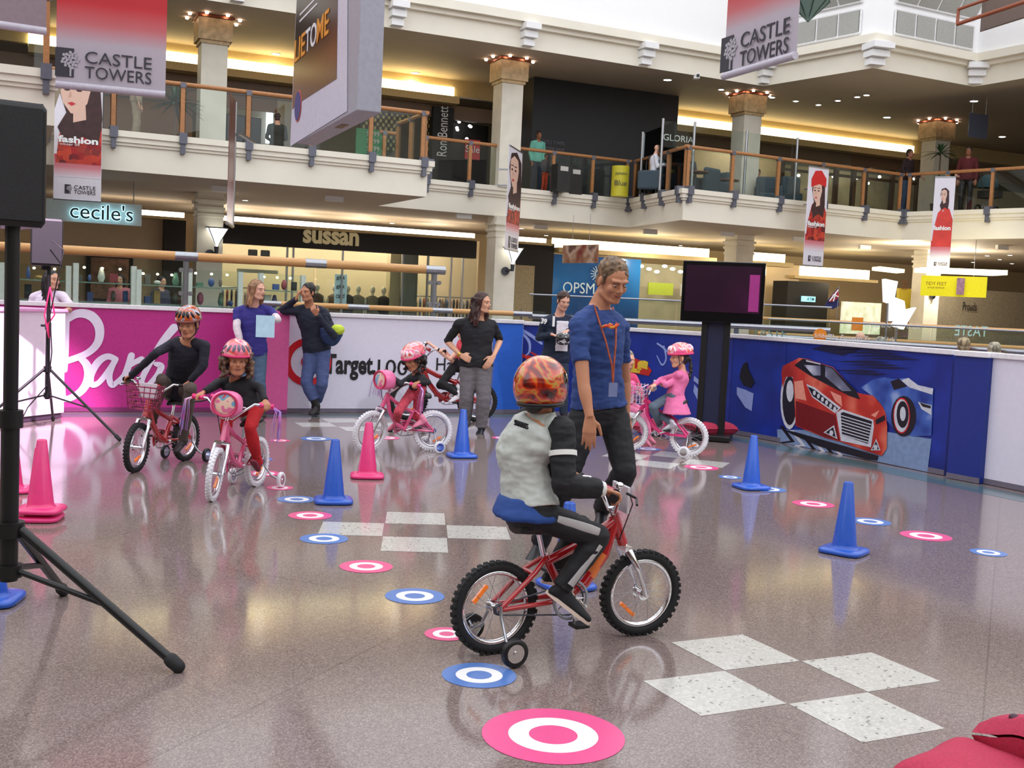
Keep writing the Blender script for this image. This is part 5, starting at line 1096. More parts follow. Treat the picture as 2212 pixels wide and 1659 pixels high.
# plants
def plant(label, p, h_, n=34, pot=M('pot_dark', (70, 62, 56), .6), r0=.5, trunk=.6):
    r = thing('potted_palm', label, 'plant', p, local=True); b = B(); b.lathe([(.14, 0), (.2, .36), (.17, .36), (.16, .3), (.001, .3)], n=18); obj('pot', b, pot, r)
    b = B(); b.cyl((0, 0, .3), (0, 0, h_*trunk), .03, .02); obj('trunk', b, M('bark', (96, 76, 56), .8), r); b = B()
    for k in range(n):
        a = random.uniform(0, 2*pi); el_ = random.uniform(-.2, 1.3); L = r0*random.uniform(.7, 1.1); z = h_*trunk; d = V((cos(a)*cos(el_), sin(a)*cos(el_), sin(el_)))
        pts = [V((0, 0, z))+d*L*t-V((0, 0, .35*L*t*t)) for t in (0, .25, .5, .75, 1)]; s_ = d.cross(V((0, 0, 1))).normalized(); rg = [[q+s_*w_, q+V((0, 0, .004)), q-s_*w_, q-V((0, 0, .004))] for q, w_ in zip(pts, (.012, .03, .03, .02, .003))]; b.rings(rg, 0, False)
    obj('leaves', b, M('palm_green', (54, 84, 52), .6, var=.3), r); return r
p = P(2024, 440, 32.5); plant('spiky palm with bare trunk beside the rightmost upper column', (p.x, p.y, Z2), 2.5, 40, r0=.55, trunk=.72)
p = P(377, 290, 25.8); plant('leafy palm behind the left gallery rail beside the column', (p.x, p.y, Z2), 2.3, 60, r0=.7, trunk=.5)
# hanging directory, camera, lantern
p = P(2113, 272, 31.6); r = thing('hanging_directory', 'dark glass hanging directory sign under the right ceiling', 'sign', p); b = B(); b.box(p, (.7, .03, .66), FU, FN); obj('glass_plate', b, M('dark_glass', (70, 74, 86), .1), r)
for k in range(4): b = B(); b.box(p+V((-.05, -.03, .18-.09*k)), (.34-.04*k, .004, .03), FU, FN); obj('directory_line', b, M('directory_text', (190, 214, 226), .5), r)
for s_ in (-1, 1): b = B(); b.cyl(p+FU*.25*s_+V((0, 0, .25)), V((p.x, p.y, Z3))+FU*.25*s_, .006, n=5); obj('hanger', b, STEEL, r)
p = P(1504, 165, 31.0); r = thing('security_camera', 'small white security camera on the roof beam', 'camera', p); b = B(); b.box(p, (.16, .22, .14)); obj('housing', b, WHITE, r); b = B(); b.cyl(p-V((-.03, .1, 0)), p-V((-.03, .13, 0)), .045); obj('lens', b, BLACK, r); b = B(); b.cyl(p+V((0, .1, 0)), p+V((0, .45, .05)), .03); obj('arm', b, WHITE, r)
p = P(1748, 2, 17.0); r = thing('hanging_lantern', 'faceted green glass lantern hanging at the top right', 'lantern', p); b = B(); b.lathe([(.02, -.30), (.3, 0), (.22, .2)], p, n=8, smooth=False); obj('glass_body', b, M('green_glass', (120, 150, 140), .2), r)
b = B()
for k in range(8): a = 2*pi*k/8; b.tube([p+V((0, 0, -.3)), p+V((.31*cos(a), .31*sin(a), 0)), p+V((.23*cos(a), .23*sin(a), .2))], .012, n=5)
obj('ribs', b, M('dark_green_metal', (60, 84, 78), .4, .5), r); b = B(); b.cyl(p+V((0, 0, .2)), p+V((0, 0, 5)), .012); obj('chain', b, DARKM, r)
# ================================================================ GROUND STOREY: SHOPS
r = thing('shop_sign', 'pale hanging fascia sign with backlit dark lettering, under the left gallery', 'sign', P(200, 458, 24)); p = P(204, 457, 24.2); X = FU
a, c = P(106, 436, 23.6), P(298, 480, 24.9); wd = (V((c.x, c.y, 0))-V((a.x, a.y, 0))).length; m_ = (a+c)/2; b = B(); b.box(m_+FN*.08, (wd, .14, .46), FU, FN); obj('sign_box', b, M('sign_pale', (176, 190, 190), .5, emit=.12), r)
for s_ in (-1, 1): b = B(); q = m_+FU*.8*s_+FN*.08; b.cyl(q+V((0, 0, .2)), V((q.x, q.y, Z2B)), .012, n=5); obj('hanger', b, STEEL, r)
text('sign_lettering', "cecile's", P(220, 458, 24.25)-FN*.03, FU, (0, 0, 1), .4, M('teal_lettering', (50, 84, 92), .4), r, w=1.28, h=.34, bold=.002, extrude=.012)
text('sign_glow', "cecile's", P(220, 458, 24.25)-FN*.006, FU, (0, 0, 1), .4, M('letter_glow', (190, 240, 255), emit=2.0), r, w=1.3, h=.355, bold=.012, extrude=.004)
WARM = M('warm_lit_plaster', (222, 200, 166), .6, var=.06, scale=1); BLK = M('shop_black', (30, 24, 22), .5)
def gshop(*a, **k): return shop(*a, z0=k.pop('z0', 0.0), **k)
gshop('cream wall of the shop under the pale hanging sign', 125, 490, 358, 600, 0.2, .1, WARM, z1=3.3)
r = gshop('framed poster screen on the cream shop wall', 187, 527, 286, 640, .35, .08, BLK, z1=2.35, z0=1.0, cat='poster', name='poster_frame'); fbox('poster', (197, 538), (277, 640), .38, .02, M('poster_browns', (170, 126, 104), .5, var=.5, scale=5), r, z0=1.1, z1=2.15)
gshop('dark brown pillar left of the first sconce column', 356, 470, 398, 650, .6, .5, BLK, z1=3.3)
r = gshop('long black shop fascia with cream serif-style lettering', 447, 490, 1030, 530, .35, .3, BLK, z0=2.72, z1=3.22)
a, c = F(655, 505, .4), F(775, 520, .4); CRL = M('cream_lettering', (214, 196, 150), .5, emit=.2); text('shop_lettering', 'sussan', (a+c)/2+V((0, 0, -.02)), FU, (0, 0, 1), .4, CRL, r, w=(c-a).xy.length, h=.37, bold=.012, extrude=.03)
r = gshop('glazed shopfront under the black fascia', 447, 540, 1030, 600, .2, .02, GLASS, z1=2.72)
for x in (620, 633, 740, 870, 925, 975, 1000): b = B(); q = fp(x, 560, .22); b.box(V((q.x, q.y, 1.36)), (.05, .08, 2.72), FU, FN); obj('mullion', b, STEEL, r)
gshop('warm lit back wall of the clothes shop', 447, 530, 1030, 660, -2.6, .1, WARM, z1=3.4)
gshop('narrow beige pillar inside the clothes shop', 845, 540, 870, 660, -.4, .4, M('beige_pillar', (196, 176, 140), .6), z1=3.2)
gshop('grey reflective pillar in the shop window', 872, 540, 900, 660, -.2, .3, M('grey_pillar', (120, 120, 116), .3), z1=3.2)
# lamps inside the clothes shop (its own spotlights)
for k, x in enumerate((500, 640, 780, 940)): q = fp(x, 500, -1.2, 3.3); lamp('shop_spot_and_fill', 'POINT', q-V((0, 0, .3)), 60, (1, .9, .74), size=.12)
for k in range(12): q = fp(470+46*k, 530, -1.0-.8*(k % 2), 3.25); b = B(); b.ell(q, (.07, .07, .05), n=8, m=5); tag(obj('spot_lamp', b, M('spot_warm', (255, 230, 190), emit=10)), 'small ceiling spot lamp inside the clothes shop', 'spot lamp', 'ceiling spots in the clothes shop')
def mannequin(label, x, off_, cloth, cl2, skin_=M('mannequin_cream', (226, 214, 196), .4)):
    q = fp(x, 600, off_, 0); r = thing('mannequin', label, 'mannequin', q, UA, local=True); b = B(); b.ell((0, 0, 1.66), (.075, .09, .11)); b.cyl((0, 0, 1.45), (0, 0, 1.6), .045)
    for s_ in (-1, 1): b.tube([(.17*s_, 0, 1.4), (.24*s_, .02, 1.15), (.2*s_, -.05, .9)], [.045, .04, .03])
    for s_ in (-1, 1): b.tube([(.09*s_, 0, .9), (.1*s_, 0, .5), (.1*s_, 0, .05)], [.07, .055, .04])
    b.cyl((0, 0, 0), (0, 0, .03), .18); obj('figure', b, skin_, r)
    b = B(); b.rings([[V((w_*cos(a), d_*sin(a), z)) for a in [2*pi*k/16 for k in range(16)]] for z, w_, d_ in ((.78, .2, .14), (1.0, .16, .12), (1.2, .18, .13), (1.42, .2, .11), (1.49, .08, .06))]); obj('top', b, cloth, r)
    b = B(); b.rings([[V((w_*cos(a), d_*sin(a), z)) for a in [2*pi*k/16 for k in range(16)]] for z, w_, d_ in ((.15, .17, .14), (.5, .18, .14), (.85, .18, .13))]); obj('skirt', b, cl2, r)
for k, (x, m1, m2) in enumerate(((686, (90, 70, 60), (40, 36, 40)), (724, (120, 90, 70), (44, 34, 34)), (752, (54, 50, 58), (30, 30, 40)), (775, (140, 132, 116), (40, 40, 60)), (806, (130, 120, 100), (24, 26, 44)), (830, (50, 44, 46), (30, 30, 36)))):
    mannequin('mannequin in the clothes shop window, %s' % ['leftmost, in brown', 'in tan beside the blue banner', 'in a dark jacket right of the blue banner', 'in a grey-beige cardigan', 'with a long pale scarf over dark blue', 'rightmost of the row, in black'][k], x, -.5, M('cloth%d' % k, m1, .8, var=.3, scale=12), M('clothb%d' % k, m2, .8))
r = gshop('light blue hanging window banner with black letters', 724, 585, 748, 660, .1, .02, M('window_banner_blue', (196, 226, 240), .5, emit=.2), z0=1.2, z1=2.05, cat='banner', name='window_banner')
for k, s_ in enumerate(('gift', 'gift', 'card')): text('banner_lettering', s_, fp(736, 600, .14, 1.95-.25*k), FU, (0, 0, 1), .2, INK, r, w=.25, h=.14, bold=.002)
GR = [(70, 60, 80), (150, 60, 60), (60, 80, 60), (180, 150, 120), (40, 40, 48), (200, 190, 180), (90, 110, 150), (120, 70, 50)]
def rack(label, x, off_, n, cols, grp, z=1.55):
    q = fp(x, 600, off_, 0); r = thing('garment_rack', label, 'clothes rack', q, UA, local=True); b = B(); b.cyl((-.6, 0, z), (.6, 0, z), .018); b.cyl((-.6, 0, 0), (-.6, 0, z), .02); b.cyl((.6, 0, 0), (.6, 0, z), .02); obj('rail', b, STEEL, r)
    for k in range(n):
        xx = -.5+1.0*k/(n-1); w_ = .2; g = B(); hh_ = random.uniform(.6, .95); pr = [(0, z-.06), (.16, z-.12), (.2, z-.2), (.15, z-.3), (.17, z-hh_), (-.17, z-hh_), (-.15, z-.3), (-.2, z-.2), (-.16, z-.12)]
        c_ = q+FU*xx; g.poly([c_+FU*(p_[0]*.25)+FN*p_[0]+V((0, 0, p_[1])) for p_ in pr], FU*.035); tag(obj('garment', g, M('garment%d' % (k*3 % len(cols)), cols[k*3 % len(cols)], .8, var=.2)), 'folded-shoulder garment hanging %s' % grp, 'garment', 'garments '+grp)
rack('clothes rack right of the clothes shop pillar', 985, -.9, 10, GR, 'on the rack right of the shop pillar'); rack('clothes rack at the left of the clothes shop', 500, -1.2, 9, GR, 'on the rack at the left of the clothes shop'); rack('clothes rack deep in the clothes shop behind the column', 925, -1.9, 9, GR, 'on the deep rack in the clothes shop')
r = gshop('pale shelf unit high in the clothes shop', 515, 595, 600, 610, -.8, .3, M('shelf_pale', (206, 206, 196), .5), z0=1.98, z1=2.08, cat='shelf', name='wall_shelf')
for k, x in enumerate((545, 572)): q = fp(x, 580, -.6, 2.3); b = B(); b.box(q+V((0, 0, .12)), (.26, .08, .42), FU, FN); tag(obj('sweater', b, M('black_knit', (34, 30, 32), .8), bevel=.03), ['black top on the shop wall, left of two', 'black top on the shop wall, right of two'][k], 'garment')
gshop('dark shopfront surround behind the second column', 1108, 520, 1190, 690, .5, .6, BLK, z1=3.3)
r = gshop('tall cream doors in the dark shopfront', 1110, 560, 1150, 690, .56, .05, M('door_cream', (186, 168, 130), .5, var=.15), z1=2.6, cat='door', name='shop_door'); b = B(); q = fp(1130, 620, .6, 1.1); b.cyl(q-V((0, 0, .2)), q+V((0, 0, .2)), .02); obj('handle', b, STEEL, r)
lamp('shop_spot_and_fill', 'POINT', fp(2080, 600, 4.6, 2.9), 190, (1, .9, .72), size=.12); lamp('shop_spot_and_fill', 'POINT', fp(1960, 600, 5.5, 3.2), 160, (1, .88, .68), size=.12)  # fill lamps added to brighten the dark far-right shopfronts, no fixture there
# optician
OPB = ramp_mat('optician_blue', 'noise', .35, [(.35, (14, 66, 130)), (.5, (22, 92, 168)), (.62, (40, 130, 210)), (.72, (120, 180, 230))], .25, interp='LINEAR')
r = gshop('blue glass optician shopfront with pale lettering', 1190, 552, 1378, 690, .4, .12, OPB, z1=3.0)
a, c = F(1216, 622, .45), F(1284, 622, .45); text('shop_lettering', 'OPSM', (a+c)/2, FU, (0, 0, 1), .4, M('pale_lettering', (206, 222, 220), .4, emit=.3), r, w=(c-a).xy.length, h=.33)
b = B(); q = F(1292, 592, .45)
for k in range(16): a_ = 2*pi*k/16; d = FU*cos(a_)+V((0, 0, 1))*sin(a_); b.cyl(q+d*.08, q+d*.26, .012, n=5)
obj('sunburst_logo', b, M('pale_lettering', (206, 222, 220), .4), r)
r = thing('hanging_picture', 'horizontal hanging photo board in front of the optician', 'picture board', P(1255, 548, 28)); a, c = P(1217, 530, 28.6), P(1291, 568, 27.4); m_ = (a+c)/2; e = (V((c.x, c.y, 0))-V((a.x, a.y, 0))).normalized(); b = B(); b.box(m_, ((c-a).xy.length, .03, abs(a.z-c.z)), e, V((e.y, -e.x, 0))); obj('board', b, ramp_mat('photo_board', 'noise', 2.2, [(.3, (120, 30, 30)), (.45, (150, 110, 80)), (.55, (190, 160, 140)), (.65, (96, 60, 40))], .5, interp='LINEAR'), r)
for s_ in (-1, 1): b = B(); q = m_+e*.35*s_; b.cyl(q+V((0, 0, .2)), V((q.x, q.y, Z2B)), .006, n=5); obj('hanger', b, STEEL, r)
gshop('white lit shop interior left of the television', 1380, 560, 1700, 690, -2.0, .1, M('lit_interior', (190, 186, 160), .6, var=.15, scale=1.5), z1=3.0)
for k, (x, m1) in enumerate(((1430, (170, 190, 50)), (1500, (196, 196, 190)))): gshop(['lime green sign band left of the television', 'pale sign band left of the television'][k], x-28, 600, x+24, 628, -1.2, .05, M('signband%d' % k, m1, .5, emit=.2), z0=1.95, z1=2.35, cat='sign', name='sign_band')
for k in range(8): q = fp(1385+17*k, 575+6*(k % 3), -1.0); b = B(); b.ell(q, (.09, .09, .05), n=8, m=5); tag(obj('spot_lamp', b, M('spot_glow', (250, 250, 255), emit=9)), 'small spot lamp in the lit shop left of the television', 'spot lamp', 'spot lamps left of the television')
for k, x in enumerate((1420, 1600, 1850, 2050)): q = fp(x, 500, 1.5, 3.2); lamp('shop_spot_and_fill', 'POINT', q-V((0, 0, .3)), 70, (1, .86, .62), size=.12)
# right-hand mall
gshop('beige shop wall right of the television', 1655, 590, 1720, 690, -.5, .1, WARM, z1=3.2)
r = gshop('black cash machine housing with lit sign', 1702, 620, 1785, 700, 1.0, .8, M('matt_black', (26, 24, 26), .6), z1=2.6, cat='cash machine', name='cash_machine'); q = F(1746, 646, 1.04); b = B(); b.box(q, (.55, .05, .18), FU, FN); obj('lit_sign', b, M('atm_lit', (150, 220, 225), emit=1.2), r); text('sign_lettering', 'ATM', q-FN*.04+FU*.06, FU, (0, 0, 1), .2, M('atm_ink', (20, 70, 110)), r, w=.3, h=.11, bold=.002)
r = gshop('bright shop window with green plants beyond the cafe', 1822, 645, 1900, 720, -1.0, .1, M('bright_window', (240, 250, 210), .5, emit=.7, var=.3, scale=5), z0=.9, z1=2.05, cat='window display', name='window_display')
r = thing('ceiling_light_panel', 'long glowing ceiling light above the yellow hanging sign', 'ceiling light', F(2040, 588, 5)); a, c = P(1988, 583, 30), P(2160, 590, 29); b = B(); b.box((a+c)/2, ((c-a).length, .9, .12), (c-a).normalized()); obj('diffuser', b, M('panel_glow', (255, 240, 190), emit=3.5), r)
r = thing('ceiling_light_panel', 'short glowing ceiling light left of the coral-dress banner', 'ceiling light', F(1918, 583, 5)); a, c = P(1892, 580, 33), P(1945, 586, 33); b = B(); b.box((a+c)/2, ((c-a).length, .7, .1), (c-a).normalized()); obj('diffuser', b, M('panel_glow', (255, 240, 190), emit=3.5), r)
cove('cove_light', [(1700, 1880)], 2.85, 3.2, -.6, COVE, .1, label=['yellow cove light above the cash machine'], y=610)
r = thing('hanging_sign', 'bright yellow hanging shoe-repair sign with small photos', 'sign', P(2060, 618, 31)); a, c = P(1991, 597, 31.4), P(2130, 641, 30.6); m_ = (a+c)/2; e = (V((c.x, c.y, 0))-V((a.x, a.y, 0))).normalized(); N_ = V((e.y, -e.x, 0)); b = B(); b.box(m_, ((c-a).xy.length, .08, .56), e, N_); obj('sign_box', b, M('sign_bright_yellow', (236, 226, 20), .5, emit=.25), r)
text('sign_lettering', 'TIDY FEET', P(2024, 613, 31)+N_*.2, e, (0, 0, 1), .2, M('brown_lettering', (120, 60, 30)), r, w=.54, h=.09, extrude=.004); text('sign_lettering', 'SHOE REPAIR', P(2024, 622, 31)+N_*.2, e, (0, 0, 1), .2, M('brown_lettering', (120, 60, 30)), r, w=.44, h=.045, extrude=.004)
for k in range(3): q = P(2076+17*k, 619, 30.9)+N_*.12; b = B(); b.box(q, (.2, .02, .46), e, N_); obj('photo', b, M('photo%d' % k, [(170, 130, 160), (150, 170, 110), (120, 90, 130)][k], .5, var=.4, scale=20), r)
for s_ in (-1, 1): b = B(); q = m_+e*.5*s_; b.cyl(q+V((0, 0, .25)), V((q.x, q.y, Z2B)), .008, n=5); obj('hanger', b, STEEL, r)
r = gshop('yellow shoe-repair shop sign on the column behind the coral banner', 1944, 600, 1966, 660, 3.0, .1, M('sign_dull_yellow', (206, 186, 60), .5), z0=1.7, z1=2.5, cat='sign', name='shop_sign')
for k, s_ in enumerate(('TIDY', 'FEET')): text('sign_lettering', s_, F(1955, 610+12*k, 3.08), FU, (0, 0, 1), .2, M('brown_lettering', (120, 60, 30)), r, w=.26, h=.12)
gshop('grey-beige shopfront at the far right with dark lettering', 1990, 645, 2212, 740, 3.0, .1, M('grey_beige', (150, 140, 120), .6, var=.2), z1=2.6)
text('shop_lettering', 'Prouds', F(2095, 662, 3.1), FU, (0, 0, 1), .4, INK, bpy.data.objects[-1] if 0 else r, w=.62, h=.28)
# Australian-style ensign on a stick
r = thing('flag', 'blue flag with red and white cross in the corner, hanging on a stick', 'flag', P(1800, 650, 19)); a = P(1812, 618, 19); b = B(); b.cyl(a, a+V((0, 0, -.55)), .008); obj('stick', b, STEEL, r)
b = B(); b.poly([P(x, y, 19) for x, y in ((1811, 622), (1813, 660), (1800, 668), (1780, 664), (1788, 650), (1798, 636))], (0, .02, 0)); obj('flag_cloth', b, M('flag_navy', (26, 34, 90), .7), r)
b = B(); b.poly([P(x, y, 18.97) for x, y in ((1811, 624), (1812, 642), (1800, 652), (1790, 652), (1798, 638))], (0, .01, 0)); obj('flag_canton', b, M('flag_red', (190, 40, 60), .7), r)
for p_, q_ in (((1811, 626), (1792, 650)), ((1799, 637), (1811, 641)), ((1806, 631), (1800, 651))): b = B(); b.cyl(P(p_[0], p_[1], 18.95), P(q_[0], q_[1], 18.95), .012, n=5); obj('flag_stripe', b, WHITE, r)
# white angular lantern sculpture
r = thing('lantern_sculpture', 'white angular lantern sculpture on thin stems in the cafe', 'sculpture', P(1935, 720, 17.5)); LS_ = M('lantern_white', (250, 248, 244), .6, emit=.75)
for pts in (((1912, 602), (1940, 608), (1930, 658), (1914, 652)), ((1928, 640), (1954, 650), (1958, 680), (1926, 694)), ((1950, 672), (1980, 664), (1952, 712), (1930, 704))): b = B(); b.poly([P(x, y, 17.5) for x, y in pts], (.03, .25, 0)); obj('lantern_panel', b, LS_, r)
b = B(); b.cyl(P(1918, 655, 17.6), P(1918, 655, 17.6)*0+V((P(1918, 655, 17.6).x, 17.6, 0)), .015); b.cyl(P(1938, 705, 17.6), V((P(1932, 705, 17.6).x, 17.6, 0)), .012); obj('stem', b, STEEL, r)
# cafe signs, heads, furniture behind the car picture
q = P(1668, 724, 16); text('glass_lettering', 'TASTE', P(1662, 719, 15.9), (1, -.1, 0), (0, 0, 1), .2, M('frosted_letters', (190, 226, 220), .4), None, w=.48, h=.13, label='frosted lettering above the blue barrier, right of the television'); bpy.data.objects['glass_lettering']['category'] = 'lettering'
for o_ in (text('glass_lettering', 'TASTE', P(2098, 715, 19.5), (-1, .15, 0), (0, 0, 1), .2, M('frosted_letters', (190, 226, 220), .4), None, w=.55, h=.18, label='mirrored frosted lettering on the cafe glass at right'),): tag(o_, cat='lettering')
r = thing('cafe_sign', 'cafe lettering with orange round badge, just above the car picture', 'sign', P(1850, 735, 15.2)); AL = M('script_white', (224, 226, 230), .4)
b = B(); q = P(1772, 724, 15.4); b.cyl(q, q+V((0, .03, 0)), .09, n=24); obj('orange_badge', b, M('badge_orange2', (236, 140, 30), .5), r)
text('script_lettering', 'Schibello', P(1778, 725, 15.35), (1, -.1, 0), (0, 0, 1), .1, AL, r, w=.24, h=.06, shear=.2); text('script_lettering', 'The Espresso Taste of Life', P(1862, 733, 15.3), (1, -.1, 0), (0, 0, 1), .1, AL, r, w=.88, h=.1, shear=.3)
r = thing('cafe_sign', 'second cafe lettering with orange badge, reflected further back on the glass', 'sign', P(1870, 705, 18)); b = B(); q = P(1852, 700, 18.6); b.box(q, (.18, .03, .22)); obj('orange_badge', b, M('badge_orange2', (236, 140, 30), .5), r); text('script_lettering', 'The Espresso Taste of Life', P(1925, 704, 18.6), (1, -.1, 0), (0, 0, 1), .1, AL, r, w=.95, h=.12, shear=.3)
for k, (x, y, Y_, hc_, lab) in enumerate(((1858, 730, 16.8, (150, 110, 90), 'person seated beyond the barrier, bald head showing left of the stem'), (1902, 742, 16.2, (160, 150, 130), 'grey-haired person seated beyond the barrier by the cafe lettering'), (2082, 745, 14.2, (170, 150, 116), 'sandy-haired person seated beyond the barrier at right'), (2148, 756, 13.9, (190, 180, 156), 'white-haired person seated beyond the barrier, rightmost'))):
    p = P(x, y, Y_); figure(lab, (p.x, p.y, p.z-1.21), 1.2, 1.72, 'sit', topm=M('seat_top%d' % k, [(60, 70, 90), (110, 100, 90), (70, 70, 74), (120, 116, 110)][k], .8), botm=DKI, hair=None if k == 0 else 'short', hc=hc_, sk=SK3)
# kiosk of glass showcases behind the magenta barrier
random.seed(11)
GC = M('shelf_glass_edge', (150, 176, 168), .3); WPST = M('white_post', (206, 214, 206), .5)
def showcase(label, x0, x1, Y0, Y1, ztop):
    a, c = P(x0, 640, Y0), P(x1, 640, Y1); a.z = c.z = 0; e = (c-a).normalized(); n = V((e.y, -e.x, 0)); L = (c-a).length; r = thing('glass_showcase', label, 'showcase', (a+c)/2)
    for z in (.85, 1.18, 1.5): 
        if z < ztop: b = B(); b.box((a+c)/2-n*.25+V((0, 0, z)), (L, .45, .02), e, n); obj('shelf', b, GC, r)
    b = B(); b.box((a+c)/2-n*.25+V((0, 0, .42)), (L, .5, .8), e, n); obj('plinth', b, M('kiosk_base', (120, 110, 100), .5), r)
    b = B(); b.box((a+c)/2+V((0, 0, (ztop+.85)/2)), (L, .01, ztop-.85), e, n); obj('front_glass', b, GLASS, r)
    for t in (0.02, .98): b = B(); b.box(a+e*L*t+V((0, 0, ztop/2+.3)), (.08, .08, ztop-.6), e, n); obj('corner_post', b, WPST, r)
    k = 0; nn = int(L/.16)
    for z in (.86, 1.19, 1.51):
        if z > ztop-.1: continue
        for j in range(nn):
            if random.random() < .2: continue
            w_, h_ = random.uniform(.06, .13), random.uniform(.06, .24); q = a+e*(L*(j+.5)/nn)-n*(.2+random.random()*.1)+V((0, 0, z+h_/2+.01)); b = B(); kd = random.random()
            if kd < .5: b.box(q, (w_, .06, h_), e, n)
            elif kd < .8: b.lathe([(w_*.3, -h_/2), (w_*.5, -h_*.2), (w_*.35, h_*.2), (w_*.2, h_/2)], q, n=10)
            else: b.ell(q, (w_*.5, w_*.5, h_/2), n=10, m=6)
            cl = random.choice([(150, 60, 70), (70, 90, 150), (220, 214, 206), (40, 40, 50), (190, 150, 90), (90, 130, 110), (180, 90, 120), (110, 100, 96)])
            tag(obj('trinket', b, M('trinket%d_%d_%d' % cl, cl, .5)), 'gift item in the '+label, 'gift item', 'gift items in the '+label)
    for t in (.2, .5, .8): q = a+e*L*t-n*.2+V((0, 0, ztop-.06)); b = B(); b.ell(q, (.025, .025, .02), n=8, m=5); obj('showcase_lamp', b, M('spot_warm', (255, 230, 190), emit=10), r)
for args in (('glass showcase behind the speaker stand', 0, 150, 17.4, 17.9, 1.75), ('glass showcase left of the first column', 160, 290, 17.9, 18.4, 1.8), ('glass showcase in front of the first column', 296, 400, 18.4, 18.9, 1.75), ('glass showcase left of the woman in blue', 406, 520, 18.9, 19.4, 1.8), ('glass showcase between the woman in blue and the youth', 560, 655, 19.6, 20.1, 1.8)): showcase(*args)
for k, (x, m1, lab) in enumerate(((260, (190, 110, 120), 'shopper in dusty pink behind the glass showcases'), (345, (60, 60, 80), 'shopper in navy by the first column'))):
    p = P(x, 640, 22); figure(lab, (p.x, 22, 0), -1.5+k, 1.68, topm=M('shopper%d' % k, m1, .8), botm=DKI, hair='shoulder' if k == 0 else 'short')
# ================================================================ BICYCLES (x forward, y left, built at the origin)
TYRE = M('black_tyre_rubber', (20, 20, 22), .75); TYREW = M('white_tyre_rubber', (226, 224, 230), .6)
ORNG = M('orange_reflector', (240, 120, 20), .2, emit=.15, coat=1)
GRIPS = {}
def wheel(name, R, c, par_, tm, spokes=20, refl=True, hubr=.02, rt=None, steer=None, knob=True):
    rt = rt or R*.115; c = V(c); T = steer or (lambda p: p); t = B()
    rimc = R-2*rt*.93
    w = B(); w.lathe([(rimc-.012, -.012), (rimc+.004, -.014), (rimc+.006, .014), (rimc-.012, .012), (rimc-.018, 0)], c, (0, 1, 0), 40, closed=True)
    for q in w.v: pass
    w.v = [tuple(T(V(p))) for p in w.v]; wo = obj(name, w, CHROME, par_)
    prof = [(R-rt+rt*1.0*cos(a), rt*.95*sin(a)) for a in [2*pi*k/12 for k in range(12)]]
    t.lathe(prof, c, (0, 1, 0), 44, closed=True)
    if knob:
        n = 40
        for k in range(n):
            a = 2*pi*k/n
            for s_ in (-1, 1):
                a2 = a+(pi/n)*(s_ > 0); d = V((cos(a2), 0, sin(a2))); tg = V((-sin(a2), 0, cos(a2)))
                t.box(c+d*(R-rt*.2)+V((0, rt*.5*s_, 0)), (rt*.5, rt*.75, R*.09), d, (0, 1, 0), tg)
    t.v = [tuple(T(V(p))) for p in t.v]; obj('tyre', t, tm, wo)
    s = B(); hb = [(-.035, 0), (.035, pi/spokes)]
    for k in range(spokes):
        a = 2*pi*k/spokes; sd = .03 if k % 2 else -.03; a2 = a+(.9 if k % 4 < 2 else -.9)
        s.cyl(c+V((hubr*cos(a2), sd, hubr*sin(a2))), c+V((rimc*cos(a), 0, rimc*sin(a))), .0011, n=4)
    s.v = [tuple(T(V(p))) for p in s.v]; obj('spokes', s, STEEL, wo)
    h = B(); h.cyl(c+V((0, -.045, 0)), c+V((0, .045, 0)), hubr*.8, n=14); h.cyl(c+V((0, -.034, 0)), c+V((0, -.028, 0)), hubr*1.3, n=16); h.cyl(c+V((0, .028, 0)), c+V((0, .034, 0)), hubr*1.3, n=16); h.cyl(c+V((0, -.06, 0)), c+V((0, .06, 0)), .006, n=8)
    h.v = [tuple(T(V(p))) for p in h.v]; obj('hub', h, CHROME, wo)
    if refl:
        a = refl if isinstance(refl, float) else 2.5; d = V((cos(a), 0, sin(a))); tg = V((-sin(a), 0, cos(a)))
        r = B(); r.box(c+d*rimc*.62, (.018, .02, .095), d, (0, 1, 0), tg); r.v = [tuple(T(V(p))) for p in r.v]; obj('reflector', r, ORNG, wo, bevel=.004)
    return wo
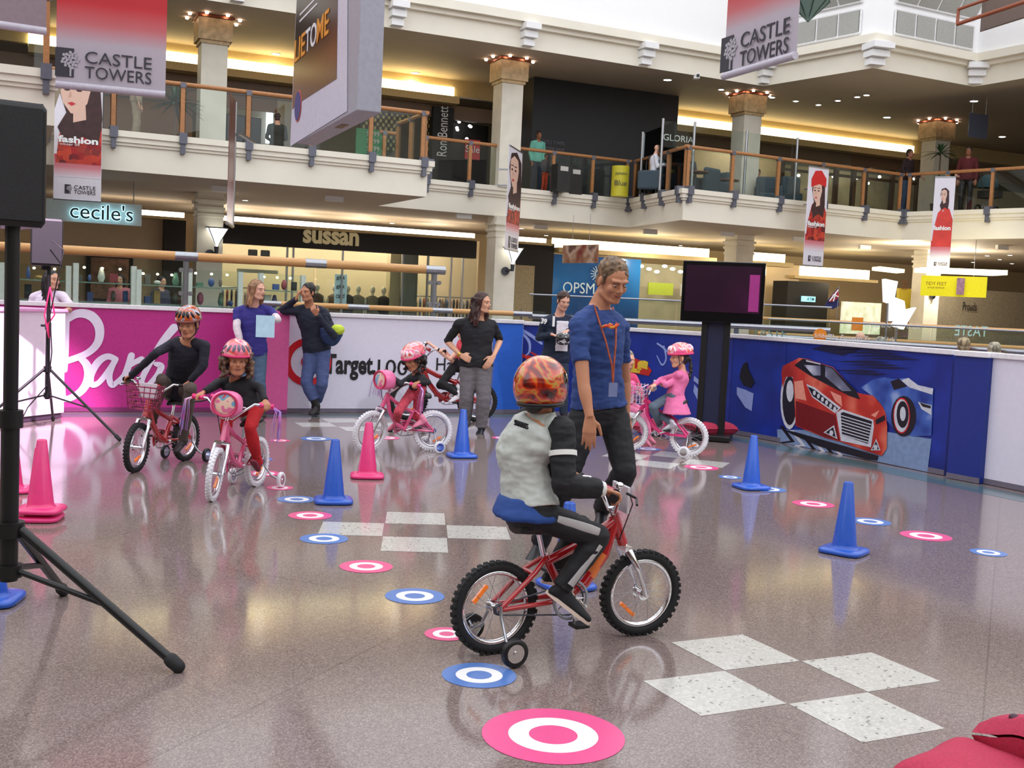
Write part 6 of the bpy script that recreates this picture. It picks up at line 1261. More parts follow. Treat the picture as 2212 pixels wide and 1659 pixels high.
def bike(label, loc, rz, R=.2, wb=.75, fm=None, tm=None, steer=0., bag=None, group=None, grip=None, guard=None, streamers=False, stripe=None, crank=-1.0, tilt=0., refl=(2.3, 4.1), saddle=None, trainer=True, name='bicycle', k=1.0, basket=None, hbr=.0, hw=1.):
    grip = grip or BLACK; guard = guard or fm
    root = thing(name, label, 'bicycle', (loc[0], loc[1], 0), rz, group, local=True); root.rotation_euler = (0, 0, rz)
    RA = V((0, 0, R)); FA = V((wb, 0, R)); BBK = V((wb*.46, 0, R*1.08)); HB = V((wb-.115, 0, R*2+.04)); HT = V((wb-.165, 0, R*2+.16)); ST = V((wb*.31, 0, R*2+.01))
    ax = (HT-HB).normalized(); rm = Matrix.Rotation(steer, 4, ax); T = lambda p: HB+(rm.to_3x3() @ (V(p)-HB))
    wheel('rear_wheel', R, RA, root, tm, refl=refl[0]); wheel('front_wheel', R, FA, root, tm, refl=refl[1], steer=T)
    f = B(); tr = .0165*k
    f.tube([HT-ax*.03+V((-.01, 0, 0)), HT.lerp(BBK, .35)+V((.04, 0, -.05)), HT.lerp(BBK, .7)+V((.03, 0, -.05)), BBK], [tr*1.25]*4, n=12); f.cyl(HB-ax*.005, HT+ax*.01, tr*1.3, n=14)
    f.tube([HT-ax*.0+V((-.01, 0, -.02)), HT.lerp(ST, .4)+V((0, 0, -.04)), ST+V((.01, 0, -.03))], tr*1.1, n=12); f.cyl(BBK, ST, tr, n=12)
    for s_ in (-1, 1):
        y = V((0, .045*s_, 0)); f.tube([BBK+V((-.02, .02*s_, 0)), BBK.lerp(RA, .3)+y, RA+y], tr*.62, n=8); f.tube([ST+V((0, .01*s_, -.01)), ST.lerp(RA, .3)+y, RA+y], tr*.62, n=8)
    q = ST.lerp(RA, .32); f.cyl(q+V((0, .045, 0)), q-V((0, .045, 0)), tr*.6, n=8); f.cyl(BBK-V((0, .035, 0)), BBK+V((0, .035, 0)), tr*1.3, n=14)
    fo = obj('frame', f, fm, root)
    if stripe: bb = B(); m1 = HT.lerp(BBK, .35)+V((.035, 0, -.045)); m2 = HT.lerp(BBK, .62)+V((.035, 0, -.05)); bb.cyl(m1, m2, tr*1.28, n=12); obj('decal_band', bb, stripe, fo)
    fk = B(); fk.cyl(HB-ax*.01, HT+ax*.05, tr*.75, n=10)
    cr = FA+(HB-FA)*.88
    for s_ in (-1, 1):
        y = V((0, .052*s_, 0)); fk.tube([HB-ax*.015, cr+y*.9, FA.lerp(HB, .5)+y+V((.01, 0, 0)), FA+y], [.012*k, .015*k, .013*k, .009*k], n=8)
    fk.box(HB-ax*.02, (.035, .11, .02), (1, 0, 0)); fk.v = [tuple(T(V(p))) for p in fk.v]; obj('fork', fk, CHROME, root)
    hz = R*2+.31+hbr; hx = wb-.2
    h = B(); pts = [(hx-.085, -.25, hz-.005), (hx-.03, -.17, hz), (hx+.01, -.10, hz-.06), (hx+.02, -.035, hz-.12), (hx+.02, .035, hz-.12), (hx+.01, .10, hz-.06), (hx-.03, .17, hz), (hx-.085, .25, hz-.005)]
    pts = [(x_, y_*hw, z_) for x_, y_, z_ in pts]; h.tube(pts, .0095, n=10); h.cyl(V((hx, -.12, hz-.03)), V((hx, .12, hz-.03)), .007, n=8); h.cyl(HT+ax*.03, V((hx+.02, 0, hz-.12)), .014, n=10)
    h.v = [tuple(T(V(p))) for p in h.v]; ho = obj('handlebar', h, CHROME, root)
    for s_ in (-1, 1):
        g = B(); a, c = V((hx-.105, .285*s_*hw, hz-.008)), V((hx-.06, .205*s_*hw, hz-.003)); g.cyl(a, c, .0155, n=12); g.cyl(a, a+(a-c).normalized()*.006, .021, n=12); g.cyl(c, c+(c-a).normalized()*.006, .02, n=12)
        g.v = [tuple(T(V(p))) for p in g.v]; go = obj('grip', g, grip, ho)
        if streamers:
            sm = ramp_mat('streamer_foil', 'noise', 8, [(.3, (230, 90, 180)), (.5, (170, 150, 230)), (.7, (250, 200, 240))], .2, metal=.4, interp='LINEAR')
            for j in range(9):
                sb = B(); p0 = a; dx, dy = random.uniform(-.06, .05), random.uniform(0, .09)*s_; pts = [p0, p0+V((dx*.4, dy*.6+.02*s_, -.03)), p0+V((dx*.8, dy, -.12)), p0+V((dx, dy*1.1, -.22-random.random()*.07))]
                sb.tube(pts, .0028, n=4); sb.v = [tuple(T(V(p))) for p in sb.v]; obj('streamer', sb, sm, ho)
    gw = [Matrix.Rotation(rz, 3, 'Z') @ T(V((hx-.085, .248*q_*hw, hz-.005)))+V((loc[0], loc[1], 0)) for q_ in (-1, 1)]; GRIPS[(round(loc[0], 3), round(loc[1], 3))] = gw
    lv = B()
    for s_ in (-1,): lv.tube([(hx-.0, .16*s_, hz-.005), (hx+.03, .2*s_, hz-.02), (hx+.0, .26*s_, hz-.035)], .006, n=6); lv.tube([(hx+.02, .15*s_, hz-.01), (hx+.09, .06*s_, hz-.08), (hx+.06, .02*s_, hz-.25), (hx+.05, 0, HB.z+.02)], .003, n=5)
    lv.v = [tuple(T(V(p))) for p in lv.v]; obj('brake_lever', lv, BLACK, ho)
    pd = B(); pd.cyl((hx+.0, -.07, hz-.03), (hx, .07, hz-.03), .022, n=12); pd.v = [tuple(T(V(p))) for p in pd.v]; obj('bar_pad', pd, fm, ho)
    s = B(); sc = ST+V((-.035, 0, .10)); s.cyl(ST-V((0, 0, .02)), sc, .0115, n=10); obj('seat_post', s, CHROME, root)
    s = B(); rs = []
    for x, w_, z, t in ((-.12, .055, .025, .02), (-.11, .085, .035, .03), (-.06, .09, .03, .03), (0, .05, .018, .026), (.06, .026, .012, .02), (.1, .018, .008, .016), (.112, .008, .006, .01)): rs.append([sc+V((x, w_*cos(a), z+t*sin(a))) for a in [2*pi*j/14 for j in range(14)]])
    s.rings(rs); obj('saddle', s, saddle or BLACK, root)
    c_ = B(); c_.lathe([(.07, -.003), (.074, -.003), (.074, .003), (.07, .003)], BBK+V((0, -.042, 0)), (0, 1, 0), 28, closed=True); 
    for j in range(5): a = 2*pi*j/5; c_.cyl(BBK+V((0, -.042, 0)), BBK+V((.07*cos(a), -.042, .07*sin(a))), .005, n=5)
    ca = V((cos(crank), 0, sin(crank)))*.1
    c_.cyl(BBK-V((0, .06, 0)), BBK+V((0, .06, 0)), .009, n=10); c_.tube([BBK-V((0, .058, 0)), BBK-V((0, .066, 0))+ca], .008, n=8); c_.tube([BBK+V((0, .058, 0)), BBK+V((0, .066, 0))-ca], .008, n=8); co_ = obj('crank', c_, CHROME, root)
    for s_, d in ((-1, ca), (1, -ca)):
        p_ = B(); p_.box(BBK+V((0, .105*s_, 0))+d, (.07, .07, .018)); obj('pedal', p_, BLACK, co_, bevel=.004)
    ch = B(); y = V((0, -.042, 0)); r2 = .022; path = [BBK+y+V((.07*cos(a), 0, .07*sin(a))) for a in [pi/2-pi*j/8 for j in range(9)]]+[RA+y+V((-r2*cos(a), 0, -r2*sin(a))) for a in [pi/2-pi*j/6 for j in range(7)]]; ch.tube(path, .004, n=5, closed=True); obj('chain', ch, DARKM, root)
    g = B()
    if guard == 'ring':
        g.lathe([(.078, -.003), (.09, -.003), (.09, .003), (.078, .003)], BBK+V((0, -.05, 0)), (0, 1, 0), 30, closed=True); obj('chain_guard', g, M('smoke_ring', (150, 154, 160), .15), root)
    out = [BBK+V((.088*cos(a), 0, .088*sin(a))) for a in [-.6+2.4*j/9 for j in range(10)]]+[RA+V((-.01, 0, .045)), RA+V((.02, 0, .01)), BBK+V((-.06, 0, .03))]
    if guard != 'ring': g.poly([p+V((0, -.056, 0)) for p in out], (0, .008, 0)); obj('chain_guard', g, guard, root)
    if trainer:
        for s_ in (-1, 1):
            t = B(); tc = V((-.005, .2*s_, .062)); t.lathe([(.022, -.012), (.056, -.014), (.06, -.008), (.06, .008), (.056, .014), (.022, .012)], tc, (0, 1, 0), 22, closed=True); to = obj('training_wheel', t, TYREW if tm is TYREW else BLACK, root)
            d = B(); d.cyl(tc-V((0, .013, 0)), tc+V((0, .013, 0)), .04, n=16); d.cyl(tc-V((0, .018, 0)), tc+V((0, .018, 0)), .012, n=10); obj('wheel_disc', d, CHROME, to)
            a_ = B(); a_.tube([RA+V((0, .055*s_, .02)), RA+V((0, .062*s_, -.03)), V((-.003, .12*s_, .09)), tc-V((0, .02*s_, -.002))], .0075, n=6); obj('bracket', a_, STEEL, to)
    bl = B(); bl.ell((hx-.02, -.13, hz+.022), (.02, .02, .016), n=12, m=6); bl.v = [tuple(T(V(p))) for p in bl.v]; obj('bell', bl, CHROME if fm is RBIKE else grip, ho)
    if bag:
        bb = B(); rs = []
        for x, k_ in ((hx+.03, .86), (hx+.05, 1), (hx+.13, 1), (hx+.15, .9)):
            rs.append([V((x, .108*k_*math.copysign(abs(cos(a))**.75, cos(a)), hz-.02+(.105 if sin(a) > 0 else .075)*k_*math.copysign(abs(sin(a))**.8, sin(a)))) for a in [2*pi*j/22 for j in range(22)]])
        bb.rings(rs); bb.v = [tuple(T(V(p))) for p in bb.v]; bo = obj('handlebar_bag', bb, bag, ho)
        bb = B(); bb.lathe([(.082, 0), (.090, 0), (.090, .012), (.082, .012)], (hx+.152, 0, hz-.005), (1, 0, 0), 24, closed=True); bb.v = [tuple(T(V(p))) for p in bb.v]; obj('bag_piping', bb, M('bag_piping_red', (214, 40, 90), .4), bo)
        bb = B(); bb.ell((hx+.15, 0, hz-.005), (.012, .076, .072), n=18, m=8); bb.v = [tuple(T(V(p))) for p in bb.v]; obj('bag_picture', bb, ramp_mat('bag_print', 'noise', 9, [(.3, (230, 120, 160)), (.45, (240, 200, 180)), (.55, (120, 170, 200)), (.66, (220, 60, 90))], .4), bo)
    if basket:
        bb = B(); 
        for j in range(5): z = hz-.2+.045*j; w_ = .09+.012*j; bb.tube([(hx+.05, -w_, z), (hx+.19, -w_, z), (hx+.19, w_, z), (hx+.05, w_, z)], .006, n=5, closed=True)
        for (x, y) in [(hx+.05+.035*i, s_*.1) for i in range(5) for s_ in (-1, 1)]+[(hx+.19, -.1+.04*i) for i in range(6)]: bb.cyl((x, y, hz-.2), (x, y*1.3, hz-.01), .004, n=4)
        bb.v = [tuple(T(V(p))) for p in bb.v]; bo = obj('basket', bb, basket, ho)
    if name == 'bmx_bicycle' or fm is RBIKE:
        bb = B(); bb.box(T(V((hx+.06, 0, hz-.06))), (.015, .15, .12), T(V((1, 0, 0)))-T(V((0, 0, 0))), T(V((0, 1, 0)))-T(V((0, 0, 0)))); obj('number_plate', bb, M('plate_white', (200, 196, 200), .3), ho, bevel=.004)
    return root
RBIKE = M('red_bike_paint', (176, 24, 32), .2, coat=1, var=.04); PBIKE = M('pink_bike_paint', (226, 90, 140), .2, coat=1, var=.04); HPINK = M('hot_pink', (236, 60, 130), .35)
PBAG = M('pink_bag', (238, 120, 170), .4, var=.1)
def heading(a, c): return atan2(c[1]-a[1], c[0]-a[0])
K1R, K1F = (-.03, 4.67), (.63, 5.03); H1 = heading(K1R, K1F)
bike1 = bike('red children\'s bicycle with black knobbly tyres ridden by the nearest child', K1R, H1, .2, .752, RBIKE, TYRE, steer=-.12, hw=.84, crank=-1.42, refl=(2.42, 4.0), stripe=M('decal_orange', (224, 120, 60), .3), guard='ring', basket=None, k=1.15, name='childs_bicycle')
K2R, K2F = (-2.80, 9.60), (-2.98, 8.88); bike2 = bike('red children\'s bicycle ridden by the boy in the dark jumper', K2R, heading(K2R, K2F), .2, .75, RBIKE, TYRE, steer=.14, crank=.4, refl=(4.2, 4.4), k=1.15, basket=M('patterned_basket', (150, 60, 90), .5, var=.5, scale=30), name='childs_bicycle')
K3R, K3F = (-1.93, 8.5), (-2.07, 7.82); bike3 = bike('pink bicycle with white tyres and round bag, ridden by the girl in red trousers', K3R, heading(K3R, K3F), .19, .70, PBIKE, TYREW, steer=.24, bag=PBAG, grip=HPINK, streamers=True, crank=-.6, refl=(4.2, 4.0), name='childs_bicycle')
K4R, K4F = (-.76, 10.92), (-1.33, 10.66); bike4 = bike('pink bicycle with white tyres seen from the side, behind the pink cone', K4R, heading(K4R, K4F), .2, .64, PBIKE, TYREW, steer=.42, bag=PBAG, grip=HPINK, streamers=True, crank=-.3, refl=(4.2, 4.0), name='childs_bicycle')
K5R, K5F = (1.84, 11.4), (1.27, 11.65); bike5 = bike('pink bicycle with white tyres ridden by the girl in the pink coat', K5R, heading(K5R, K5F), .2, .64, HPINK, TYREW, steer=.1, grip=STEEL, crank=-.4, refl=(4.3, 4.0), basket=M('pale_basket', (240, 214, 230), .4), guard=M('pale_guard', (220, 216, 226), .3), name='childs_bicycle')
K6R, K6F = (-.42, 13.75), (-1.1, 13.6); bike6 = bike('red bicycle by the white barrier, mostly hidden behind the woman in black', K6R, heading(K6R, K6F), .25, .85, RBIKE, TYRE, steer=.3, crank=.3, trainer=False, name='bicycle', k=1.6, hbr=.1)
bb = B(); p5 = V(K5F)if 0 else None
for k in range(1):
    f_ = V((K5F[0]-.05, K5F[1]+.02, .66)); 
    for j in range(7): a = 2*pi*j/7; bb.ell(f_+V((.05*cos(a), 0, .05*sin(a)))+V((.0, -.06, 0)), (.04, .02, .04), n=8, m=5)
    bb.ell(f_+V((0, -.09, 0)), (.03, .02, .03), n=8, m=5)
bf = bpy.data.objects.new('x', None); fl = obj('ribbon_flower', bb, M('flower_pink', (240, 110, 170), .5)); par_ = [o for o in bpy.data.objects if o.parent is None and o.get('label', '').startswith('pink bicycle with white tyres ridden')][0]
fl.parent = par_; fl.matrix_parent_inverse = wmat(par_).inverted()
bpy.data.objects.remove(bf)
# ---------------------------------------------------------------- nearest rider
L1 = onbike(K1R, H1); hdv = L1(1, 0, 0)-L1(0, 0, 0); lft = L1(0, 1, 0)-L1(0, 0, 0); UPV = V((0, 0, 1))
pel = L1(.155, 0, .60)
kx = P(1292, 1160, 4.74); af = P(1212, 1270, 4.70)
J = dict(head=P(1170, 848, 4.76), neck=P(1172, 905, 4.77), chest=P(1130, 985, 4.80), pelvis=pel, shR=P(1214, 925, 4.68), shL=P(1140, 905, 4.92), elR=P(1218, 1048, 4.62), wrR=P(1306, 1052, 4.66), elL=P(1175, 1010, 5.05), wrL=P(1262, 1002, 5.12),
  hipR=pel+lft*-.07, hipL=pel+lft*.07, knR=kx, anR=af, toR=P(1291, 1330, 4.70), knL=L1(.48, .10, .50), anL=L1(.345, .12, .30), toL=L1(.47, .12, .27))
J['fuR'] = P(1250, 1235, 4.70)-P(1215, 1281, 4.70)
JACK = M('pale_grey_fleece', (186, 190, 184), .8, scale=40, var=.06, bump=.1)
HD1 = grasp(K1R, J, .74)
rt, h, rfu = person('child in a flame helmet and grey and black jacket riding the nearest red bicycle', J, .66, .86, Fd=(.62, .72, -.12), skinm=SK2, hair='short', hc=(30, 22, 18), top=JACK, topc='jacket', sleeve=1.0 and 0.02, bot=M('black_tracksuit', (16, 16, 20), .7, scale=30), shoe=M('black_canvas', (20, 20, 24), .7), soles=M('cream_sole', (226, 206, 190), .6),
  hands=HD1, vox=.008, hem=.03, tex=.003, armr=1.1, legr=1.2, flare=.022, wk=1.34, shoeL=.34, bvox=.0048)
# black sleeves as their own pieces with a white cuff
bs = M('black_jacket_sleeve', (18, 18, 22), .75, scale=30)
for sd in 'LR':
    b = B(); b.cap(J['neck'].lerp(J['sh'+sd], .8)-V((0, 0, .015)), J['sh'+sd], .048, .054); b.cap(J['sh'+sd], J['sh'+sd].lerp(J['el'+sd], .2)+lft*(-.004 if sd == 'R' else .004), .055, .053); limb(b, J['sh'+sd], J['el'+sd], J['wr'+sd], .056, .053, .038, t1=1.86, bul=1.05)
    so = fuse(b, 'jacket_sleeve', bs, rt, .007, 3, .006, 14)
    b = B(); a, c = J['el'+sd].lerp(J['wr'+sd], .84), J['el'+sd].lerp(J['wr'+sd], .97); b.cyl(a, c, .036, .032, n=18); obj('cuff', b, M('white_cuff', (226, 226, 222), .7), so)
    q = J['sh'+sd].lerp(J['el'+sd], .40); d = (J['el'+sd]-J['sh'+sd]).normalized(); b = B(); b.cyl(q, q+d*.022, .060, .060, n=22); obj('sleeve_band', b, M('white_cuff', (226, 226, 222), .7), so)
# black side panel of the jacket, blue shirt tail, white trouser stripe
b = B(); d0 = (J['neck']-pel)
sidec = J['chest']+hdv*.105-lft*.075; b.ell(sidec-V((0, 0, .02)), (.085, .088, .20), hdv, lft, UPV, 16, 12); fuse(b, 'jacket_side_panel', bs, rt, .007, 3, .004, 14)
b = B(); rg = []
for t, w_, d_ in ((.3, .13, .115), (.12, .15, .14), (.0, .158, .155), (-.07, .15, .15)): c = pel+(J['chest']-pel)*t-hdv*.012; rg.append([c+lft*w_*cos(a)+hdv*d_*sin(a) for a in [2*pi*k/24 for k in range(24)]])
b.rings(rg); fuse(b, 'shirt_tail', M('blue_shirt_tail', (30, 66, 134), .8), rt, .008, 2, .005, 12)
st_ = M('silver_stripe', (176, 172, 172), .6)
b = B(); pts = []; o_ = -lft
hp, kn, an = J['hipR'], J['knR'], J['anR']
for t in (.18, .35, .55, .75, .9): pts.append(hp.lerp(kn, t)+o_*(.062-.012*t)+V((0, 0, .012+.012*t)))
def ribbon(pts, w_, nrm, mat, nm, parent, t=.006):
    b = B(); rg = []; n = len(pts)
    for i, p in enumerate(pts):
        d = (pts[min(i+1, n-1)]-pts[max(i-1, 0)]).normalized(); s_ = d.cross(nrm).normalized(); q = nrm.normalized(); ww = w_[i] if isinstance(w_, list) else w_
        rg.append([p+s_*ww, p+s_*ww*.7+q*t, p-s_*ww*.7+q*t, p-s_*ww, p-s_*ww*.7-q*t, p+s_*ww*.7-q*t])
    b.rings(rg); return obj(nm, b, mat, parent)
ribbon(pts, [.016, .019, .021, .021, .017], o_, st_, 'trouser_stripe', rt)
pts = [kn.lerp(an, t)+o_*(.052-.006*t)+hdv*.004*(1-t) for t in (.12, .3, .5, .7, .9)]; ribbon(pts, [.011, .013, .014, .016, .018], o_, st_, 'trouser_stripe', rt)
HM1 = ramp_mat('flame_helmet', 'noise', 9, [(.34, (18, 14, 14)), (.45, (150, 24, 12)), (.52, (222, 74, 20)), (.57, (180, 150, 50)), (.61, (196, 36, 16)), (.7, (24, 18, 20)), (.8, (190, 190, 196))], .12, coat=1, interp='LINEAR', distort=1.4)
helmet(rt, h, rfu, 1.12, HM1, BLACK, 'skate', deep=.26)
# SHARKS across the back
bk = P(1125, 918, 4.6); 
me_c = J['chest'].lerp(J['neck'], .58); Xb = (P(1150, 924, 4.62)-P(1102, 908, 4.76)).normalized(); 
text('back_lettering', 'SHARKS', P(1126, 917, 4.630), Xb, V((0, .14, 1)), .1, M('dark_lettering', (24, 24, 32), .6), rt, w=.098, h=.024, extrude=.004)
b = B(); nk = J['neck']; up_ = (J['head']-nk).normalized()
for k in range(3): b.lathe([(.040, 0), (.058, .0), (.056, .032), (.042, .034)], nk-up_*(.008)+up_*.004*k, up_, 20, closed=True)
b.ell(nk-up_*.022, (.070, .078, .036), hdv, lft, UPV)
fuse(b, 'collar', JACK, rt, .006, 3, .003, 14)
b = B(); b.ell(h(0, -.055, -.045), (.056, .045, .055), rfu[0], rfu[1], rfu[2], 14, 9); obj('nape_hair', b, hairm('nape', (30, 22, 18)), rt)
# sneaker laces
fr, to = J['anR'], J['toR']; b = B()
for k in range(5):
    q = fr.lerp(to, .12+.13*k)+J['fuR'].normalized()*(.010-.003*k); b.tube([q-lft*.022, q+J['fuR'].normalized()*.006, q+lft*.022], .0032, n=5)
obj('shoelace', b, M('white_lace', (220, 214, 200), .7), rt)
# ---------------------------------------------------------------- standing man
Y = 6.5
J = dict(head=P(1323, 606, 6.44), neck=P(1290, 664, 6.5), chest=P(1290, 745, 6.52), pelvis=P(1293, 890, 6.55), shR=P(1250, 702, 6.36), shL=P(1338, 706, 6.66), elR=P(1261, 832, 6.27), wrR=P(1274, 902, 6.22), elL=P(1350, 822, 6.80), wrL=P(1352, 900, 6.80),
  hipR=P(1262, 900, 6.50), hipL=P(1326, 902, 6.60), knR=P(1222, 1040, 6.36), anR=P(1166, 1170, 6.56), toR=P(1142, 1202, 6.42), knL=P(1350, 1020, 6.42), anL=P(1300, 1098, 6.78), toL=P(1296, 1128, 6.6))
BT = M('blue_cotton_tshirt', (40, 66, 126), .8, scale=30, var=.05)
rt, h, rfu = person('man in a blue T-shirt and dark jeans looking down at the nearest child', J, 1.0, 1.05, bvox=.0052, Fd=(.42, -.80, -.42), skinm=SK2, hair='short', hc=(128, 100, 72), top=BT, sleeve=.62, bot=M('black_jeans', (20, 20, 26), .8, scale=25), shoe=M('black_shoe', (22, 22, 26), .4), vox=.0095, smile=1, hem=.02, tex=.003, legr=1.06, soles=M('dark_sole', (60, 50, 50), .6),
  hands=dict(R=dict(d=(.02, -.05, -1), n=(-.1, .9, 0), c=.22, side=1), L=dict(d=(.05, 0, -1), n=(0, 1, 0), c=.35)))
LAN = M('orange_lanyard', (170, 76, 40), .6, scale=60, var=.4)
p0 = J['neck']; ln = B(); m_ = P(1316, 770, 6.34)
ln.tube([P(1284, 660, 6.40), P(1294, 694, 6.36), P(1308, 735, 6.335), P(1322, 790, 6.335), P(1324, 830, 6.35)], .0055, n=6); ln.tube([P(1324, 664, 6.56), P(1331, 700, 6.44), P(1330, 745, 6.37), P(1326, 790, 6.35), P(1324, 830, 6.35)], .0055, n=6)
lo = obj('lanyard', ln, LAN, rt); b = B(); b.box(P(1324, 842, 6.345), (.055, .008, .08), (.9, .4, 0), (-.4, .9, 0)); obj('badge_card', b, M('badge_card', (120, 130, 170), .3), lo)
b = B()
for k in range(7): b.cap(P(1303+4.5*k, 706-2*sin(k), 6.342-.006*k), P(1309+4.5*k, 702+3*sin(k*2), 6.342-.006*k), .009, .006, n=6, h=2)
obj('shirt_logo', b, ramp_mat('flame_logo', 'noise', 40, [(.3, (220, 80, 30)), (.55, (230, 170, 50))], .5), rt)
# ---------------------------------------------------------------- boy in the dark jumper
def rider(label, KR, KF, head, neck, s, hk, Fd, elb, kn, grips=(.665, .25, .71), pel=(.17, 0, .62), chest=None, ped=-.6, R=.2, wb=.75, sh=.13, hs=.7, **kw):
    hd = heading(KR, KF); L = onbike(KR, hd); fw = L(1, 0, 0)-L(0, 0, 0); lf = L(0, 1, 0)-L(0, 0, 0); pv = L(*pel); N_ = V(neck)
    J = dict(head=head, neck=N_, pelvis=pv, hipR=pv-lf*.07, hipL=pv+lf*.07, shR=N_-lf*sh-V((0, 0, .035)), shL=N_+lf*sh-V((0, 0, .035)))
    if chest: J['chest'] = V(chest)
    gx = wb-.29; gz = R*2+.31
    gx, gy, gz = grips
    J['wrR'] = L(gx-.07, -gy+.0, gz+.045); J['wrL'] = L(gx-.07, gy-.0, gz+.045)
    J['elR'], J['elL'] = V(elb[0]), V(elb[1]); BBK = L(wb*.46, 0, R*1.08); ca = .1
    pr, plf = L(wb*.46+ca*cos(ped), -.11, R*1.08+ca*sin(ped)), L(wb*.46-ca*cos(ped), .11, R*1.08-ca*sin(ped))
    J['anR'] = pr+V((0, 0, .085))-fw*.05; J['toR'] = pr+fw*.06+V((0, 0, .035)); J['anL'] = plf+V((0, 0, .085))-fw*.05; J['toL'] = plf+fw*.06+V((0, 0, .035))
    J['knR'] = V(kn[0]) if kn[0] else J['hipR'].lerp(J['anR'], .5)+fw*.14+V((0, 0, .08)); J['knL'] = V(kn[1]) if kn[1] else J['hipL'].lerp(J['anL'], .5)+fw*.14+V((0, 0, .08))
    J.update(kw.pop('J', {})); hh = grasp(KR, J, hs)
    return person(label, J, s, hk, Fd, hands=hh, **kw)+(J, L)
SL = M('slate_jumper', (30, 32, 44), .85, scale=30)
rt, h, rfu, J, L = rider('boy in a dark jumper with a tiger-patterned helmet on the red bicycle', K2R, K2F, P(407, 700, 9.08), P(407, 736, 9.15), .74, .95, (-.05, -.95, -.25), (P(338, 762, 8.95), P(440, 790, 9.1)), (P(350, 820, 9.1), P(412, 838, 9.05)), skinm=SK2, hair='short', hc=(40, 28, 22), top=SL, topc='jumper', bot=M('khaki_trousers', (84, 76, 68), .85), shoe=M('dark_trainer', (40, 34, 34), .6), vox=.010, J=dict(wrR=P(296, 798, 8.88), wrL=P(395, 818, 8.85)), ped=.9, sh=.15)
HM2 = ramp_mat('tiger_helmet', 'noise', 10, [(.36, (24, 18, 16)), (.46, (196, 92, 30)), (.54, (150, 60, 24)), (.6, (190, 200, 214)), (.68, (40, 44, 60)), (.76, (220, 224, 232))], .12, coat=1, interp='LINEAR', distort=1.2)
helmet(rt, h, rfu, 1.04, HM2, M('helmet_rim_red', (120, 60, 50), .4), 'vent')
# ---------------------------------------------------------------- girl in red trousers
HMP = ramp_mat('pink_orange_helmet', 'noise', 7, [(.38, (240, 120, 150)), (.48, (232, 70, 50)), (.55, (246, 200, 200)), (.62, (236, 90, 140))], .15, coat=1, interp='LINEAR', distort=.8)
rt, h, rfu, J, L = rider('girl with curly brown hair, pink helmet and red trousers on the pink bicycle', K3R, K3F, P(512, 778, 8.22), P(508, 820, 8.32), .66, .97, (.32, -.9, -.12), (P(455, 838, 8.15), P(560, 836, 8.3)), (P(490, 905, 8.1), P(540, 925, 8.12)), skinm=SK2, hair='curly', hc=(112, 82, 62), top=M('black_top', (26, 26, 32), .8), bot=M('red_trousers', (186, 22, 30), .8, scale=14, var=.15), shoe=M('plum_boot', (120, 30, 50), .6), vox=.0095, R=.19, wb=.70, J=dict(wrR=P(428, 838, 7.98), wrL=P(556, 845, 8.05), toL=P(540, 975, 8.1)), ped=1.0)
helmet(rt, h, rfu, 1.08, HMP, M('helmet_rim_pink', (232, 60, 120), .4), 'vent', M('navy_strap', (30, 34, 60)), M('helmet_vent_grey', (120, 110, 130)))
# ---------------------------------------------------------------- girl on the centre pink bicycle
rt, h, rfu, J, L = rider('girl with dark curly hair and pink helmet on the centre pink bicycle', K4R, K4F, P(893, 775, 10.76), P(900, 808, 10.84), .64, .95, (-.55, -.75, -.45), (P(865, 830, 10.62), P(925, 826, 10.78)), (P(860, 890, 10.6), P(900, 900, 10.9)), skinm=SK2, hair='curly', hc=(44, 30, 30), top=M('black_top', (26, 26, 32), .8), bot=M('rose_patterned_trousers', (190, 66, 84), .85, scale=50, var=.3), shoe=M('pink_shoe', (230, 130, 160), .5), vox=.0105, wb=.64, J=dict(wrR=P(806, 812, 10.62), wrL=P(890, 812, 10.52)), ped=-.3)
helmet(rt, h, rfu, 1.08, HMP, M('helmet_rim_pink', (232, 60, 120), .4), 'vent', M('navy_strap', (30, 34, 60)), M('helmet_vent_pale', (250, 220, 230)))
# ---------------------------------------------------------------- girl in the pink coat
COAT = M('pink_coat', (222, 112, 160), .85, scale=20, var=.08)
rt, h, rfu, J, L = rider('girl in a pink coat and pink helmet with a long dark ponytail on a bicycle', K5R, K5F, P(1468, 772, 11.48), P(1474, 803, 11.5), .66, .93, (-.92, -.2, -.12), (P(1438, 832, 11.3), P(1428, 820, 11.7)), (P(1410, 878, 11.4), P(1404, 882, 11.7)), skinm=SK1, hair='pony', hc=(34, 26, 26), top=COAT, topc='coat', bot=M('grey_jeans', (92, 108, 124), .85), shoe=M('silver_shoe', (190, 190, 200), .3, .4), vox=.0105, wb=.64, J=dict(wrR=P(1404, 822, 11.52), wrL=P(1398, 826, 11.42), skirt=P(1462, 894, 11.42)), dress=.12, ped=-.4, hem=-.2)
helmet(rt, h, rfu, 1.08, HMP, M('helmet_rim_pink', (232, 60, 120), .4), 'vent', M('navy_strap', (30, 34, 60)), M('helmet_vent_pale', (250, 220, 230)))
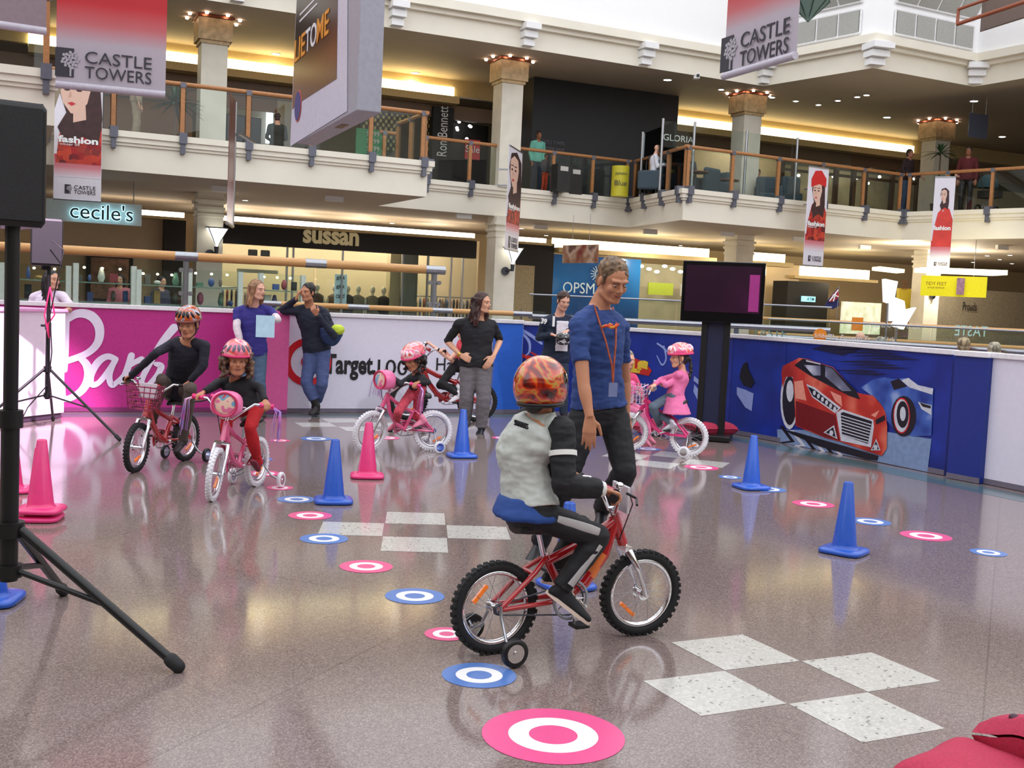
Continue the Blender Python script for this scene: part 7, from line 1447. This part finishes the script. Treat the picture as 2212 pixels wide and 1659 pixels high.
# ---------------------------------------------------------------- woman in the blue polo
J = dict(head=P(556, 626, 13.0), neck=P(548, 662, 13.1), pelvis=P(546, 760, 13.1), shR=P(514, 672, 13.05), shL=P(584, 672, 13.1), elR=P(511, 708, 12.95), wrR=P(522, 746, 12.9), elL=P(600, 690, 12.98), wrL=P(586, 676+12, 12.8), hipR=P(533, 766, 13.1), hipL=P(562, 766, 13.1), knR=P(534, 830, 13.0), knL=P(562, 830, 13.0), anR=P(534, 884, 13.1), anL=P(566, 884, 13.1), toR=P(530, 892, 12.9), toL=P(570, 892, 12.9))
rt, h, rfu = person('woman in a blue polo over long white sleeves holding a pale blue sheet', J, .95, .98, Fd=(.8, -.5, -.1), skinm=SK3, hair='shoulder', hc=(168, 124, 88), top=M('indigo_polo', (50, 44, 128), .8), topc='polo_shirt', sleeve=.62, bot=M('blue_jeans', (70, 92, 118), .85), shoe=M('dark_trainer', (40, 34, 34), .6), vox=.012, hem=-.1, smile=1, hands=dict(L=dict(d=(-.35, -.35, -.9), n=(0, .9, 0), c=.4), R=dict(d=(0, 0, -1), n=(1, 0, 0), c=.4)))
for sd in 'LR':
    b = B(); limb(b, J['sh'+sd], J['el'+sd], J['wr'+sd], .050, .044, .032, t0=.5, t1=1.92, flat=True); fuse(b, 'undershirt_sleeve', M('white_knit', (228, 214, 220), .8), rt, .009, 2, .004, 14)
wr = J['wrL']; b = B(); e_x = (V((.98, .12, 0))).normalized(); b.box(P(573, 705, 12.74), (.21, .004, .25), e_x, V((-.12, .98, 0))); tag(obj('paper', b, M('pale_blue_paper', (188, 222, 240), .6)), 'pale blue paper sheet held by the woman in the blue polo', 'paper')
# ---------------------------------------------------------------- youth with the bag
J = dict(head=P(665, 632, 13.45), neck=P(668, 662, 13.55), pelvis=P(684, 752, 13.6), shR=P(640, 672, 13.5), shL=P(702, 676, 13.55), elR=P(606, 672, 13.6), wrR=P(640, 646, 13.42), elL=P(722, 726, 13.35), wrL=P(684, 680, 13.2), hipR=P(672, 762, 13.6), hipL=P(698, 762, 13.6), knR=P(662, 826, 13.5), knL=P(696, 828, 13.5), anR=P(684, 878, 13.55), anL=P(680, 880, 13.75), toR=P(664, 888, 13.3), toL=P(690, 886, 13.5))
NV = M('navy_jacket', (26, 32, 50), .8)
rt, h, rfu = person('youth in a navy jacket leaning an elbow on the barrier, head on hand', J, .95, .96, Fd=(-.45, -.88, -.05), skinm=SK2, hair='short', hc=(36, 28, 28), top=NV, topc='jacket', bot=M('blue_track_pants', (70, 84, 128), .85), leg=1.72, shoe=M('dark_trainer', (40, 34, 34), .6), vox=.012, legr=1.12, hem=-.12, hands=dict(R=dict(d=(.3, -.1, .9), n=(.8, .2, 0), c=.5), L=dict(d=(-.3, -.4, .6), n=(0, 1, 0), c=1.1)))
b = B()
for sd in 'LR': b.cap(J['kn'+sd].lerp(J['an'+sd], .55), J['an'+sd], .052, .045)
obj('sock', b, M('black_sock', (26, 22, 26), .8), rt)
c = P(716, 712, 13.45); r_ = thing('drawstring_bag', 'navy, blue and lime drawstring bag slung on the youth\'s shoulder', 'bag', c)
b = B(); b.ell(c, (.14, .11, .2), n=18, m=12, z1=.1); fuse(b, 'bag_body', M('bag_navy_blue', (26, 52, 92), .6), r_, .01, 2, .008, 8)
b = B(); b.ell(c+V((.07, -.03, .0)), (.09, .09, .07), n=18, m=10); fuse(b, 'bag_top', M('bag_lime', (196, 214, 60), .6), r_, .01, 2, .008, 8)
b = B(); b.tube([c+V((0, 0, .1)), P(708, 680, 13.4), J['wrL']], .008, n=6); obj('drawstring', b, NV, r_)
# ---------------------------------------------------------------- woman in black top and grey trousers
J = dict(head=P(1042, 654, 12.55), neck=P(1032, 690, 12.65), pelvis=P(1028, 785, 12.65), shR=P(992, 700, 12.6), shL=P(1064, 702, 12.7), elR=P(966, 738, 12.75), wrR=P(996, 768, 12.52), elL=P(1080, 736, 12.8), wrL=P(1066, 770, 12.5), hipR=P(1013, 792, 12.65), hipL=P(1044, 792, 12.65), knR=P(1008, 860, 12.6), knL=P(1044, 860, 12.55), anR=P(1004, 918, 12.7), anL=P(1040, 922, 12.6), toR=P(1000, 928, 12.5), toL=P(1032, 934, 12.35))
rt, h, rfu = person('woman in a black top and grey trousers with hands on her hips', J, .98, .98, Fd=(.82, -.5, -.08), skinm=SK1, hair='curlylong', hc=(70, 40, 34), top=M('black_tunic', (22, 22, 28), .8), topc='tunic_top', sleeve=1.0, bot=M('grey_trousers', (104, 100, 104), .85), shoe=M('black_shoe', (22, 22, 26), .4), vox=.0115, legr=1.25, flare=.04, hem=-.08, smile=1, wk=1.1, hands=dict(R=dict(d=(.9, -.1, -.4), n=(0, 1, 0), c=.5), L=dict(d=(-.5, -.2, -.8), n=(0, 1, 0), c=.3)))
b = B(); b.cyl(J['wrR']-V((.02, 0, -.01)), J['wrR']-V((.035, 0, -.02)), .034, n=14); obj('bracelet', b, M('gold_bracelet', (210, 170, 70), .3, .8), rt)
# ---------------------------------------------------------------- man in the navy hoodie
J = dict(head=P(1217, 650, 14.0), neck=P(1208, 682, 14.1), pelvis=P(1200, 775, 14.1), shR=P(1178, 694, 14.05), shL=P(1242, 696, 14.1), elR=P(1164, 730, 14.1), wrR=P(1192, 722, 13.85), elL=P(1250, 738, 14.1), wrL=P(1226, 714, 13.85), hipR=P(1188, 782, 14.1), hipL=P(1214, 782, 14.1), knR=P(1186, 840, 14.05), knL=P(1216, 840, 14.05), anR=P(1184, 893, 14.1), anL=P(1218, 893, 14.1), toR=P(1180, 898, 13.9), toL=P(1222, 898, 13.9))
rt, h, rfu = person('man in a navy zip hoodie over a white T-shirt holding a child\'s helmet', J, 1.0, .98, Fd=(.35, -.85, -.35), skinm=SK3, hair='short', hc=(74, 46, 36), top=M('navy_hoodie', (28, 40, 62), .8), topc='hoodie', bot=M('dark_denim', (44, 56, 76), .85), shoe=M('dark_trainer', (40, 34, 34), .6), vox=.012, hem=-.1, hands=dict(R=dict(d=(.9, -.3, -.3), n=(0, 0, -1), c=.9), L=dict(d=(-.5, -.5, -.4), n=(0, 0, -1), c=.9)))
b = B(); b.box(P(1214, 726, 13.93), (.155, .02, .38), (.97, .1, 0), (-.1, .97, 0)); fuse(b, 'tshirt_front', M('white_tshirt', (232, 228, 236), .8), rt, .008, 3, .006, 10)
text('sleeve_number', '39', P(1175, 694, 13.93), V((.8, -.3, -.1)), V((.1, 0, 1)), .1, WHITE, rt, w=.075, h=.07, extrude=.01, bold=.003); text('front_number', '1', P(1196, 694, 13.905), V((1, 0, 0)), V((0, 0, 1)), .15, WHITE, rt, w=.03, h=.13, extrude=.008)
b = B(); b.ell(P(1217, 732, 13.78), (.10, .07, .085), n=20, m=12, z0=-.9, z1=.9); 
tag(obj('helmet', b, ramp_mat('black_white_helmet', 'noise', 14, [(.4, (16, 16, 18)), (.6, (200, 200, 206)), (.66, (20, 20, 22))], .2, coat=1)), 'small black and white cycle helmet held by the man in the navy hoodie', 'helmet')
# ---------------------------------------------------------------- woman in white behind the counter
J = dict(head=P(112, 605, 13.1), neck=P(104, 632, 13.15), pelvis=P(100, 740, 13.1), shR=P(74, 642, 13.1), shL=P(136, 640, 13.1), elR=P(62, 690, 13.1), wrR=P(84, 714, 12.9), elL=P(162, 672, 13.0), wrL=P(146, 668, 12.72), hipR=P(88, 750, 13.1), hipL=P(112, 750, 13.1), knR=P(88, 820, 13.1), knL=P(112, 820, 13.1), anR=P(88, 872, 13.1), anL=P(112, 872, 13.1), toR=P(86, 880, 12.95), toL=P(114, 880, 12.95))
rt, h, rfu = person('dark-haired woman in a white T-shirt leaning on the lit counter', J, .92, .96, Fd=(.85, -.5, 0), skinm=SK1, hair='long', hc=(36, 26, 32), top=M('white_tshirt2', (240, 222, 244), .8), topc='tshirt', sleeve=.6, bot=M('dark_denim', (44, 56, 76), .85), shoe=M('dark_trainer', (40, 34, 34), .6), vox=.012, hem=-.1, smile=1, hands=dict(L=dict(d=(-.9, -.1, -.2), n=(0, 0, -1), c=.3)))
# ---------------------------------------------------------------- rider on the red bicycle behind
hd6 = heading(K6R, K6F); L = onbike(K6R, hd6)
rt, h, rfu, J, L = rider('rider in a coral top bent over the red bicycle behind the woman in black', K6R, K6F, P(1002, 716, 13.55), P(1006, 738, 13.6), .72, .86, (-.95, -.3, -.3), (P(972, 776, 13.45), P(984, 790, 13.7)), (P(955, 828, 13.5), P(950, 832, 13.7)), skinm=SK3, hair='long', hc=(110, 60, 44), top=M('coral_top', (220, 70, 84), .8), sleeve=.5, bot=M('black_leggings', (24, 22, 26), .8), shoe=M('white_trainer', (224, 220, 226), .5), vox=.0115, R=.25, wb=.85, pel=(.22, 0, .80), J=dict(wrR=P(936, 776, 13.4), wrL=P(948, 788, 13.6), toR=P(968, 862, 13.4), anR=P(990, 852, 13.45)))
# ---------------------------------------------------------------- fair-haired child behind the man
J = dict(head=P(1356, 776, 12.3), neck=P(1350, 806, 12.3), pelvis=P(1352, 872, 12.4), shR=P(1336, 814, 12.3), shL=P(1370, 814, 12.35), elR=P(1340, 846, 12.2), wrR=P(1366, 846, 12.1), elL=P(1384, 842, 12.3), wrL=P(1390, 862, 12.2), hipR=P(1344, 876, 12.4), hipL=P(1360, 876, 12.4), knR=P(1382, 892, 12.1), knL=P(1392, 888, 12.3), anR=P(1394, 946, 12.1), anL=P(1402, 940, 12.3), toR=P(1408, 958, 12.1), toL=P(1416, 950, 12.3))
rt, h, rfu = person('fair-haired child in pink squatting behind the man in the blue T-shirt', J, .58, .82, Fd=(.6, -.6, -.2), skinm=SK3, hair='shoulder', hc=(176, 164, 150), top=M('rose_top', (214, 70, 110), .8), bot=M('pink_trousers', (232, 130, 170), .8), shoe=M('pink_shoe', (230, 130, 160), .5), vox=.0115)
for (x, y, z_, s_, rz, lab) in ((1512, 925, .12, .5, .3, 'crimson cushion by the blue barrier behind the pink bicycle'), (1392, 920, .1, .4, -.3, 'crimson cushion by the blue barrier behind the fair-haired child')):
    q = G(x, y+4); cushion('floor_cushion', V((q.x, min(q.y, 13.2), z_)), s_, rz, 0, lab)
bpy.data.scenes.remove(TS)
